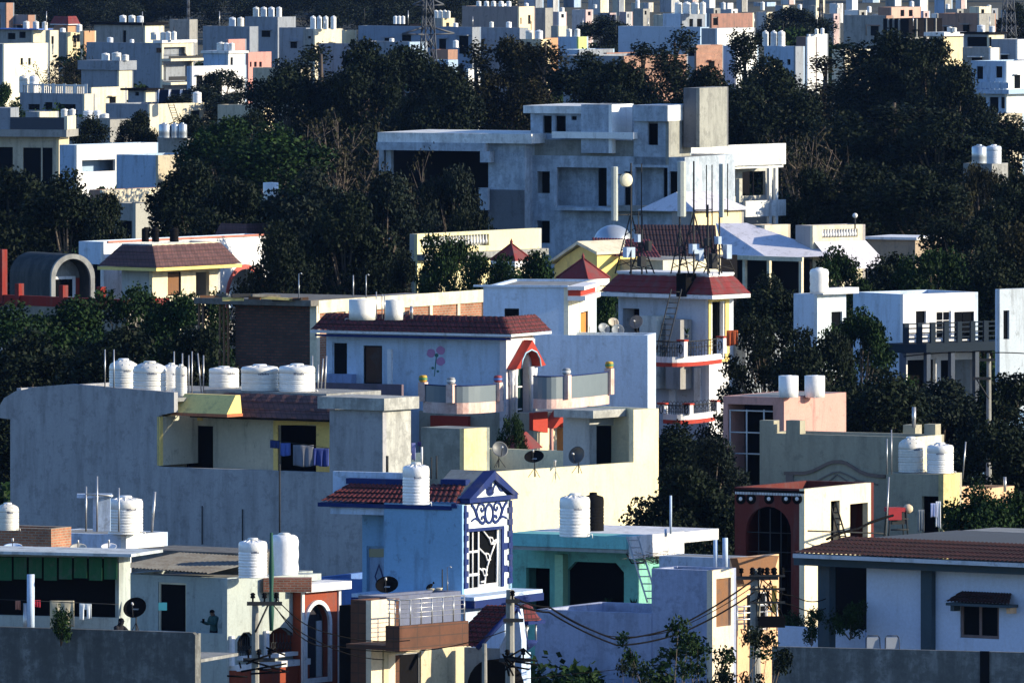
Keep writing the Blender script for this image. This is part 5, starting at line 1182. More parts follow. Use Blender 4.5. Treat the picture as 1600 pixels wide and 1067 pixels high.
RWR = paint((.22, .02, .015), .3, key='deep_red_wall'); mb = MB(RWR); RWz = RW.Z(465, 0); mb.box(RW.X(-10), 0, 0, .2, RWz - .6, RWz - .1); mb.box(0.01, .2, 0, RW.Y(215, 0) + 2, RWz - .6, RWz - .1); mb.mat(paint((.26, .24, .2), .6, key='wall_base')).box(RW.X(-10), 0, .03, .17, 0, RWz - .605); mb.box(.03, .17, .2, RW.Y(215, 0) + 2, 0, RWz - .605)
mb.mat(RWR)
for px in (2, 28, 97, 156): x = RW.X(px); mb.box(x - .15, x + .15, -.08, .28, RWz - .7, RWz + (.5 if px > 20 else 2.2))
mb.build('masonry', RW.e)
RF = Bld('house', 'dark purple pyramid roofed house behind the white bungalow', 385, 28, 35)
kf_ = RF.block(345, 385, 425, 385, par=0, mat=PALEB, d=None); RF.skirt(kf_, 350, 380, out=.5, mat=PURT, ft=.1)
tank('lone white cylinder tank on a frame among the trees', 423, 285, 24, s=24.6, ybot=314, style='drum')
p = W(423, 315, 24.6); mb = MB(IRON)
for dx, dy in ((-.4, -.4), (.4, -.4), (-.4, .4), (.4, .4)): mb.tube([(dx, dy, 0), (dx, dy, p.z)], .05, 5)
mb.box(-.55, .55, -.55, .55, p.z - .1, p.z - .01); o = mb.build('tank_stand'); o.location = (p.x, p.y, 0); tag(o, 'spindly iron stand under the lone white tank', 'stand')

# ---------------- balustrade house and pavilions ----------------
XB = Bld('house', 'yellow house with a white balustraded roof terrace in the middle', 655, 28, 35)
kx_ = XB.block(640, 652, 846, 366, par=1.0, mat=paint((.5, .5, .45), .2, key='soft_cream'), matB=paint((.78, .70, .40), .2, key='pale_yellow'), B=[('o', 660, 368, 764, 386)], d=None)
xq = kx_.cx; mb = MB(WHITE(.2)); ya, yb_ = XB.Y(660, xq), XB.Y(764, xq); z0_, z1_ = XB.Z(386, xq, ya), XB.Z(368, xq, ya)
n = 22
for i in range(n): mb.lathe([(.06, z0_), (.10, z0_ + .15), (.05, z0_ + .3), (.05, z1_ - .15), (.09, z1_)], xq - .1, ya + (yb_ - ya) * (i + .5) / n, 6)
mb.build('balustrade', XB.e)
mb = MB(CONC); mb.box(xq + .004, xq + .5, ya - .5, kx_.d, z0_ - .75, z0_ - .4); mb.build('ledge', XB.e)
def kiosk(label, px, yap, yeave, ybot, w, s, m=REDP):
    e_ = Bld('pavilion', label, px, s, 35, 'pavilion', 'red pyramid roofed pavilions'); h = w / s / 2
    zt, ze, zb = HC - (yap - YH) / s, HC - (yeave - YH) / s, HC - (ybot - YH) / s
    r_ = h / .82
    mb = MB(m); c = [(-r_, -r_), (r_, -r_), (r_, r_), (-r_, r_)]
    c = [(x * .66, y * .66) for x, y in c]
    mb.add([(0, 0, zt)] + [(x, y, ze) for x, y in c], [(0, 2, 1)[::-1], (0, 3, 2)[::-1], (0, 4, 3)[::-1], (0, 1, 4)[::-1], (1, 2, 3, 4)[::-1]])
    for x, y in c: mb.tube([(0, 0, zt + .02), (x, y, ze + .03)], .05, 5)
    mb.lathe([(.06, zt), (.09, zt + .1), (.01, zt + .3)], 0, 0, 8); mb.build('pyramid_roof', e_.e)
    mb = MB(WHITE(.1)); q = abs(c[0][0]) * .97; mb.box(-q, q, -q, q, ze - .35, ze - .005); mb.build('fascia', e_.e)
    mb = MB(LCREAM); q *= .85; mb.box(-q, q, -q, q, 0, ze - .36); mb.build('body', e_.e); return e_
kiosk('smaller red pyramid roofed pavilion beside the balustrade', 799, 381, 407, 415, 60, 28.6)
kiosk('larger red pyramid roofed pavilion right of the yellow gable', 911, 404, 435, 445, 76, 30)
YG = Bld('house', 'yellow gabled house with dark red roofs and a white arch behind the pavilions', 935, 28.6, 40)
y0_ = 0; mb = MB(YELLOW); xg = YG.X(868)
mb.plate([YG.PA(866, 470), YG.PA(933, 470), YG.PA(933, 398), YG.PA(907, 385), YG.PA(880, 402), YG.PA(866, 415)], [], (0, 0, 0), (1, 0, 0), (0, 0, 1), (0, -1, 0), 4); mb.build('gable_wall', YG.e)
mb = MB(LCREAM)
a_, b_, c_2 = YG.PA(862, 413), YG.PA(907, 382), YG.PA(938, 398)
mb.add([(a_[0], -.3, a_[1]), (b_[0], -.3, b_[1]), (c_2[0], -.3, c_2[1]), (a_[0], 4, a_[1]), (b_[0], 4, b_[1]), (c_2[0], 4, c_2[1]), (a_[0], -.3, a_[1] + .15), (b_[0], -.3, b_[1] + .18), (c_2[0], -.3, c_2[1] + .15), (a_[0], 4, a_[1] + .15), (b_[0], 4, b_[1] + .18), (c_2[0], 4, c_2[1] + .15)],
    [(0, 1, 7, 6), (1, 2, 8, 7), (6, 7, 10, 9), (7, 8, 11, 10), (0, 3, 4, 1), (1, 4, 5, 2), (2, 5, 11, 8), (0, 6, 9, 3)]); mb.build('gable_roof', YG.e)
kyg = YG.block(935, 1036, None, 407, y0=2, par=0, mat=LCREAM, d=5, A=[('oa', 945, 408, 966, 460)], name='porch_wall')
mb = MB(REDP); za, zb = YG.Z(377, YG.X(980), 2), YG.Z(402, YG.X(980), 2)
mb.patch((YG.X(930, 1.2), 1.2, zb), (YG.X(1034, 1.2), 1.2, zb), (YG.X(1015, 4), 4, za), (YG.X(925, 4), 4, za), 20, 4, .03); mb.build('red_roof', YG.e)
RR_ = Bld('house', 'house with a broad deep red sloping roof behind the phone masts', 1120, 28, 12)
za, zb = RR_.Z(357, 0), RR_.Z(402, 0)
mb = MB(REDD); mb.patch((RR_.X(1000), 0, zb), (RR_.X(1122), 0, zb), (RR_.X(1118, 5), 5, za), (RR_.X(990, 5), 5, za), 24, 6, .03); mb.build('roof', RR_.e)
RR_.block(1000, 1120, None, 404, y0=.6, par=0, mat=DARK, d=6)
mb = MB(TANKS); p = W(958, 378, 26.5); mb.lathe([(1.15 * math.cos(a), 1.0 * math.sin(a)) for a in [i * .157 for i in range(10)]], n=24); mb.lathe([(1.2, -3), (1.2, 0)], n=24); o = mb.build('dome'); o.location = p; tag(o, 'grey metal dome behind the left phone mast', 'dome')

# ---------------- grey roofed houses right of the masts ----------------
SR = paint((.62, .62, .70), .2, key='shed_roof_white')
YW = Bld('house', 'small yellow house with a white pitched roof beside the phone masts', 1070, 26.5, 38)
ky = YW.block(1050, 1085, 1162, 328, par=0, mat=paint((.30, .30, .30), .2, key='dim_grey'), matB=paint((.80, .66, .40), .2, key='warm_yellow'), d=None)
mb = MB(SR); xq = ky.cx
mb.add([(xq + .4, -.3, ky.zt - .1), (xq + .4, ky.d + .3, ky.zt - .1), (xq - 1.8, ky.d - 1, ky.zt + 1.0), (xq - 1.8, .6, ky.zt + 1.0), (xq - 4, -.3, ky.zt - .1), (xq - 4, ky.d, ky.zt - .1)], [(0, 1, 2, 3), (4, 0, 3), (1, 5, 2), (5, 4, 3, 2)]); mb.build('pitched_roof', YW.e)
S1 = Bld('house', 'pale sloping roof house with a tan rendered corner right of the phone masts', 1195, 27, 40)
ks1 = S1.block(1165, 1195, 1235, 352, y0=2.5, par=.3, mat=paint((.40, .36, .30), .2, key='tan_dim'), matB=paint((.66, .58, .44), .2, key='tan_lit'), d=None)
mb = MB(SR); zz1, zz0 = S1.Z(352, 0), S1.Z(402, 0)
mb.add([(S1.X(1118, 1), 1, zz1), (S1.X(1160, 2), 2.4, zz1), (S1.X(1200, -.5), 2.5, zz0 + .8), (S1.X(1262, -.8), 2.4, zz0 + .1), (S1.X(1130, -.8), -.8, zz0 + .1), (S1.X(1200, -.8), -.8, zz0)], [(0, 4, 5, 1), (1, 5, 3, 2)]); mb.build('lean_to_roof', S1.e)
mb = MB(LCREAM); mb.box(S1.X(1128, -.8), S1.X(1255, -.8), -.9, -.75, zz0 - .15, zz0 + .1)
for px in (1130, 1160, 1198, 1248): x = S1.X(px, -.7); mb.box(x, x + .2, -.7, -.5, 0, zz0 - .16)
mb.build('veranda_frame', S1.e); MB(BLACK).box(S1.X(1125, 1), S1.X(1262, 1), 1.2, 1.4, 0, zz0 - .1).build('shade_backing', S1.e)  # black box imitates shade under the lean-to roof
S2 = Bld('house', 'cream house with balustraded parapet above a pale sloping roof on the right', 1275, 27, 50)
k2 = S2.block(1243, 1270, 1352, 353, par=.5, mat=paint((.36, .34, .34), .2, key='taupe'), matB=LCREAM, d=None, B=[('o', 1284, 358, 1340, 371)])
mb = MB(WHITE(.2)); ya, yb_ = S2.Y(1284, k2.cx), S2.Y(1340, k2.cx); z0_, z1_ = S2.Z(371, k2.cx, ya), S2.Z(358, k2.cx, ya)
for i in range(13): mb.lathe([(.07, z0_), (.10, z0_ + .15), (.05, z1_ - .15), (.09, z1_)], k2.cx - .1, ya + (yb_ - ya) * (i + .5) / 13, 6)
mb.build('balustrade', S2.e)
mb = MB(SR); z_a, z_b = S2.Z(378, k2.cx, 0), S2.Z(420, k2.cx, 0); mb.add([(k2.cx + .02, .1, z_a), (k2.cx + .02, k2.d, z_a), (k2.cx + 1.6, k2.d + .6, z_b), (k2.cx + 1.6, .4, z_b)], [(0, 3, 2, 1)]); mb.build('lean_to_roof', S2.e)
S3 = Bld('house', 'low tan house with a white roof edge behind the balustraded house', 1430, 26.6, 25)
k_ = S3.block(1355, 1430, 1470, 375, par=.1, mat=paint((.34, .27, .20), .3, key='umber'), d=None)
MB(WHITE(.1)).box(k_.lx - .2, k_.cx + .2, -.25, k_.d, k_.zt + .003, k_.zt + .15).build('roof_slab', S3.e)
tank('group of ribbed white tanks on the dark treetop building, left one', 1530, 226, 24, s=22.5, ybot=256, style='steel')
tank('ribbed white tank in the dark trees at right, beside its twin', 1553, 226, 24, s=22.4, ybot=256, style='white')
TB = Bld('house', 'dark concrete stub building carrying twin tanks among the right hand trees', 1545, 22, 30)
TB.block(1505, 1550, 1575, 256, par=0, mat=CONC, d=None)

# ---------------- big unfinished concrete mansion ----------------
MW = paint((.46, .54, .64), .8, (.10, .12, .15), .6, key='mansion_blue'); MC = paint((.30, .31, .29), .6, (.1, .1, .1), .6, key='mansion_concrete'); MWL = paint((.76, .78, .78), .6, (.14, .14, .14), .5, key='mansion_white'); MG = paint((.13, .14, .16), .4, (.05, .05, .05), .5, key='mansion_grey'); BRW = paint((.80, .82, .82), .05, key='bright_white')
Y = Bld('mansion', 'huge unfinished concrete mansion with stacked flat roofs and empty window openings', 955, 25, 24, 'building')
y1 = Y.block(822, 1070, None, 246, par=0, mat=MW, d=8, A=[('o', 839, 268, 859, 302), ('o', 839, 345, 859, 380), ('o', 870, 262, 948, 322), ('o', 975, 268, 988, 322), ('o', 992, 262, 1043, 322), ('o', 1046, 268, 1062, 322)], name='facade')
MB(MW).box(Y.X(868, 1.2), Y.X(935, 1.2), 1.2, 1.3, 3, y1.zt - .2).build('balcony_back', Y.e)
MB(MW).box(Y.X(992, 1.0), Y.X(1037, 1.0), 1.0, 1.1, 3, y1.zt - .2).build('balcony_back', Y.e)
MB(DARK).box(y1.lx + .3, y1.cx - .3, 4, 4.1, 1, y1.zt - .3).build('shade_backing', Y.e)  # dark sheet imitates shade inside the empty openings
mb = MB(MW); z = Y.Z(329, 0); mb.box(Y.X(866, -1), Y.X(960, -1), -1, -.01, z, z + .2); mb.box(Y.X(866, -1), Y.X(868, -1), -1, -.8, z + .2, z + .9); mb.mat(CONC).box(Y.X(948, -.9), Y.X(1072, -.9), -.9, -.02, z, z + .35); mb.build('balcony_slab', Y.e)
y2 = Y.block(763, 820, None, 222, y0=-1.2, par=0, mat=MW, d=8, name='left_wing')
MB(MG).box(y2.lx + .01, y2.cx - .01, -1.26, -1.203, 0, Y.Z(297, y2.cx, -1.2)).build('bare_render', Y.e)
mb = MB(MWL); z1, z0 = Y.Z(207, Y.X(700)), Y.Z(222, Y.X(700)); mb.box(Y.X(590, -1.8), Y.X(830, -1.8), -1.8, 6, z0, z1); mb.mat(MW).box(Y.X(588, -2), Y.X(757, -2), -2, 6, z0 - .5, z0 - .004); mb.box(Y.X(750, -2), Y.X(765, -2), -2, -1.3, z0 - 1.2, z0 - .51); mb.build('roof_slab', Y.e)
mb = MB(MW); 
for px in (592, 603): x = Y.X(px, -1); mb.box(x, x + .35, -1, -.6, 0, z0 - .51)
mb.box(Y.X(748, -1.6), Y.X(762, -1.6), -1.6, -1.3, Y.Z(330, 0), Y.Z(295, 0)); mb.build('column', Y.e)
MB(DARK).box(Y.X(600, 3), Y.X(760, 3), 3.5, 3.7, 0, z0 - .6).build('shade_backing', Y.e)  # dark sheet imitates shade under the roof slab
y3 = Y.block(829, 918, None, 178, y0=.5, par=0, zb=y1.zt - .3, mat=MW, d=6, A=[('o', 848, 181, 862, 209), ('o', 868, 181, 884, 208), ('s', 893, 182, 901, 188)], cap=(.35, .48, MWL), name='upper_room')
y4 = Y.block(908, 956, 990, 164, y0=-.3, par=0, zb=y1.zt + .2, mat=MW, matB=BRW, d=None, name='white_block')
mb = MB(BRW); yy = .15; za, zb = Y.Z(207, Y.X(930, -.8), -.8), Y.Z(217, Y.X(930, -.8), -.8); mb.plate([Y.PB(862, 217, y4.cx + .5), Y.PB(990, 218, y4.cx + .5), Y.PB(990, 206, y4.cx + .5), Y.PB(870, 208, y4.cx + .5)], [], (y4.cx + .5, 0, 0), (0, 1, 0), (0, 0, 1), (1, 0, 0), .3) if False else mb.box(Y.X(862, -.6), Y.X(990, -.6), -.6, .1, zb, za); mb.build('parapet', Y.e)
mb = MB(MC); mb.box(Y.X(826, .3), Y.X(995, .3), .3, .5, y1.zt, Y.Z(219, Y.X(900, .3))); mb.build('terrace_parapet', Y.e)
y5 = Y.block(990, 1045, 1080, 190, y0=.0, par=0, zb=y1.zt - .5, mat=MW, matB=MC, d=None, A=[('o', 1012, 191, 1028, 227)], name='stair_room')
mb = MB(MW); mb.box(Y.X(988, -.3), Y.X(1042, -.3), -.3, 4.0, y5.zt + .003, y5.zt + 1.0); mb.mat(MWL).box(Y.X(1042, -.3) + .003, Y.X(1042, -.3) + .06, -.28, 3.98, y5.zt + .01, y5.zt + .99); mb.build('roof_slab', Y.e)
y6 = Y.block(1068, 1093, 1138, 138, y0=2.0, par=0, zb=Y.Z(231, Y.X(1093, 2), 2), mat=MG, matB=MC, d=None, name='tower')
xr2 = Y.X(1078, -1); mb = MB(MWL)
Yb = Bld('x', 'x', 1078, 25, 12); ym_ = Yb
e_old = Yb.e; Yb.e = Y.e
# right wing in the same building, turned slightly
bpy.data.objects.remove(e_old); 
def toY(bb, x, y): return loc(Y, bb.world(x, y, 0))
def boxY(mb, bb, x0, x1, y0, y1, z0, z1):
    c = [toY(bb, x, y) for x, y in ((x0, y0), (x1, y0), (x1, y1), (x0, y1))]
    mb.add([(v.x, v.y, z) for z in (z0, z1) for v in c], [(3, 2, 1, 0), (4, 5, 6, 7), (0, 1, 5, 4), (1, 2, 6, 5), (2, 3, 7, 6), (3, 0, 4, 7)])
bb = Bld.__new__(Bld); bb.s = 24.8; bb.a = R(-50); bb.ca, bb.sa = math.cos(bb.a), math.sin(bb.a); bb.ox, bb.oy = (1078 - 800) / 24.8, F / 24.8
# (local x now runs to the right and away: sunlit front)
za, zb = bb.Z(229, 0), bb.Z(262, 0); xe = bb.X(1228)
mb = MB(MWL); boxY(mb, bb, 0, xe, 0, .2, zb, za); boxY(mb, bb, bb.X(1165), xe, 0, .2, bb.Z(338, bb.X(1200)), bb.Z(313, bb.X(1200))); boxY(mb, bb, 0, xe, .21, 5, zb - .2, zb)
for px in (1202, 1212): boxY(mb, bb, bb.X(px), bb.X(px) + .25, .0, .2, 1, zb - .21)
mb.build('right_balcony', Y.e)
mb = MB(paint((.50, .50, .46), .3, key='wing_wall')); xs = [bb.X(p, 2.2) for p in (1085, 1125, 1150, 1160, 1196, 1215)]
z0_, z1_, z2_, z3_ = bb.Z(310, 2, 2), bb.Z(272, 2, 2), 0, zb - .21
boxY(mb, bb, xs[0], xs[1], 2.2, 2.4, 0, z3_); boxY(mb, bb, xs[2], xs[3], 2.2, 2.4, 0, z3_); boxY(mb, bb, xs[4], xs[5], 2.2, 2.4, 0, z3_)
for a, b_ in ((1, 2), (3, 4)): boxY(mb, bb, xs[a] + .003, xs[b_] - .003, 2.2, 2.4, 0, z0_); boxY(mb, bb, xs[a] + .003, xs[b_] - .003, 2.2, 2.4, z1_, z3_)
mb.mat(DARK); boxY(mb, bb, xs[0], xs[5], 4.5, 4.6, 0, z3_); boxY(mb, bb, (xs[3] + xs[4]) / 2 - .04, (xs[3] + xs[4]) / 2 + .04, 2.25, 2.3, z0_, z1_)
mb.build('right_wing', Y.e)
# ---------------- far town ----------------
ORD = ['leftmost', 'second from left', 'third from left', 'fourth from left', 'fifth from left', 'sixth from left', 'seventh from left']
NUMS = ['first', 'second', 'third', 'fourth', 'fifth', 'sixth', 'seventh', 'eighth', 'ninth', 'tenth', 'eleventh', 'twelfth', 'thirteenth', 'fourteenth', 'fifteenth', 'sixteenth', 'seventeenth', 'eighteenth', 'nineteenth', 'twentieth', 'twenty-first', 'twenty-second', 'twenty-third', 'twenty-fourth', 'twenty-fifth', 'twenty-sixth', 'twenty-seventh', 'twenty-eighth']
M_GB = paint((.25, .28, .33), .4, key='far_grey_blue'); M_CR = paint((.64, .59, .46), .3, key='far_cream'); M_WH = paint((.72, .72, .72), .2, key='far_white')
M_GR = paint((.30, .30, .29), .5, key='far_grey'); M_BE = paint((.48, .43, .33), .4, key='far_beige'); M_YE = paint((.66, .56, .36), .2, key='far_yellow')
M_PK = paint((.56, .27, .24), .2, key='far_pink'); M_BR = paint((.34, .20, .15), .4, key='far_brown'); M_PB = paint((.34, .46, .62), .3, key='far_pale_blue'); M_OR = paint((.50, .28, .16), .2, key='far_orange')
M_BK = brick('far_brick', (.40, .18, .12), (.34, .15, .10), (.33, .25, .2), .3, .12, .02)
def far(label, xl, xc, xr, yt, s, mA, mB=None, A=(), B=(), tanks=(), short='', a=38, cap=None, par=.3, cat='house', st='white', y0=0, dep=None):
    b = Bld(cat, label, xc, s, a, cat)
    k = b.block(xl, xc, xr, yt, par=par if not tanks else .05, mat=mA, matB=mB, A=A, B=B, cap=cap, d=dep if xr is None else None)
    big = not any(q in label for q in ('blank', 'blind', 'plain', 'trees', 'hazy', 'blurred', 'stub', 'tower', 'misty'))
    if big:
        pr = random.Random(int(xc * 31 + yt)); D = plain('glass_dark', (0, 0, 0))
        for face in ('A', 'B'):
            if (A if face == 'A' else B): continue
            L = k.cx - k.lx if face == 'A' else k.d
            if L < 2.2: continue
            nw = int(L / 2.6)
            for fl in (0, 1):
                for j in range(nw):
                    if pr.random() < .35: continue
                    u = L * (j + .5 + pr.uniform(-.15, .15)) / max(nw, 1); z = k.zt - 1.9 - fl * 3.1; w_ = pr.choice((.9, 1.2, .8)); h_ = pr.choice((1.2, 1.9, .7))
                    o = MB(D); fr = MB(mB or mA)
                    if face == 'A': o.box(k.lx + u - w_ / 2, k.lx + u + w_ / 2, k.y0 - .03, k.y0 - .004, z - h_ / 2, z + h_ / 2); fr.box(k.lx + u - w_ / 2 - .2, k.lx + u + w_ / 2 + .2, k.y0 - .5, k.y0 - .003, z + h_ / 2 + .05, z + h_ / 2 + .14)
                    else: o.box(k.cx + .008, k.cx + .034, k.y0 + u - w_ / 2, k.y0 + u + w_ / 2, z - h_ / 2, z + h_ / 2); fr.box(k.cx + .007, k.cx + .5, k.y0 + u - w_ / 2 - .2, k.y0 + u + w_ / 2 + .2, z + h_ / 2 + .05, z + h_ / 2 + .14)
                    o.build('window', b.e); fr.build('sunshade', b.e)
    n = len(tanks)
    for i, (px, ty, w) in enumerate(tanks):
        where = (ORD[i] + ' of %s' % ['two', 'three', 'four', 'five', 'six'][n - 2]) if n > 1 else 'single'
        tank('%s %s tank on the %s' % (where, {'white': 'white', 'steel': 'pale grey', 'drum': 'white'}[st], short), px, ty, w, k, min(1.2, max(.5, k.d * .3)), st)
    return b, k
s_ = lambda *a: ('s',) + a
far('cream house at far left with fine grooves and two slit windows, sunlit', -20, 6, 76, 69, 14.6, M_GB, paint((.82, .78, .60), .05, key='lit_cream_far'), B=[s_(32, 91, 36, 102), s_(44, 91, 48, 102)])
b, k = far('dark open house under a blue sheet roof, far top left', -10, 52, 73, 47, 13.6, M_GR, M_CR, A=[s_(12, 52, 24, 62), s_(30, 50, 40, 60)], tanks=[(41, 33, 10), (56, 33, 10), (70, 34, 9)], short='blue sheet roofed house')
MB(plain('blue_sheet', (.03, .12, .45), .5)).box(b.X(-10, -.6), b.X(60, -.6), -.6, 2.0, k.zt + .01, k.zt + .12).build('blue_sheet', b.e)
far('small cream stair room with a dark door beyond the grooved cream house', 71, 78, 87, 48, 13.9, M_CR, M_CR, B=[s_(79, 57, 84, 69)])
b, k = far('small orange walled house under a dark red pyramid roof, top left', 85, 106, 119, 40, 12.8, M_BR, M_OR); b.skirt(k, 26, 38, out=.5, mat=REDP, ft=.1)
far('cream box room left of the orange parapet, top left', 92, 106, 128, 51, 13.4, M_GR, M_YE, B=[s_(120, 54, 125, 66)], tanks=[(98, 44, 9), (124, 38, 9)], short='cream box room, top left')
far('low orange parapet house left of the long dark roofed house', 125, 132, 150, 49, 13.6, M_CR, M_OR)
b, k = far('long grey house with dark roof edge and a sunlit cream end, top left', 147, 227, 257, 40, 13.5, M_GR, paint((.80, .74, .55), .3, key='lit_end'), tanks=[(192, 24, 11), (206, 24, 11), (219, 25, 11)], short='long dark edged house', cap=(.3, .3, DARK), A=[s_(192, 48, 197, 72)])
far('square concrete tower above the cream balconies, top left', 265, 296, 299, 31, 13.4, M_GR, M_GR)
far('tall blank slate grey house left of the cream balconies', 135, 248, 254, 68, 14.9, M_GB, M_GB, tanks=[(172, 70, 10), (206, 66, 7)], short='blank slate house', par=.3)
b, k = far('cream and ochre house with three stacked open balconies, upper left', 243, 253, 304, 68, 15.2, M_GB, M_CR, tanks=[(241, 50, 12), (255, 50, 10), (263, 49, 8), (272, 49, 8)], short='balconied cream house', B=[('o', 256, 74, 290, 84), ('o', 259, 100, 300, 126), s_(246, 75, 254, 83)], cap=(.2, .3, M_WH))
mb = MB(M_CR)
for py in (96, 133): x = k.cx; mb.box(x + .004, x + 1.2, 0, k.d, b.Z(py, x), b.Z(py - 4, x))
mb.mat(IRON)
for py in (86, 118): mb.box(k.cx + .9, k.cx + .95, 0, k.d, b.Z(py + 8, k.cx), b.Z(py + 2, k.cx))
mb.build('balcony', b.e)
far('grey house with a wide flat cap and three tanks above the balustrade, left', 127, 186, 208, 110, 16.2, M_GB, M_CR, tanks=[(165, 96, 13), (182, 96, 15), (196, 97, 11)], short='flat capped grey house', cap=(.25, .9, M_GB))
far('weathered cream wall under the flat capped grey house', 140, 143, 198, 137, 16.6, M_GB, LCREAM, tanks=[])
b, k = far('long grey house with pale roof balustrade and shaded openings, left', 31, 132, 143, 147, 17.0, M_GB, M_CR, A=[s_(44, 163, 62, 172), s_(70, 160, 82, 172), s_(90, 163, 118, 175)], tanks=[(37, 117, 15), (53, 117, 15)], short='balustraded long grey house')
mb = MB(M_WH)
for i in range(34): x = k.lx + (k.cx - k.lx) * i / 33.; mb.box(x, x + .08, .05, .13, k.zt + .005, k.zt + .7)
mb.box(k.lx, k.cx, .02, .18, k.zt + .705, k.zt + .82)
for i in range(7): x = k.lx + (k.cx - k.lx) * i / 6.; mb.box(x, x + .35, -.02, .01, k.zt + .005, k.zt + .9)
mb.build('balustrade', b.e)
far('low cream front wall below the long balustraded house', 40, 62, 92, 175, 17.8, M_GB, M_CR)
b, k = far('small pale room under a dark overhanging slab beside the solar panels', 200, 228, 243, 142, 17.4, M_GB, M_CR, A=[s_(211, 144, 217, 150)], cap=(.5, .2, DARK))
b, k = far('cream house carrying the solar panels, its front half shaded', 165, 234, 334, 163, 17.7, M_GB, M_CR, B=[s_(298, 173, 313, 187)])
for i, px in enumerate((258, 276, 294)):
    p = W(px, 163, 17.6); e = empty('solar_heater', p, -.5, ['leftmost tilted solar panel on the cream roof', 'middle tilted solar panel on the cream roof', 'rightmost tilted solar panel on the cream roof'][i], 'solar panel', 'tilted solar panels')
    PN = plain('solar_blue', (.01, .015, .03), .2)
    mb = MB(PN); mb.add([(-.4, -.5, 0.1), (.6, -.5, 0.1), (.1, .5, 1.25), (-.9, .5, 1.25), (-.4, -.42, 0.06), (.6, -.42, 0.06), (.1, .58, 1.2), (-.9, .58, 1.2)], [(0, 1, 2, 3), (7, 6, 5, 4), (0, 4, 5, 1), (1, 5, 6, 2), (2, 6, 7, 3), (3, 7, 4, 0)]); mb.build('panel', e)
    mb = MB(WHITE(.1)); mb.tube([(.62, -.5, .12), (.12, .5, 1.28)], .05, 4); mb.tube([(-.42, -.5, .12), (-.92, .5, 1.28)], .05, 4); mb.build('frame', e)
tank('white tank at the right end of the solar panels', 308, 143, 14, s=17.7, ybot=161, style='white')
ladder('iron ladder below the solar panels', 276, 190, 267, 163, 18, 17.9, .5, 7)
for i, (px, w, y, yb) in enumerate([(101, 12, 170, 184), (113, 11, 170, 184), (138, 16, 172, 188), (152, 12, 172, 188), (164, 13, 177, 189)]):
    tank(['white tank among dark trees, first from left in a row of five', 'white tank among dark trees, second in a row of five', 'larger white tank among dark trees, third of five in a row', 'white tank among dark trees, fourth in a row of five', 'white tank among dark trees, last in a row of five'][i], px, y, w, s=18.3, ybot=yb)
far('low grey roof carrying a row of five tanks among dark trees', 85, 172, None, 187, 18.4, M_GR, dep=4)
for i, (px, w) in enumerate([(257, 19), (273, 13), (285, 15)]):
    tank(['wide pale grey tank, left of three above the tree line', 'pale grey tank in the middle of three above the tree line', 'pale grey tank, right of three above the tree line'][i], px, 192, w, s=20, ybot=216, style='steel')
far('hidden concrete roof stub under three tanks above the tree line', 246, 293, None, 216, 20, M_GR, dep=3)
far('plain beige shed wall among the trees, left of centre', 340, 412, 418, 165, 18, M_BE, M_YE, A=[s_(364, 186, 392, 192)])
far('streaked grey wall behind dark trees, upper left', 395, 470, 478, 107, 16.4, M_BE, M_BE)
b, k = far('cream house with a dark roof parapet and black windows, left edge', -30, 92, 108, 214, 20.4, M_BE, M_YE, a=12, A=[s_(-10, 230, 20, 275), s_(36, 231, 64, 290), s_(66, 231, 82, 290)])
mb = MB(M_GR); mb.box(b.X(-30), k.cx + .8, -.8, 3, k.zt + .003, k.zt + .55); mb.mat(plain('slate_dark', (.03, .04, .06), .7)).box(b.X(16, -.7), k.cx + .6, -.7, -.5, k.zt + .56, k.zt + 1.5); mb.mat(M_GB).box(b.X(-30), b.X(16, -.7), -.6, 2, k.zt + .56, k.zt + 2.2); mb.mat(M_CR).box(k.cx + .6, k.cx + .85, -.75, 2, k.zt + .56, k.zt + 1.6); mb.build('roof_parapet', b.e)
b, k = far('white house with a long sunlit flat roof edge behind the left trees', 93, 120, 247, 227, 21.3, M_PB, M_WH, par=.1, B=[('o', 128, 250, 180, 268)])
far('pale grey block with a beige panelled sunlit end, left', 182, 247, 322, 243, 21.9, M_PB, M_BE, par=.2)
far('cream ledge house between the two left tree clumps', 140, 160, 268, 297, 22.6, M_BR, M_CR)
far('grey wall with a dark opening between the left tree clumps', 176, 212, 242, 318, 23.6, M_GR, paint((.36, .36, .33), .3, key='dull_render'), A=[s_(182, 345, 206, 380)])
b, k = far('small white house carrying three tanks in front of the pink house, upper left', 318, 357, 384, 84, 15.6, M_PB, M_WH, tanks=[(345, 66, 13), (354, 67, 9), (362, 67, 9)], short='small white house by the pink one', B=[s_(360, 90, 364, 106)], cap=(.2, .25, M_WH))
far('low white garden wall house below the small white house, upper left', 292, 300, 385, 104, 15.9, M_PB, M_WH)
b, k = far('salmon pink house with a railed terrace, upper left', 350, 357, 385, 62, 15.0, M_GB, M_PK)
b, k = far('salmon parapet and white arcade right of the salmon house', 384, 388, 424, 82, 15.1, M_PK, M_PK, B=[s_(389, 97, 393, 105), s_(397, 97, 401, 105), s_(405, 97, 409, 105)])
b, k = far('wide slate blue house behind the salmon house, carrying two tanks', 317, 390, 396, 42, 14.3, M_GB, M_GB, tanks=[(363, 27, 11), (376, 27, 11)], short='wide slate blue house')
b, k = far('tall slate grey house with four tanks, upper left of centre', 383, 434, 462, 27, 14.0, M_GB, M_GB, tanks=[(400, 11, 10), (412, 11, 10), (424, 11, 10), (436, 11, 9)], short='tall slate grey house')
far('small cream room with red slab on the slate grey house', 434, 437, 456, 30, 13.9, M_CR, M_CR, cap=(.2, .15, M_OR), B=[s_(443, 33, 453, 42)])
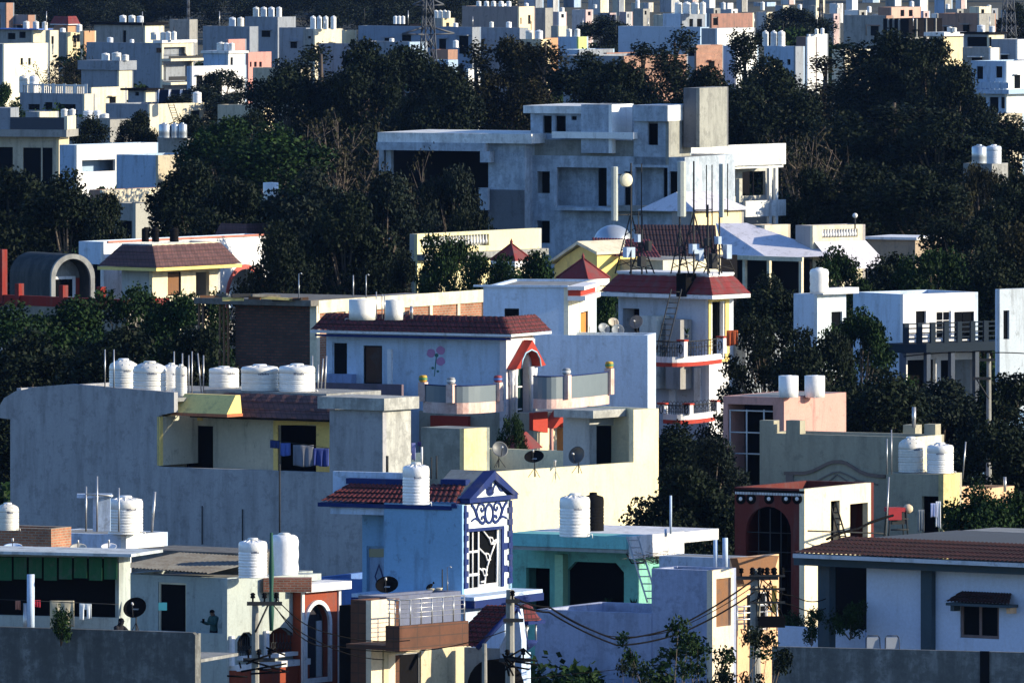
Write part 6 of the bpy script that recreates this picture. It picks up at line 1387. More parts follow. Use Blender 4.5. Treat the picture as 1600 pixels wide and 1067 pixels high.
far('slate annexe right of the tall slate grey house', 436, 478, 492, 44, 14.2, M_GB, M_GB)
far('beige house with one tiny window and four tanks, upper centre left', 474, 492, 536, 46, 14.4, M_GR, M_CR, tanks=[(489, 25, 9), (499, 25, 8), (509, 25, 8), (521, 25, 9)], short='beige tiny windowed house', A=[s_(481, 57, 486, 61)])
far('bright cream stair room with an orange base, upper centre left', 534, 540, 557, 48, 14.5, M_CR, M_YE)
far('low slate house with white patches behind the tall eucalyptus', 497, 560, 570, 69, 15.0, M_GB, M_GB)
far('very long slate blue house behind the pylon', 560, 738, 744, 43, 14.6, paint((.20, .26, .36), .3, key='slate_blue'), M_GB, par=.1, A=[], tanks=[(712, 44, 8)], short='very long slate blue house')
for i, (px, w) in enumerate([(618, 7), (624, 7), (630, 6)]):
    tank(['white tank, left of the tight trio behind the long slate house', 'white tank, middle of the tight trio behind the long slate house', 'white tank, right of the tight trio behind the long slate house'][i], px, 25, w, s=13.6, ybot=38)
far('dark roofed stub under the tight trio of tanks', 606, 640, None, 38, 13.6, DARK, dep=3)
far('small yellowish house with dark door and four tanks right of the pylon', 677, 692, 711, 29, 13.8, M_GR, M_YE, tanks=[(681, 16, 7), (688, 16, 7), (695, 16, 7), (701, 17, 6)], short='small yellowish house', B=[s_(697, 36, 702, 43)])
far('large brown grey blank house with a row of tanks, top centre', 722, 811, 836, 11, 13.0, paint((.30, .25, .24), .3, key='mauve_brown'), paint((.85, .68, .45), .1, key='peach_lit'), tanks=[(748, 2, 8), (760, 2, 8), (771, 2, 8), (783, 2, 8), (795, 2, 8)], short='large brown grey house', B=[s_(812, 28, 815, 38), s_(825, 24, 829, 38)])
far('grey concrete block right of the peach lit house end, top centre', 829, 852, 856, 13, 12.9, M_GR, M_GR)
far('slate grey roof block in front of the large brown grey house', 738, 812, 818, 44, 14.5, M_GB, M_GB, tanks=[(768, 34, 7), (795, 34, 9)], short='slate roof block')
tank('bright white tank standing against the long slate blue wall', 712, 63, 9, s=15.4, ybot=75)
far('pale blue rounded wall house behind the tree row, centre', 674, 700, 705, 94, 16.8, M_PB, M_PB)
far('brown walled house with white pipes behind the tree row, centre', 673, 700, 706, 78, 16.2, M_BR, M_BR)
b, k = far('beige house with two tanks and dark openings, upper centre', 812, 846, 852, 62, 15.5, M_BE, M_YE, tanks=[(827, 47, 12), (842, 47, 13)], short='beige centre house', A=[s_(813, 66, 819, 78), s_(822, 66, 829, 78)])
far('orange parapet house right of the beige centre house', 846, 852, 873, 60, 15.4, M_OR, M_OR)
far('cream stepped house above the orange parapet, upper centre', 861, 873, 886, 41, 14.6, M_GR, M_CR)
far('slate block with a yellow green sunlit strip and two tanks, upper centre', 872, 904, 919, 58, 15.6, M_PB, paint((.55, .62, .22), .2, key='lime'), tanks=[(889, 45, 9), (902, 45, 9)], short='slate block with lime strip')
far('low pale house below the slate block, upper centre', 875, 905, 960, 78, 16.0, M_PB, M_GB)
far('orange brick parapet below the wide pale blue wall', 943, 948, 992, 83, 16.4, M_BK, M_BK)
b, k = far('wide pale blue blind wall house, upper right of centre', 966, 1094, 1098, 43, 15.6, paint((.33, .42, .56), .15, key='pale_blue_far'), M_PB)
far('pale blue upper storey with bright strip, doors and four tanks', 1036, 1066, 1104, 22, 15.4, M_PB, M_GB, tanks=[(1060, 3, 12), (1073, 3, 12), (1086, 3, 12), (1098, 3, 10)], short='pale blue upper storey', B=[s_(1077, 30, 1083, 44), s_(1089, 30, 1097, 44)])
far('sunlit white wall house left of the tall eucalyptus, upper right', 1096, 1121, 1180, 45, 15.9, M_GB, BRW)
far('long red roof house with cream strip, upper right of centre', 1108, 1112, 1178, 22, 15.0, M_CR, paint((.30, .16, .13), .5, key='faded_red'), B=[s_(1112, 27, 1122, 40)])
far('salmon brick house with a blue window behind the tree row', 1067, 1088, 1131, 71, 16.6, M_GB, M_BK, A=[s_(1074, 74, 1085, 88)])
far('flat roofed pale house with three tanks beside the tall white block', 1194, 1243, 1249, 73, 16.2, M_PB, M_GB, tanks=[(1196, 48, 10), (1209, 48, 10), (1221, 48, 12)], short='flat roofed pale house', A=[s_(1203, 94, 1223, 110), s_(1230, 93, 1235, 102)])
far('dark brown recess house beside the tall white block', 1244, 1262, 1264, 58, 16.1, paint((.12, .09, .09), .3, key='dark_brown_far'), M_WH)
far('tall sunlit white block with small tanks, upper right', 1260, 1264, 1294, 54, 16.0, M_GB, BRW, tanks=[(1276, 45, 6), (1285, 44, 6)], short='tall sunlit white block')
far('peach house with two arched windows near the top right', 1372, 1393, 1439, 12, 12.2, M_BR, paint((.55, .36, .30), .2, key='dusty_peach'), B=[s_(1407, 16, 1413, 26), s_(1420, 16, 1426, 26)])
far('long brownish grey house left of the peach arched house', 1318, 1385, 1392, 25, 12.6, M_GR, M_BR)
b, k = far('dark open framed house under construction, top right', 1380, 1420, 1472, 30, 14.4, DARK, DARK)
mb = MB(M_GR)
for px in (1388, 1396, 1405): mb.box(b.X(px), b.X(px) + .15, -.2, -.01, k.zt - 4, k.zt)
for px in (1430, 1445, 1460): y = b.Y(px, k.cx); mb.box(k.cx + .01, k.cx + .2, y, y + .15, k.zt - 4, k.zt)
mb.box(k.lx, k.cx + .4, -.4, k.d, k.zt - 2.2, k.zt - 2.0); mb.build('frame', b.e)
far('grey yellow house with purple door and flat white slab, upper right', 1452, 1474, 1506, 57, 15.2, M_GB, M_YE, A=[s_(1461, 62, 1471, 80)], cap=(.4, .4, M_WH), tanks=[(1484, 42, 9), (1491, 43, 8)], short='white slabbed yellow house')
far('grey house with broad dark opening, upper right', 1506, 1545, 1570, 54, 15.4, M_GB, M_CR, A=[s_(1511, 58, 1548, 73)], tanks=[(1533, 39, 13), (1550, 41, 10)], short='broad dark opening house', cap=(.3, .2, DARK))
far('long taupe house behind the upper right tanks', 1466, 1530, 1556, 22, 13.6, M_BR, M_GR)
far('pale cream little house with white walls near the top right corner', 1515, 1530, 1549, 11, 12.4, M_CR, M_CR, B=[s_(1533, 15, 1538, 22)])
b, k = far('white house with slim black windows and a railed slab at right', 1517, 1573, 1640, 96, 17.2, M_PB, BRW, A=[s_(1526, 104, 1536, 124), s_(1556, 104, 1566, 122), s_(1524, 152, 1540, 180), s_(1546, 152, 1560, 180), s_(1564, 152, 1572, 170)])
mb = MB(M_PB); z = b.Z(147, 0); mb.box(k.lx - .3, k.cx + .8, -.8, -.004, z, z + .4); mb.box(k.cx + .004, k.cx + .8, 0, k.d, z, z + .4)
for i in range(9): x = k.lx + (k.cx - k.lx) * i / 8.; mb.box(x, x + .2, -.75, -.7, z + .41, z + 1.1)
mb.box(k.lx, k.cx + .7, -.72, -.69, z + .5, z + 1.05); mb.build('railed_slab', b.e)
far('slate block with white strips at the right edge', 1549, 1590, 1630, 62, 16.0, M_GB, M_WH)
far('grey concrete parapet house left of the white railed house', 1504, 1548, 1562, 75, 16.6, M_GR, M_WH)
far('low pale wall shed below the white house at right', 1500, 1560, 1600, 178, 19, M_PB, M_BE)
far('pale blue wall house behind the pylon foot', 560, 640, 668, 66, 15.3, M_GB, M_PB, tanks=[(612, 60, 8)], short='house behind the pylon foot')
far('thin white wall glimpsed between the tree crowns, centre', 728, 732, 750, 108, 18, M_WH, BRW)
far('long slate shed roof behind the right of centre trees', 880, 975, 1075, 88, 17, M_GB, M_BR)
far('light glimpsed house behind the tall right eucalyptus', 1130, 1150, 1185, 72, 16.9, M_PB, BRW)
far('yellow house glimpsed between the right eucalyptus trunks', 1175, 1182, 1218, 104, 17.2, M_YE, M_YE)
far('cream house glimpsed through the dark right tree clump', 1300, 1320, 1360, 78, 16.8, M_CR, M_CR)
# farthest hazy rows
r_ = random.Random(21)
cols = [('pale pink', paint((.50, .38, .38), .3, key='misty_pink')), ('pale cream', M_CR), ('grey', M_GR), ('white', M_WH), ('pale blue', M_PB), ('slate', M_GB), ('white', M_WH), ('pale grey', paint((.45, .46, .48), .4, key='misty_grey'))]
i = 0; px = 738
while px < 1610 and i < 28:
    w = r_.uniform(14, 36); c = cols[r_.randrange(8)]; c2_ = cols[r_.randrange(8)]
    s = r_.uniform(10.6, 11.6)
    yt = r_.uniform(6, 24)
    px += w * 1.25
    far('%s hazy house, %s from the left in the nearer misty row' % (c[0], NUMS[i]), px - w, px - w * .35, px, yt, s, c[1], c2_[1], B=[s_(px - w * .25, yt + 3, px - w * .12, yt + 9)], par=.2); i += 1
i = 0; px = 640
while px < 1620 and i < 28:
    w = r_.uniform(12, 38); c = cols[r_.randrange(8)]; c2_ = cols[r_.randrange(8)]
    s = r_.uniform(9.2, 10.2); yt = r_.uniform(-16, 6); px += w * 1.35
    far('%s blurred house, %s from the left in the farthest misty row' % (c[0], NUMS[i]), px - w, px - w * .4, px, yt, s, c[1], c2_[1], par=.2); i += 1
for j in range(14):
    px = 760 + j * 60 + r_.uniform(-15, 15); tank('tiny pale tank, %s from the left along the misty roofs' % NUMS[j], px, r_.uniform(0, 12), 7, s=11, ybot=r_.uniform(12, 20), group='tiny tanks along the misty roofs')
for (lab, px, y0_, y1_) in (('slate roof hut at the extreme top left', 2, 5, 40), ('brownish hut with flat roof at the top left', 36, 24, 40)):
    far(lab, px - 20, px + 8, px + 18, y0_, 12.5, M_GB, M_BR)
HAZE = .000014
# ---------------- trees ----------------
LEAFS = 1
LM = {'dark': leafmat('leaf_dark', (.006, .012, .007), (.018, .027, .014)), 'olive': leafmat('leaf_olive', (.014, .016, .008), (.044, .043, .020)),
      'green': leafmat('leaf_green', (.008, .022, .007), (.026, .058, .016)), 'blue': leafmat('leaf_blue', (.007, .013, .010), (.028, .040, .030))}
BARK = paint((.10, .08, .065), .4, key='bark')
def leaves(r, cl, n, size, squash=.8, droop=0):
    vs = []; fs = []
    for (c, rad) in cl:
        m = int(n * (rad ** 2))
        for _ in range(m):
            d = Vector((r.gauss(0, 1), r.gauss(0, 1), r.gauss(0, 1))).normalized(); q = rad * (r.random() ** .45) * r.uniform(.8, 1.12)
            p = Vector(c) + Vector((d.x * q, d.y * q, d.z * q * squash - droop * r.random()))
            a = Vector((r.gauss(0, 1), r.gauss(0, 1), r.gauss(0, .7))).normalized(); b_ = a.cross(Vector((r.gauss(0, 1), r.gauss(0, 1), r.gauss(0, 1)))).normalized()
            w = size * r.uniform(.6, 1.3); h = w * r.uniform(.45, .7); o = len(vs)
            vs += [p - a * w, p - b_ * h, p + a * w, p + b_ * h]; fs.append((o, o + 1, o + 2, o + 3))
    return vs, fs
PROTO = {}
def proto(kind, i):
    key = (kind, i)
    if key in PROTO: return PROTO[key]
    r = random.Random(hash(kind) % 1 + i * 13 + len(kind) * 101); cl = []; t = MB(BARK)
    if kind == 'round':      # H 10, R 4
        t.tube([(0, 0, 0), (.15, .1, 1.8), (0, 0, 3.4)], .30, 8, .2)
        for k in range(36):
            a = r.uniform(0, 6.28); h = r.uniform(0, 1) ** .8; rr = 3.5 * math.sin(math.pi * (.22 + .74 * h)) * r.uniform(.45, 1.0); z = 2.6 + 6.4 * h
            rad = r.uniform(.9, 1.6) * (1.1 - .35 * h); cl.append(((rr * math.cos(a), rr * math.sin(a), z), rad))
            if k % 2 == 0: t.tube([(0, 0, 2.6), (rr * .4 * math.cos(a), rr * .4 * math.sin(a), 2.6 + (z - 2.6) * .6), (rr * math.cos(a), rr * math.sin(a), z)], .12, 5, .03)
        v, f = leaves(r, cl, 560, .115)
    elif kind == 'tall':     # eucalyptus: H 14, R 3
        t.tube([(0, 0, 0), (.2, 0, 5), (0, .1, 9), (.1, 0, 12.5)], .26, 8, .06)
        for k in range(26):
            a = r.uniform(0, 6.28); h = r.uniform(0, 1); rr = (2.6 - 1.6 * h) * r.uniform(.25, 1); z = 3.5 + 9.4 * h
            rad = r.uniform(.5, 1.15) * (1.1 - .3 * h); cl.append(((rr * math.cos(a), rr * math.sin(a), z), rad))
            t.tube([(.1, 0, z - 1.8), (rr * .6 * math.cos(a), rr * .6 * math.sin(a), z - .6), (rr * math.cos(a), rr * math.sin(a), z)], .06, 4, .015)
        v, f = leaves(r, cl, 760, .105, 1.25, .5)
    elif kind == 'feather':  # open acacia: H 8, R 4
        t.tube([(0, 0, 0), (.2, .1, 1.5), (.1, 0, 2.6)], .2, 7, .14)
        for k in range(44):
            a = r.uniform(0, 6.28); h = r.uniform(0, 1); rr = 3.8 * math.sin(math.pi * (.3 + .6 * h)) * r.uniform(.4, 1.0); z = 2.2 + 5.2 * h
            cl.append(((rr * math.cos(a), rr * math.sin(a), z), r.uniform(.5, 1.05)))
            t.tube([(0, 0, 2.2), (rr * .5 * math.cos(a), rr * .5 * math.sin(a), 2.2 + (z - 2.2) * .7), (rr * math.cos(a), rr * math.sin(a), z)], .07, 4, .015)
        v, f = leaves(r, cl, 700, .095, .7)
    elif kind == 'sparse':
        t.tube([(0, 0, 0), (.2, .1, 1.5), (.1, 0, 3.2)], .12, 7, .08)
        for k in range(30):
            a = r.uniform(0, 6.28); h = r.uniform(0, 1); rr = 3.8 * math.sin(math.pi * (.3 + .6 * h)) * r.uniform(.3, 1.0); z = 4.0 + 3.8 * h
            cl.append(((rr * math.cos(a), rr * math.sin(a), z), r.uniform(.30, .55)))
            t.tube([(0, 0, 3.0), (rr * .5 * math.cos(a), rr * .5 * math.sin(a), 3.0 + (z - 3.0) * .6), (rr * math.cos(a), rr * math.sin(a), z)], .04, 4, .012)
        v, f = leaves(r, cl, 900, .07, .5, .25)
    elif kind == 'bare':     # H 8 R 4
        t.tube([(0, 0, 0), (.1, 0, 2.5)], .22, 7, .16)
        for k in range(26):
            a = r.uniform(0, 6.28); el = r.uniform(.5, 1.45); L = r.uniform(3, 5.5); d = Vector((math.cos(a) * math.cos(el), math.sin(a) * math.cos(el), math.sin(el)))
            p0 = Vector((0, 0, 2.2)); p1 = p0 + d * L * .5 + Vector((0, 0, .2)); p2 = p0 + d * L; t.tube([p0, p1, p2], .08, 4, .02)
            for j in range(7):
                q = p1.lerp(p2, r.random()); e = q + Vector((r.gauss(0, .6), r.gauss(0, .6), r.uniform(.2, 1.1))); t.tube([q, e], .025, 3, .01)
                cl.append((tuple(e), .45))
        v, f = leaves(r, cl, 60, .10, 1)
    elif kind == 'bush':     # H 2.4 R 1.6
        for k in range(9):
            a = r.uniform(0, 6.28); rr = r.uniform(0, 1.1); z = r.uniform(.5, 1.7); cl.append(((rr * math.cos(a), rr * math.sin(a), z), r.uniform(.45, .8)))
            t.tube([(0, 0, 0), (rr * math.cos(a), rr * math.sin(a), z)], .03, 4, .01)
        v, f = leaves(r, cl, 500, .09)
    c = MB(None); c.mats = []; c.add(v, f); me = bpy.data.meshes.new('crown_' + kind); me.from_pydata(c.v, [], c.f); me.materials.append(LM['dark'])
    tm = t.build('trunk'); tme = tm.data; bpy.data.objects.remove(tm)
    dims = {'round': (8.6, 10), 'tall': (6, 14.2), 'feather': (8.2, 8.2), 'bare': (8, 8), 'bush': (3.2, 2.3), 'sparse': (8, 8)}[kind]
    xs = sorted(q.x for q in v); zs = sorted(q.z for q in v); n_ = len(v)
    dims = ((xs[int(n_ * .97)] - xs[int(n_ * .03)]), zs[int(n_ * .995)])
    PROTO[key] = (tme, me, dims, v, f); return PROTO[key]
CM = {}
def tree(label, px, ytop, w, s, kind='round', col='dark', i=0, name='tree', group='trees', rz=None, z0=0):
    tme, me, (dw, dh), _, _ = proto(kind, i)
    mk = (kind, i, col)
    if mk not in CM: m2 = me.copy(); m2.materials[0] = LM[col]; CM[mk] = m2
    p = W(px, 0, s); h = HC - (ytop - YH) / s - z0
    e = empty(name, (p.x, p.y, z0), rnd.uniform(0, 6.28) if rz is None else rz, label, 'shrub' if kind == 'bush' else 'tree', group)
    sx = w / s / dw * 1.12; sz = h / dh
    for nm, m in (('trunk', tme), ('crown', CM[mk])):
        o = bpy.data.objects.new(nm, m); C.objects.link(o); o.parent = e; o.scale = (sx, sx, sz)
    return e
TR = [
 # label, px, ytop, w, s, kind, col, variant
 ('sparse branching tree in front of the lilac wall at the bottom', 1045, 972, 210, 50, 'sparse', 'green', 0),
 ('second sparse tree lower at the bottom of the lilac wall', 1095, 1000, 230, 49.5, 'sparse', 'green', 1),
 ('dark leafy tree at bottom, touching the streaked boundary wall', 1170, 982, 170, 50.5, 'sparse', 'dark', 2),
 ('low bushy tree at the left of the bottom tree group', 985, 1040, 130, 51, 'sparse', 'dark', 3),
 ('bright green leafy tree beside the beige tank room at right', 1520, 768, 110, 40.5, 'round', 'green', 0),
 ('green tree at the right edge above the grey roof tank', 1585, 776, 100, 40.2, 'round', 'green', 1),
 ('small conifer like tree rising on the terrace behind the black oval dish', 803, 654, 46, 36.2, 'feather', 'green', 2),
 ('dark tree filling the gap right of the cream wall, upper', 1060, 672, 120, 36, 'round', 'dark', 0),
 ('dark tree filling the gap right of the cream wall, lower', 1075, 735, 140, 39.5, 'round', 'dark', 1),
 ('dark tree just left of the pink house', 1112, 690, 110, 37, 'round', 'blue', 2),
 ('tall open tree with fine leaves in front of the pale blue side wall', 1345, 492, 130, 33, 'feather', 'green', 0),
 ('open tree left of the tall one before the small white room', 1290, 520, 120, 33.4, 'feather', 'dark', 1),
 ('dark tree hanging over the antenna house annexe', 1195, 500, 120, 32.6, 'feather', 'dark', 2),
 ('dark round tree behind the pink house tanks', 1250, 548, 120, 34, 'round', 'dark', 3),
 ('dark tree behind the beige house parapet posts', 1380, 590, 140, 35, 'round', 'dark', 0),
 ('low dark tree under the long barred balcony', 1470, 600, 130, 34, 'round', 'blue', 1),
 ('dark tree right of the concrete pole, under the balcony', 1575, 590, 130, 34.5, 'round', 'dark', 2),
 ('dark tree right of the beige house tanks', 1560, 668, 150, 37.5, 'round', 'dark', 3),
 ('green hedge like tree at the far left edge, middle height', 20, 488, 150, 32.5, 'round', 'green', 0),
 ('green tree below the red garden wall', 110, 474, 150, 32, 'round', 'green', 1),
 ('green tree below the white bungalow', 200, 455, 140, 31.5, 'feather', 'green', 2),
 ('green tree left of the unfinished brick house', 275, 468, 120, 31.8, 'round', 'green', 3),
 ('green tree squeezed against the timber posts of the brick house', 318, 462, 90, 31.2, 'feather', 'green', 2),
 ('dark tree low at the left edge above the grey house', 55, 530, 160, 34, 'round', 'dark', 0),
 ('dark tree just behind the domed tanks', 180, 520, 170, 34.5, 'round', 'dark', 1),
 ('dark tree between the tanks and the brick house', 300, 520, 130, 34.6, 'round', 'dark', 2),
 ('big dark tree at the far left edge, level with the cream house', 25, 272, 150, 26.6, 'round', 'dark', 1),
 ('big dark tree second from the left edge', 105, 282, 130, 26.9, 'round', 'dark', 0),
 ('dark tree right of the second big left tree', 165, 310, 90, 27.2, 'round', 'dark', 2),
 ('dark tree above the white bungalow, left of the lone tank', 300, 262, 130, 25.6, 'round', 'dark', 3),
 ('broad dark tree right behind the white bungalow', 365, 285, 120, 26.2, 'round', 'dark', 1),
 ('large dark tree in front of the lone white tank', 478, 280, 140, 28, 'round', 'blue', 0),
 ('large dark tree with grey lit leaf tops, left of the balustrade', 600, 278, 130, 27.8, 'round', 'blue', 2),
 ('dark tree between the two large grey topped trees', 540, 310, 120, 28.3, 'round', 'dark', 1),
 ('low dark tree below the lone white tank', 435, 360, 100, 28.6, 'round', 'dark', 3),
 ('small dark tree at the left foot of the balustrade', 640, 400, 80, 29, 'feather', 'dark', 0),
 ('green bushy tree between balustrade and brick house', 700, 372, 110, 29.2, 'feather', 'green', 1),
 ('green bushy tree around the smaller red pavilion', 765, 400, 100, 29.4, 'feather', 'green', 2),
 ('green bushy tree left of the larger red pavilion', 835, 400, 90, 29.3, 'round', 'green', 2),
 ('dark tree behind the cream and white stair room', 945, 460, 60, 31, 'round', 'green', 3),
 ('dark tree right of the antenna house skirt', 1205, 440, 100, 30.2, 'round', 'dark', 0),
 ('green tree in front of the balustraded house at right', 1315, 395, 110, 29, 'feather', 'green', 0),
 ('dark green tree behind the white two sided house', 1450, 395, 150, 29.3, 'feather', 'green', 1),
 ('dark green tree above the right end of the barred balcony', 1545, 400, 130, 29.5, 'round', 'dark', 3),
 ('dark round tree in the middle left, above the two large ones', 430, 205, 150, 22.8, 'round', 'green', 0),
 ('dark round tree left of the bare brown tree', 350, 190, 130, 22, 'round', 'green', 1),
 ('bare brown twiggy tree left of the mansion slab', 530, 175, 130, 22.6, 'bare', 'olive', 0),
 ('dark tree behind the bare brown tree', 590, 215, 130, 22, 'round', 'dark', 2),
 ('brownish thin tree under the mansion roof slab, left', 645, 240, 100, 26, 'bare', 'olive', 1),
 ('dark leafy tree under the mansion roof slab, right', 705, 268, 110, 26.2, 'feather', 'blue', 3),
 ('dark shrub like tree at the foot of the mansion left wing', 735, 330, 90, 26.6, 'feather', 'dark', 1),
 ('tall dark tree, leftmost of the long upper tree row', 500, 76, 90, 19.4, 'tall', 'dark', 0),
 ('dark tree low at the left end of the upper tree row', 445, 105, 100, 19.6, 'round', 'dark', 0),
 ('tall bushy dark tree in the upper row left of the pylon', 575, 70, 110, 19.6, 'round', 'dark', 1),
 ('broad dark tree in the upper row below the pylon', 640, 78, 130, 19.5, 'round', 'dark', 2),
 ('dark tree in the upper row behind the mansion slab', 690, 105, 110, 20, 'round', 'dark', 3),
 ('tall olive tree in the upper row above the mansion slab', 745, 72, 95, 19, 'tall', 'olive', 1),
 ('tall olive tree in the upper row left of the mansion roof room', 800, 66, 100, 19, 'round', 'olive', 3),
 ('tall dark tree in the upper row over the mansion roof room', 850, 70, 95, 19.1, 'tall', 'olive', 2),
 ('dark rounded tree in the upper row above the bright white block', 910, 92, 120, 19.4, 'round', 'dark', 0),
 ('dark low tree in the upper row between two eucalyptus', 965, 100, 110, 19.6, 'round', 'dark', 1),
 ('eucalyptus with pale trunk left of the mansion tower', 1005, 72, 80, 18.8, 'tall', 'dark', 0),
 ('tall dark eucalyptus directly above the mansion tower', 1055, 52, 95, 18.7, 'tall', 'dark', 1),
 ('dark tree in the upper row behind the mansion tower', 1100, 110, 110, 19.6, 'round', 'dark', 2),
 ('slender eucalyptus before the glimpsed white wall', 1165, 52, 80, 18.6, 'tall', 'dark', 2),
 ('dark tree in the upper row right of the slender eucalyptus', 1200, 100, 100, 19.5, 'round', 'dark', 0),
 ('dark tree below the slender eucalyptus, above the white wing', 1160, 140, 120, 20.5, 'round', 'dark', 3),
 ('brownish tree right of the mansion white wing', 1255, 200, 110, 22.5, 'bare', 'olive', 0),
 ('dark tree filling behind the brownish one at right', 1245, 150, 120, 20.5, 'round', 'dark', 1),
 ('tall thin eucalyptus at the left of the great dark clump', 1290, 92, 90, 18.8, 'tall', 'olive', 0),
 ('tall eucalyptus second in the great dark clump', 1340, 72, 110, 18.9, 'tall', 'dark', 1),
 ('highest tree of the great dark clump at right', 1395, 56, 130, 19, 'round', 'dark', 1),
 ('high dark tree right of the highest in the great clump', 1450, 66, 120, 19.1, 'round', 'dark', 2),
 ('dark tree sloping down at the right of the great clump', 1495, 105, 100, 19.4, 'round', 'dark', 3),
 ('dark tree low in the great clump, left part', 1320, 185, 130, 21.5, 'round', 'dark', 0),
 ('dark tree low in the great clump, middle part', 1395, 165, 150, 21.5, 'tall', 'dark', 2),
 ('dark tree low in the great clump, right part', 1465, 180, 140, 21.6, 'round', 'dark', 1),
 ('dark tree at the right edge below the white railed house', 1585, 190, 120, 21.5, 'round', 'dark', 0),
 ('black green tree right of the mansion wing, low', 1270, 270, 120, 24.5, 'round', 'dark', 2),
 ('black green tree in the darkest patch at right', 1355, 262, 150, 24.6, 'round', 'dark', 3),
 ('black green tree under the twin tanks at right', 1440, 270, 140, 24.8, 'round', 'dark', 0),
 ('sunlit yellow leaved tree below the twin tanks', 1535, 262, 90, 24.4, 'feather', 'olive', 1),
 ('dark tree at the right edge below the twin tanks', 1590, 280, 110, 25, 'round', 'dark', 1),
 ('dark tree beside the tan house with white roof edge', 1400, 405, 120, 28.3, 'round', 'dark', 1),
 ('dark brown green tree at far right above the barred balcony', 1500, 345, 140, 27.5, 'feather', 'dark', 2),
 ('dark tree at the right edge above the cut off house', 1590, 360, 110, 27.7, 'round', 'olive', 3),
 ('brownish tree beside the grooved cream house, upper left', 95, 84, 70, 15.7, 'bare', 'olive', 2),
 ('brown leaved tree above the balustraded grey house', 118, 96, 50, 15.9, 'feather', 'olive', 1),
 ('bright green tree at the left edge, level with the tanks row', 5, 135, 50, 17.6, 'round', 'green', 3),
 ('dark tree in front of the row of five tanks', 130, 186, 90, 19.4, 'feather', 'dark', 0),
 ('dark tree left of the three grey tanks', 215, 178, 60, 19.3, 'round', 'dark', 1),
 ('dark tree right below the solar panels', 300, 185, 110, 19.9, 'round', 'dark', 2),
 ('dark tree before the plain beige shed', 385, 178, 80, 19.9, 'feather', 'dark', 3),
 ('dark low tree in front of the low white garden wall', 345, 112, 80, 16.8, 'feather', 'dark', 2),
 ('dark tree at the foot of the cream balconies', 310, 140, 110, 17.6, 'round', 'blue', 0),
 ('round hazy tree left of the wide pale blue wall', 940, 30, 80, 13.8, 'round', 'blue', 0),
 ('hazy tree behind the tall sunlit white block', 1240, 15, 90, 13.0, 'round', 'blue', 1),
 ('hazy dark tree at the top right corner', 1585, 8, 70, 13.4, 'round', 'dark', 2),
]
for t in TR: tree(t[0], t[1], t[2], t[3], t[4], t[5], t[6], t[7])
for i, (px, yt, w, s) in enumerate([(95, 946, 26, 48.4), (1328, 940, 38, 45.6), (1268, 950, 26, 45.7), (1236, 955, 30, 45.0)]):
    p = W(px, yt, s); tree(['bushy potted plant behind the stained parapet beside the cream blanket', 'dark plant in the shade of the slate columned veranda', 'plant at the foot of the left slate column', 'small plant between the transformer pole and the slate column'][i], px, yt, w, s, 'bush', 'green', i % 3, name='shrub', group='terrace plants', z0=p.z - 1.3)

# undergrowth between the houses, and the far wood: nobody could count either
import numpy as np
def scatter(name, items, kinds, mat, label, cat):
    V = []; Fc = []; off = 0
    for (x, y, z, sx, sz, k) in items:
        _, _, _, v, f = proto(*k); 
        if k not in NPC: NPC[k] = (np.array([tuple(q) for q in v], dtype=np.float32), np.array(f, dtype=np.int32))
        a, b_ = NPC[k]; th = rnd.uniform(0, 6.28); c, s__ = math.cos(th), math.sin(th); q = np.empty_like(a)
        q[:, 0] = (a[:, 0] * c - a[:, 1] * s__) * sx + x; q[:, 1] = (a[:, 0] * s__ + a[:, 1] * c) * sx + y; q[:, 2] = a[:, 2] * sz + z
        V.append(q); Fc.append((b_ if k[0] == 'bush' else b_[::3]) + off); off += len(a)
    V = np.concatenate(V); Fc = np.concatenate(Fc); me = bpy.data.meshes.new(name)
    me.vertices.add(len(V)); me.vertices.foreach_set('co', V.ravel()); me.loops.add(Fc.size); me.loops.foreach_set('vertex_index', Fc.ravel())
    me.polygons.add(len(Fc)); me.polygons.foreach_set('loop_start', np.arange(0, Fc.size, 4, dtype=np.int32)); me.polygons.foreach_set('loop_total', np.full(len(Fc), 4, dtype=np.int32)); me.update(); me.validate()
    me.materials.append(mat); o = bpy.data.objects.new(name, me); C.objects.link(o); return tag(o, label, cat, None, 'stuff')
NPC = {}
bpy.context.view_layer.update()
foot = []
for o in list(sc.objects):
    if o.type == 'MESH' and o.name.split('.')[0] in ('wall', 'rear_wall', 'facade', 'left_wing', 'ground_floor', 'rooftop_room', 'masonry', 'vault', 'annexe_wall', 'ground_wall', 'upper_wall', 'front_room', 'body'):
        if o.parent is None: continue
        bb_ = [o.matrix_world @ Vector(c) for c in o.bound_box]; mi = o.matrix_world.inverted()
        foot.append((mi, [min(c[k] for c in o.bound_box) - 1.2 for k in (0, 1)], [max(c[k] for c in o.bound_box) + 1.2 for k in (0, 1)], bb_[0].x, bb_[0].y))
def free(x, y):
    for mi, lo, hi, cx, cy in foot:
        if abs(cx - x) > 40 or abs(cy - y) > 40: continue
        q = mi @ Vector((x, y, 1))
        if lo[0] < q.x < hi[0] and lo[1] < q.y < hi[1]: return False
    return True
items = []; r_ = random.Random(5); tries = 0
while len(items) < 800 and tries < 9000:
    tries += 1; s = r_.uniform(13, 45) ; px = r_.uniform(-60, 1660); p = W(px, 0, s)
    if not free(p.x, p.y): continue
    k = ('bush', r_.randrange(4)); sc_ = r_.uniform(1.0, 2.3) * (1.55 if s < 31 else 1); items.append((p.x, p.y, 0, sc_, sc_ * r_.uniform(.8, 1.2), k))
scatter('undergrowth', items, None, LM['green'], 'dense dark green undergrowth between the houses', 'undergrowth')
items = []
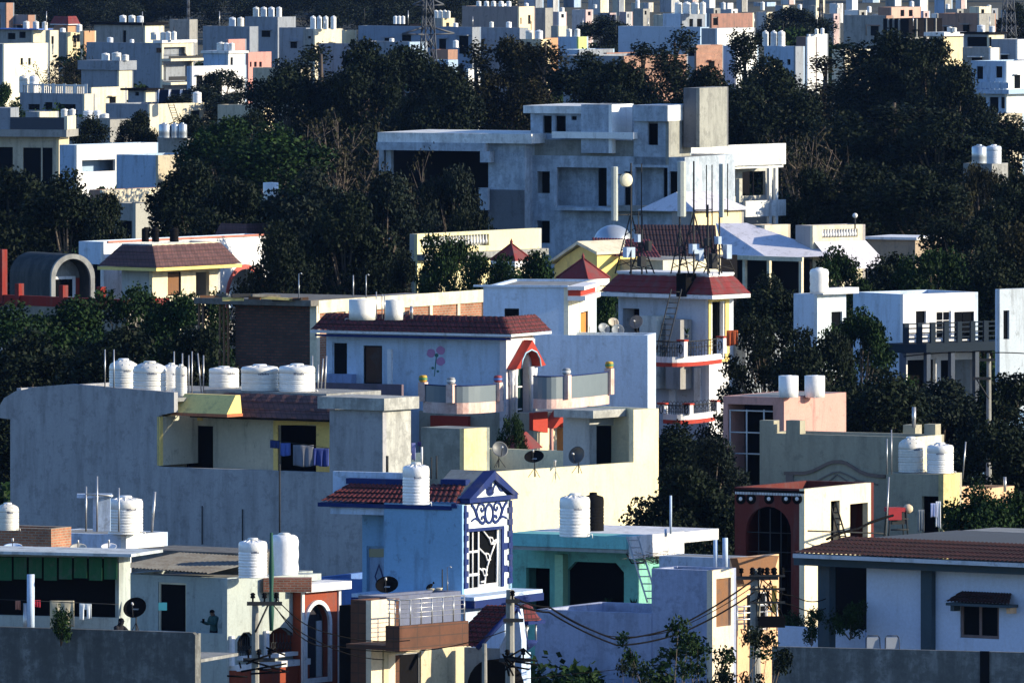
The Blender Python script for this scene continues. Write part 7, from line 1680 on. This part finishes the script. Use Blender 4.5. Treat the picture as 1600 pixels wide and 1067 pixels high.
for i in range(330):
    s = r_.uniform(8.4, 11.2); px = r_.uniform(-120, 780 if s > 9.4 else 1700); p = W(px, 0, s); h = r_.uniform(8, 13) * (1.0 if s > 9 else 1.5)
    items.append((p.x, p.y, 0, r_.uniform(1.0, 1.6), h / 10, ('round', r_.randrange(4))))
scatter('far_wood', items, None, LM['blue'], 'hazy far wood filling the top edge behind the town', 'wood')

# ---------------- haze ----------------
hm = bpy.data.materials.new('haze_air'); hm.use_nodes = True; nt = hm.node_tree; nt.nodes.clear()
ho = nt.nodes.new('ShaderNodeOutputMaterial'); hv = nt.nodes.new('ShaderNodeVolumePrincipled')
hv.inputs['Density'].default_value = HAZE; hv.inputs['Color'].default_value = (.22, .42, .9, 1); hv.inputs['Anisotropy'].default_value = .0
nt.links.new(hv.outputs[0], ho.inputs[1])
hz_ = MB(hm).box(-640, 640, -40, 4030, -1, 37).build('haze'); tag(hz_, None, None, None, 'stuff')
hz_['label'] = 'thin blue haze over the whole town'
# ---------------- poles, wires, people and rooftop clutter ----------------
POLE = paint((.30, .30, .28), .5, key='pole_concrete')
def upole(label, px, ytop, s, w, arms=(), extra=None):
    p = W(px, 0, s); h = HC - (ytop - YH) / s
    e = empty('utility_pole', (p.x, p.y, 0), 0, label, 'utility pole', 'concrete utility poles')
    mb = MB(POLE); r = w / s / 2; mb.lathe([(r * 1.5, 0), (r, h * .96), (r * .9, h)], n=8, smooth=False); mb.build('shaft', e)
    for (py, x0, x1, nins, brace) in arms:
        z = HC - (py - YH) / s; mb = MB(IRON); a, b_ = (x0 - px) / s, (x1 - px) / s; mb.box(a, b_, -r - .12, -r - .02, z - .06, z + .06)
        if brace: mb.tube([(b_ * .5 if abs(b_) > abs(a) else a * .8, -r - .07, z), (0, -r - .05, z - .9)], .03, 4)
        mb.build('crossarm', e)
        for i in range(nins):
            x = a + (b_ - a) * (i + .5) / nins; m = MB(BLACK); m.lathe([(.03, z + .06), (.03, z + .16), (.08, z + .18), (.06, z + .26), (.09, z + .28), (.04, z + .34)], x, -r - .07, 8); m.build('insulator', e)
    if extra: extra(e, p, h, r, s)
    return e
def clutterbox(e, p, h, r, s):
    rr = random.Random(int(p.x * 10)); z = HC - (1035 - YH) / s
    m = MB(BLACK)
    for i in range(9): m.tube([(rr.uniform(-.5, .5), -r - .1, z + rr.uniform(-.5, .5)), (rr.uniform(-1.1, 1.1), -r - .2, z + rr.uniform(-.4, .3))], .03, 4)
    m.build('cable_tangle', e)
upole('grey concrete pole with black insulators at lower left, before the arched grilles', 399, 941, 50, 11, [(942, 386, 441, 3, True), (1030, 380, 430, 3, False)], clutterbox)
upole('grey concrete pole with a lamp beside the small red turret', 797, 921, 49, 13, [(938, 790, 812, 1, False), (968, 786, 818, 0, False), (1030, 780, 830, 2, False)], clutterbox)
upole('thin grey pole in front of the porch gate', 757, 1005, 49.5, 8)
def trafo(e, p, h, r, s):
    z = HC - (900 - YH) / s; m = MB(IRON)
    for dz in (0, .45, .9): m.box(-.2, 1.0, -r - .16, -r - .04, z - dz, z - dz + .07)
    m.build('crossarm', e); rr = random.Random(4)
    for i in range(5): q = MB(BLACK); x = -.1 + i * .25; q.lathe([(.04, z + .07), (.1, z + .12), (.06, z + .2), (.1, z + .24), (.04, z + .32)], x, -r - .1, 8); q.build('insulator', e)
    m = MB(BLACK); m.box(.1, 1.0, -.5, .1, z - 1.7, z - 1.35)
    for i in range(14): a = Vector((rr.uniform(0, 1), -.3, z - rr.uniform(0, .5))); b_ = Vector((rr.uniform(-.2, 1.1), -.3, z - rr.uniform(.8, 1.7))); m.tube([a, a.lerp(b_, .5) + Vector((rr.uniform(-.2, .2), 0, -.1)), b_], .02, 4)
    m.build('cable_tangle', e)
    m = MB(plain('yellow_cloth', (.50, .30, .05), .9)); m.box(.55, .72, -.3, -.26, z - 1.2, z - .3); m.build('yellow_sleeve', e)
upole('concrete pole crowded with black switchgear before the peach house', 1180, 888, 46.2, 15, [(902, 1150, 1216, 4, False)], trafo)
upole('weathered concrete pole with rusty brackets in front of the barred balcony', 1545, 552, 35.4, 7, [(562, 1530, 1555, 2, False), (591, 1520, 1548, 0, True)])
def wire(label, pts, r=.017, sag=.0, grp='overhead wires'):
    return line(label, pts, r, 'wire', 'wire', grp, BLACK, sag)
wire('upper of three wires leaving the lower left pole to the right', [(432, 935, 49.9), (500, 985, 49.4), (640, 1000, 49)], sag=.15)
wire('middle of three wires leaving the lower left pole to the right', [(425, 942, 49.9), (490, 998, 49.4), (600, 1030, 49)], sag=.15)
wire('lowest of three wires leaving the lower left pole to the right', [(432, 950, 49.9), (520, 1008, 49.4), (790, 985, 49.1)], sag=.4)
wire('thick cable dipping across the lilac wall, upper strand', [(800, 932, 49), (858, 948, 48), (960, 998, 47.6), (1060, 978, 47), (1178, 905, 46.4)], r=.03, sag=.08)
wire('thick cable dipping across the lilac wall, lower strand', [(800, 940, 49), (858, 956, 48), (965, 1008, 47.6), (1065, 988, 47), (1178, 925, 46.4)], r=.03, sag=.08)
wire('thin cable parallel under the two thick ones on the lilac wall', [(800, 945, 49), (860, 950, 48), (950, 993, 47.6), (1050, 985, 47), (1178, 915, 46.4)], r=.015, sag=.1)
wire('faint wire low across the lilac wall', [(800, 1062, 48), (960, 1046, 47.5), (1100, 1030, 47)], r=.012)
wire('wire from the crowded pole to the slate column', [(1192, 905, 46.3), (1240, 930, 46), (1290, 935, 45.8)], r=.02, sag=.15)
wire('second wire from the crowded pole to the slate column', [(1192, 915, 46.3), (1240, 945, 46), (1290, 950, 45.8)], r=.02, sag=.15)
wire('black cable slanting over the dark red eave to the beige house', [(1292, 842, 44), (1340, 826, 43), (1395, 805, 42)], r=.05, sag=-.05)
wire('long wire crossing above the weathered pole', [(1412, 557, 35.4), (1520, 550, 35.4), (1545, 551, 35.4), (1640, 556, 35.4)], r=.025, sag=-.05)
wire('drooping wire along the pink wall, upper', [(1205, 636, 35.6), (1262, 648, 35.6), (1322, 656, 35.6)], r=.015, sag=.05)
wire('drooping wire along the pink wall, lower', [(1205, 640, 35.6), (1262, 652, 35.6), (1322, 658, 35.6)], r=.015, sag=.08)
# green wrapped pole beside the wrapped tank
o = MB(plain('green_net', (.008, .07, .05), .8)); p = W(424, 985, 48.6); o.lathe([(.06, 0), (.09, .6), (.06, 1.3), (.09, 2.0), (.06, 2.6), (.05, 3.15)], n=8); o = o.build('wrapped_pole'); o.location = p; tag(o, 'green net wrapped pole standing before the wrapped white tank', 'pole')
standpipe('tall thin dark rod above the wrapped tank against the grey wall', 437, 725, 832, 44, r=.035, mat=IRON)
line('thin railing wire on the maroon house side terrace', [(1262, 829, 42.6), (1380, 833, 42.4)], .03, 'handrail', 'railing', None, IRON)

# people
def person(label, px, pyb, s, h, pose, top, bottom, skin=(.16, .08, .05), yaw=0, zfoot=None):
    p = W(px, pyb, s); e = bpy.data.objects.new('person', None)
    J = {'pelvis': (0, 0, .53), 'chest': (0, 0, .74), 'neck': (0, 0, .83), 'head': (0, -.01, .90), 'top': (0, 0, .965),
         'shL': (-.11, 0, .80), 'shR': (.11, 0, .80), 'elL': (-.15, .0, .63), 'elR': (.15, .0, .63), 'haL': (-.15, -.04, .49), 'haR': (.15, -.04, .49),
         'hipL': (-.055, 0, .51), 'hipR': (.055, 0, .51), 'knL': (-.06, -.01, .28), 'knR': (.06, -.01, .28), 'anL': (-.06, .01, .045), 'anR': (.06, .01, .045), 'toL': (-.065, -.09, .02), 'toR': (.065, -.09, .02)}
    J.update(pose)
    R_ = {'pelvis': .085, 'chest': .09, 'neck': .035, 'head': .058, 'top': .045, 'shL': .045, 'shR': .045, 'elL': .03, 'elR': .03, 'haL': .022, 'haR': .022, 'hipL': .06, 'hipR': .06, 'knL': .042, 'knR': .042, 'anL': .027, 'anR': .027, 'toL': .022, 'toR': .022}
    E = [('pelvis', 'chest'), ('chest', 'neck'), ('neck', 'head'), ('head', 'top'), ('chest', 'shL'), ('chest', 'shR'), ('shL', 'elL'), ('shR', 'elR'), ('elL', 'haL'), ('elR', 'haR'), ('pelvis', 'hipL'), ('pelvis', 'hipR'), ('hipL', 'knL'), ('hipR', 'knR'), ('knL', 'anL'), ('knR', 'anR'), ('anL', 'toL'), ('anR', 'toR')]
    K = list(J); verts = [tuple(c * h for c in J[k]) for k in K]; edges = [(K.index(a), K.index(b)) for a, b in E]; rad = [R_[k] * h for k in K]
    for hn, sg in (('haL', -1), ('haR', 1)):      # palm, four fingers and a thumb
        b0 = Vector(J[hn]); el = Vector(J['el' + hn[-1]]); d = (b0 - el).normalized(); sd_ = d.cross(Vector((0, 0, 1)) if abs(d.z) < .9 else Vector((0, 1, 0))).normalized(); up = d.cross(sd_)
        for i, (o, L) in enumerate(((-.016, .040), (-.005, .046), (.006, .043), (.016, .034), (.026, .026))):
            q0 = b0 + d * (.028 if i < 4 else .012) + sd_ * o * (1 if i < 4 else 1.1); q1 = q0 + d * (L * .55) + (sd_ * .015 if i == 4 else Vector((0, 0, 0))); q2 = q1 + d * L * .4 + up * .012
            n0 = len(verts); verts += [tuple(v * h) for v in (q0, q1, q2)]; rad += [.0062 * h, .0055 * h, .005 * h]; edges += [(K.index(hn), n0), (n0, n0 + 1), (n0 + 1, n0 + 2)]
    me = bpy.data.meshes.new('person'); me.from_pydata(verts, edges, []); o = bpy.data.objects.new('person', me); C.objects.link(o)
    sk = o.modifiers.new('s', 'SKIN')
    for i, v in enumerate(me.skin_vertices[0].data): v.radius = (rad[i], rad[i] * (.75 if i < 2 else 1)); v.use_root = (i == 0)
    ss = o.modifiers.new('d', 'SUBSURF'); ss.levels = 2; ss.render_levels = 2
    dg = bpy.context.evaluated_depsgraph_get(); m2 = bpy.data.meshes.new_from_object(o.evaluated_get(dg)); o.modifiers.clear(); o.data = m2; bpy.data.meshes.remove(me)
    sm_ = plain('skin_brown', skin, .6); m2.materials.clear(); m2.materials.append(sm_)
    for f in m2.polygons: f.use_smooth = True
    # clothes: the body surface of trunk, upper arms and legs, pushed out
    def garment(name, zl, zh, mat, xm=9, off=.012):
        vs = [v.co + v.normal * off * h for v in m2.vertices]; keep = [f for f in m2.polygons if zl * h < f.center.z < zh * h and abs(f.center.x) < xm * h]
        ids = sorted({i for f in keep for i in f.vertices}); mp = {i: k for k, i in enumerate(ids)}
        if not ids: return
        g = MB(mat); g.add([vs[i] for i in ids], [tuple(mp[i] for i in f.vertices) for f in keep], True); g.build(name, o)
    garment('shirt', .50, .835, top, .17); garment('trousers', .06, .53, bottom, .2, .010)
    hb = Vector(J['head']) * h; tb = Vector(J['top']) * h
    hair = MB(BLACK); M = Matrix.Translation(hb.lerp(tb, .55) + Vector((0, .012 * h, .0))); hair.lathe([(.060 * h * math.cos(a), .052 * h * math.sin(a)) for a in [-.25 + i * .2 for i in range(9)]], n=16, M=M); hair.build('hair', o)
    fc = MB(BLACK); 
    for sx in (-1, 1): fc.lathe([(.007 * h, -.004), (.007 * h, .004)], 0, 0, 8, M=Matrix.Translation(hb + Vector((sx * .022 * h, -.058 * h, .018 * h))) @ Matrix.Rotation(1.57, 4, 'X'))
    fc.box(hb.x - .018 * h, hb.x + .018 * h, hb.y - .06 * h, hb.y - .054 * h, hb.z - .034 * h, hb.z - .028 * h); fc.build('face', o)
    nz = MB(sm_); nz.add([tuple(hb + Vector(q) * h) for q in ((-.010, -.054, -.008), (.010, -.054, -.008), (0, -.075, -.010), (0, -.054, .022))], [(0, 1, 2), (0, 2, 3), (1, 3, 2)]); nz.build('nose', o)
    for sx in (-1, 1): ear = MB(sm_); ear.lathe([(.006 * h, -.006 * h), (.014 * h, 0), (.006 * h, .006 * h)], 0, 0, 8, M=Matrix.Translation(hb + Vector((sx * .06 * h, 0, .005 * h))) @ Matrix.Rotation(1.57, 4, 'Y')); ear.build('ear', o)
    zf = p.z if zfoot is None else zfoot
    o.location = (p.x, p.y, zf); o.rotation_euler = (0, 0, R(yaw)); tag(o, label, 'person'); return o
T1, T2 = plain('shirt_black', (.01, .012, .02), .9), plain('trousers_dark', (.02, .02, .025), .9)
TG = plain('shirt_green', (.02, .07, .07), .9)
hx_ = H.X(335, .95); hw = H.world(hx_, .95, 0); s_h = F / hw.y; hp = W(335, 955, s_h); floor_h = H.Z(990, xh) - .70
person('person in a dark top standing at the parapet looking down at a phone', 334, 990, s_h, 1.45, {'head': (-.02, -.03, .89), 'top': (-.03, -.05, .955), 'elL': (-.16, -.04, .64), 'elR': (.13, -.06, .64), 'haL': (-.14, -.20, .69), 'haR': (.02, -.20, .68)}, TG, T2, yaw=-50, zfoot=floor_h)
ph = MB(BLACK); ph.box(-.04, .04, -.01, 0, 0, .14); ph = ph.build('phone'); ph.location = hp + Vector((-.36, -.3, -.36)); tag(ph, 'small dark phone held by the person at the parapet', 'phone')
sp = W(188, 970, 48.3)
person('person with black hair seated low behind the stained parapet', 186, 990, 48.3, 1.6, {'pelvis': (0, .05, .13), 'chest': (0, 0, .34), 'neck': (0, -.02, .43), 'head': (.01, -.05, .50), 'top': (.01, -.06, .565), 'shL': (-.11, 0, .40), 'shR': (.11, 0, .40), 'elL': (-.16, -.10, .30), 'elR': (.16, -.10, .30), 'haL': (-.08, -.22, .27), 'haR': (.08, -.22, .27),
    'hipL': (-.06, .03, .11), 'hipR': (.06, .03, .11), 'knL': (-.09, -.20, .26), 'knR': (.09, -.20, .26), 'anL': (-.08, -.22, .045), 'anR': (.08, -.22, .045), 'toL': (-.08, -.3, .02), 'toR': (.08, -.3, .02)}, T1, T2, skin=(.30, .13, .08), yaw=55, zfoot=sp.z - 1.6 * .52)
for q in (0,):
    person('tiny dark figure standing on the roof before the cream box room', 117, 74, 13.9, 1.65, {}, T1, T2, zfoot=W(117, 74, 13.9).z - .05)
# red sheet over a dark frame on the beige house, washing and posts
p = W(1392, 842, 41.6); e = empty('covered_frame', p, .3, 'dark iron frame covered by a red sheet and a cream sack', 'frame')
mb = MB(IRON)
for x, y in ((0, 0), (.6, 0), (0, .5), (.6, .5)): mb.tube([(x * 1.3 - .1, y, 0), (x, y, 1.1)], .03, 5)
for z in (.35, .75): mb.tube([(0, 0, z), (.7, 0, z)], .03, 5)
mb.box(.05, .6, 0, .4, .55, 1.0); mb.build('iron_frame', e)
mb = MB(CL('redsheet', (.30, .02, .03))); mb.box(-.1, .55, -.06, .5, 1.02, 1.18); mb.box(-.12, .4, -.09, -.065, .72, 1.1); mb.build('red_sheet', e)
mb = MB(CL('sack', (.55, .45, .32))); mb.lathe([(.1, -.16), (.17, -.1), (.18, .05), (.1, .16)], 0, 0, 10, M=Matrix.Translation((.72, .1, 1.12)) @ Matrix.Rotation(1.57, 4, 'Y')); mb.build('sack', e)
standpipe('long thin slanting pole in front of the red covered frame', 1384, 745, 845, 42, r=.03, lean=5, mat=STEEL)
cloth('blue and white laundry hanging by the dark doorway of the beige tank room', 1454, 1465, 786, 808, 41, CL('whiteblue', (.45, .5, .75)))
cloth('tall white sheet hanging beside the green tree at right', 1462, 1470, 783, 824, 41, CL('white2', (.68, .70, .75)))
cloth('dull grey cloth hanging left of the dark doorway at right', 1434, 1444, 796, 830, 41, CL('dullgrey', (.20, .22, .24)))
cloth('violet blue cloth beside the concrete tower, in front of the stair head', 643, 649, 692, 719, 38.6, CL('violet', (.25, .28, .60)))
cloth('small navy cloth pegged next to the violet one', 652, 658, 690, 697, 38.6, CL('navy2', (.01, .01, .12)))
for i, (px, yt, yb, r_2, m_) in enumerate([(659, 698, 730, .05, WHITE(.1)), (674, 714, 748, .03, IRON), (682, 712, 748, .035, IRON), (605, 712, 742, .06, IRON), (1048, 774, 834, .05, SKYW), (1040, 826, 838, .05, SKYW)]):
    standpipe(['white pipe with a yellow tap behind the tall tank on the blue house', 'thin dark rod left of a pair behind the blue house eave', 'thin dark rod right of a pair behind the blue house eave', 'brown pipe standing at the foot of the concrete tower', 'tall pipe with small box beside the cream wall corner', 'very short pipe at the turquoise roof edge'][i], px, yt, yb, [38.5, 42.6, 42.6, 40.5, 41.8, 41.9][i], r=r_2, mat=m_)
# pots, bowls and small clutter
def pot(label, px, pyb, w, h, s, m, plant=False, name='plant_pot', cat='plant pot'):
    p = W(px, pyb, s); r_ = w / s / 2; H_ = h / s; e = empty(name, p, 0, label, cat, 'pots on ledges')
    mb = MB(m); mb.lathe([(r_ * .7, 0), (r_, H_ * .9), (r_ * 1.1, H_ * .92), (r_ * 1.1, H_), (r_ * .9, H_)], n=14); mb.build('vessel', e)
    if plant:
        g = MB(LM['green']); rr = random.Random(int(px))
        for i in range(60): a = rr.uniform(0, 6.28); L = rr.uniform(.1, .4); d = Vector((math.cos(a) * L * .5, math.sin(a) * L * .5, L)); c = Vector((0, 0, H_)); n_ = Vector((-math.sin(a), math.cos(a), 0)) * .03; g.add([c + d * .4 - n_, c + d * .4 + n_, c + d], [(0, 1, 2)])
        g.build('foliage', e)
    return e
GP = paint((.24, .26, .27), .4, key='grey_pot')
pot('grey planter at the left of the eight cornered opening sill', 950, 957, 10, 8, 43.2, GP, True); pot('pale planter right of the first on the turquoise sill', 969, 957, 9, 7, 43.2, GP)
pot('grey flower pot with a spiky plant on the turquoise pillar', 990, 959, 9, 9, 43.2, GP, True); pot('low white bowl next to the spiky plant pot', 1001, 960, 8, 3, 43.2, WHITE(.1))
pot('beige bucket with a dark bird, left of two on the blue terrace', 674, 931, 12, 12, 46.4, LCREAM); pot('beige bucket, right of two on the blue terrace', 686, 930, 10, 12, 46.4, LCREAM)
pot('white bottle shaped jar beside the black oval dish', 867, 728, 4, 9, 37.8, WHITE(.1)); pot('potted plant on the white balcony post of the antenna house', 1073, 528, 7, 5, 32.3, GP, True)
bd_ = MB(BLACK); bd_.lathe([(.01, -.14), (.06, -.08), (.075, .02), (.05, .1), (.01, .14)], 0, 0, 10, M=Matrix.Rotation(.9, 4, 'Y')); bd_.lathe([(.01, -.04), (.04, 0), (.01, .05)], .14, 0, 8, M=Matrix.Translation((0, 0, .12))); bd_.add([(-.1, -.02, -.06), (-.1, .02, -.06), (-.3, .02, -.16), (-.3, -.02, -.16)], [(0, 1, 2, 3)])
bd_ = bd_.build('crow'); bd_.location = W(671, 916, 46.4); tag(bd_, 'dark crow perched on the beige bucket rim', 'bird')
# dry brushwood on the turquoise roof
mb = MB(plain('dry_brush', (.05, .045, .03), .9)); rr = random.Random(9)
for i in range(260):
    a = Vector((rr.gauss(0, .5), rr.gauss(0, .3), abs(rr.gauss(0, .16)))); d = Vector((rr.gauss(0, .4), rr.gauss(0, .2), rr.gauss(0, .08))); mb.tube([a, a + d * .5], .012, 3, .006)
mb = mb.build('brushwood'); mb.location = W(1035, 880, 43.0); tag(mb, 'tangled heap of dry brushwood on the low turquoise roof', 'brushwood')
# globe lamps
for lab, px, py, s, r_ in (('pale globe lamp at the far left edge in front of dark trees', 5, 551, 33.6, 8), ('small white lamp on a hooked post above the balustrade at right', 1336, 337, 27.1, 4)):
    p = W(px, py, s); e = empty('lamp', p, 0, lab, 'lamp'); R2 = r_ / s
    mb = MB(WHITE(.1)); mb.lathe([(R2 * math.cos(a), R2 * math.sin(a)) for a in [-1.5 + i * .3 for i in range(11)]], n=14); mb.build('globe', e)
    mb = MB(IRON); mb.tube([(0, 0, -R2), (0, 0, -p.z if px < 100 else -.75)], .05, 6); mb.build('post', e)
# pylon behind the tree row
def pylon(label, px, ytop, s, w, arms):
    p = W(px, 0, s); h = HC - (ytop - YH) / s; e = empty('pylon', (p.x, p.y, 0), .4, label, 'pylon'); b_ = w / s / 2
    mb = MB(plain('pylon_grey', (.06, .07, .09), .6)); n = 12; rr = [b_ * (1 - .8 * (i / n) ** .7) for i in range(n + 1)]; zz = [h * i / n for i in range(n + 1)]
    for i in range(n):
        c0 = [(rr[i] * x, rr[i] * y, zz[i]) for x, y in ((-1, -1), (1, -1), (1, 1), (-1, 1))]; c1 = [(rr[i + 1] * x, rr[i + 1] * y, zz[i + 1]) for x, y in ((-1, -1), (1, -1), (1, 1), (-1, 1))]
        for k in range(4): mb.tube([c0[k], c1[k]], .08, 4); mb.tube([c0[k], c1[(k + 1) % 4]], .04, 3); mb.tube([c0[(k + 1) % 4], c1[k]], .04, 3)
    mb.build('lattice', e)
    for (py, hw) in arms:
        z = HC - (py - YH) / s; m = MB(mb.mats[0]); L = hw / s
        for sg in (-1, 1): m.tube([(0, 0, z + .7), (sg * L, 0, z)], .09, 4); m.tube([(0, 0, z - .1), (sg * L, 0, z)], .07, 4)
        m.build('arm', e)
    return e
pylon('tall dark lattice pylon rising behind the tree row', 669, -25, 17.2, 46, [(53, 44), (8, 26), (-12, 18)])
pylon('lattice mobile tower at the top right corner', 1576, -40, 14.8, 40, [])
pylon('thin lattice post above the square concrete tower', 294, -30, 13.2, 7, [])
pylon('faint lattice tower near the top, right of centre', 1283, -20, 13.0, 12, [])
# tiny rooftop rods on far houses
rr = random.Random(31)
for i in range(24):
    px = 20 + i * 67 + rr.uniform(-20, 20); s = rr.uniform(13.5, 15.5); yb = rr.uniform(34, 60)
    standpipe('hair thin roof rod, %s from the left among the far roofs' % NUMS[i], px, yb - rr.uniform(10, 26), yb, s, r=.05, group='hair thin rods on the far roofs', mat=[IRON, STEEL][i % 2])
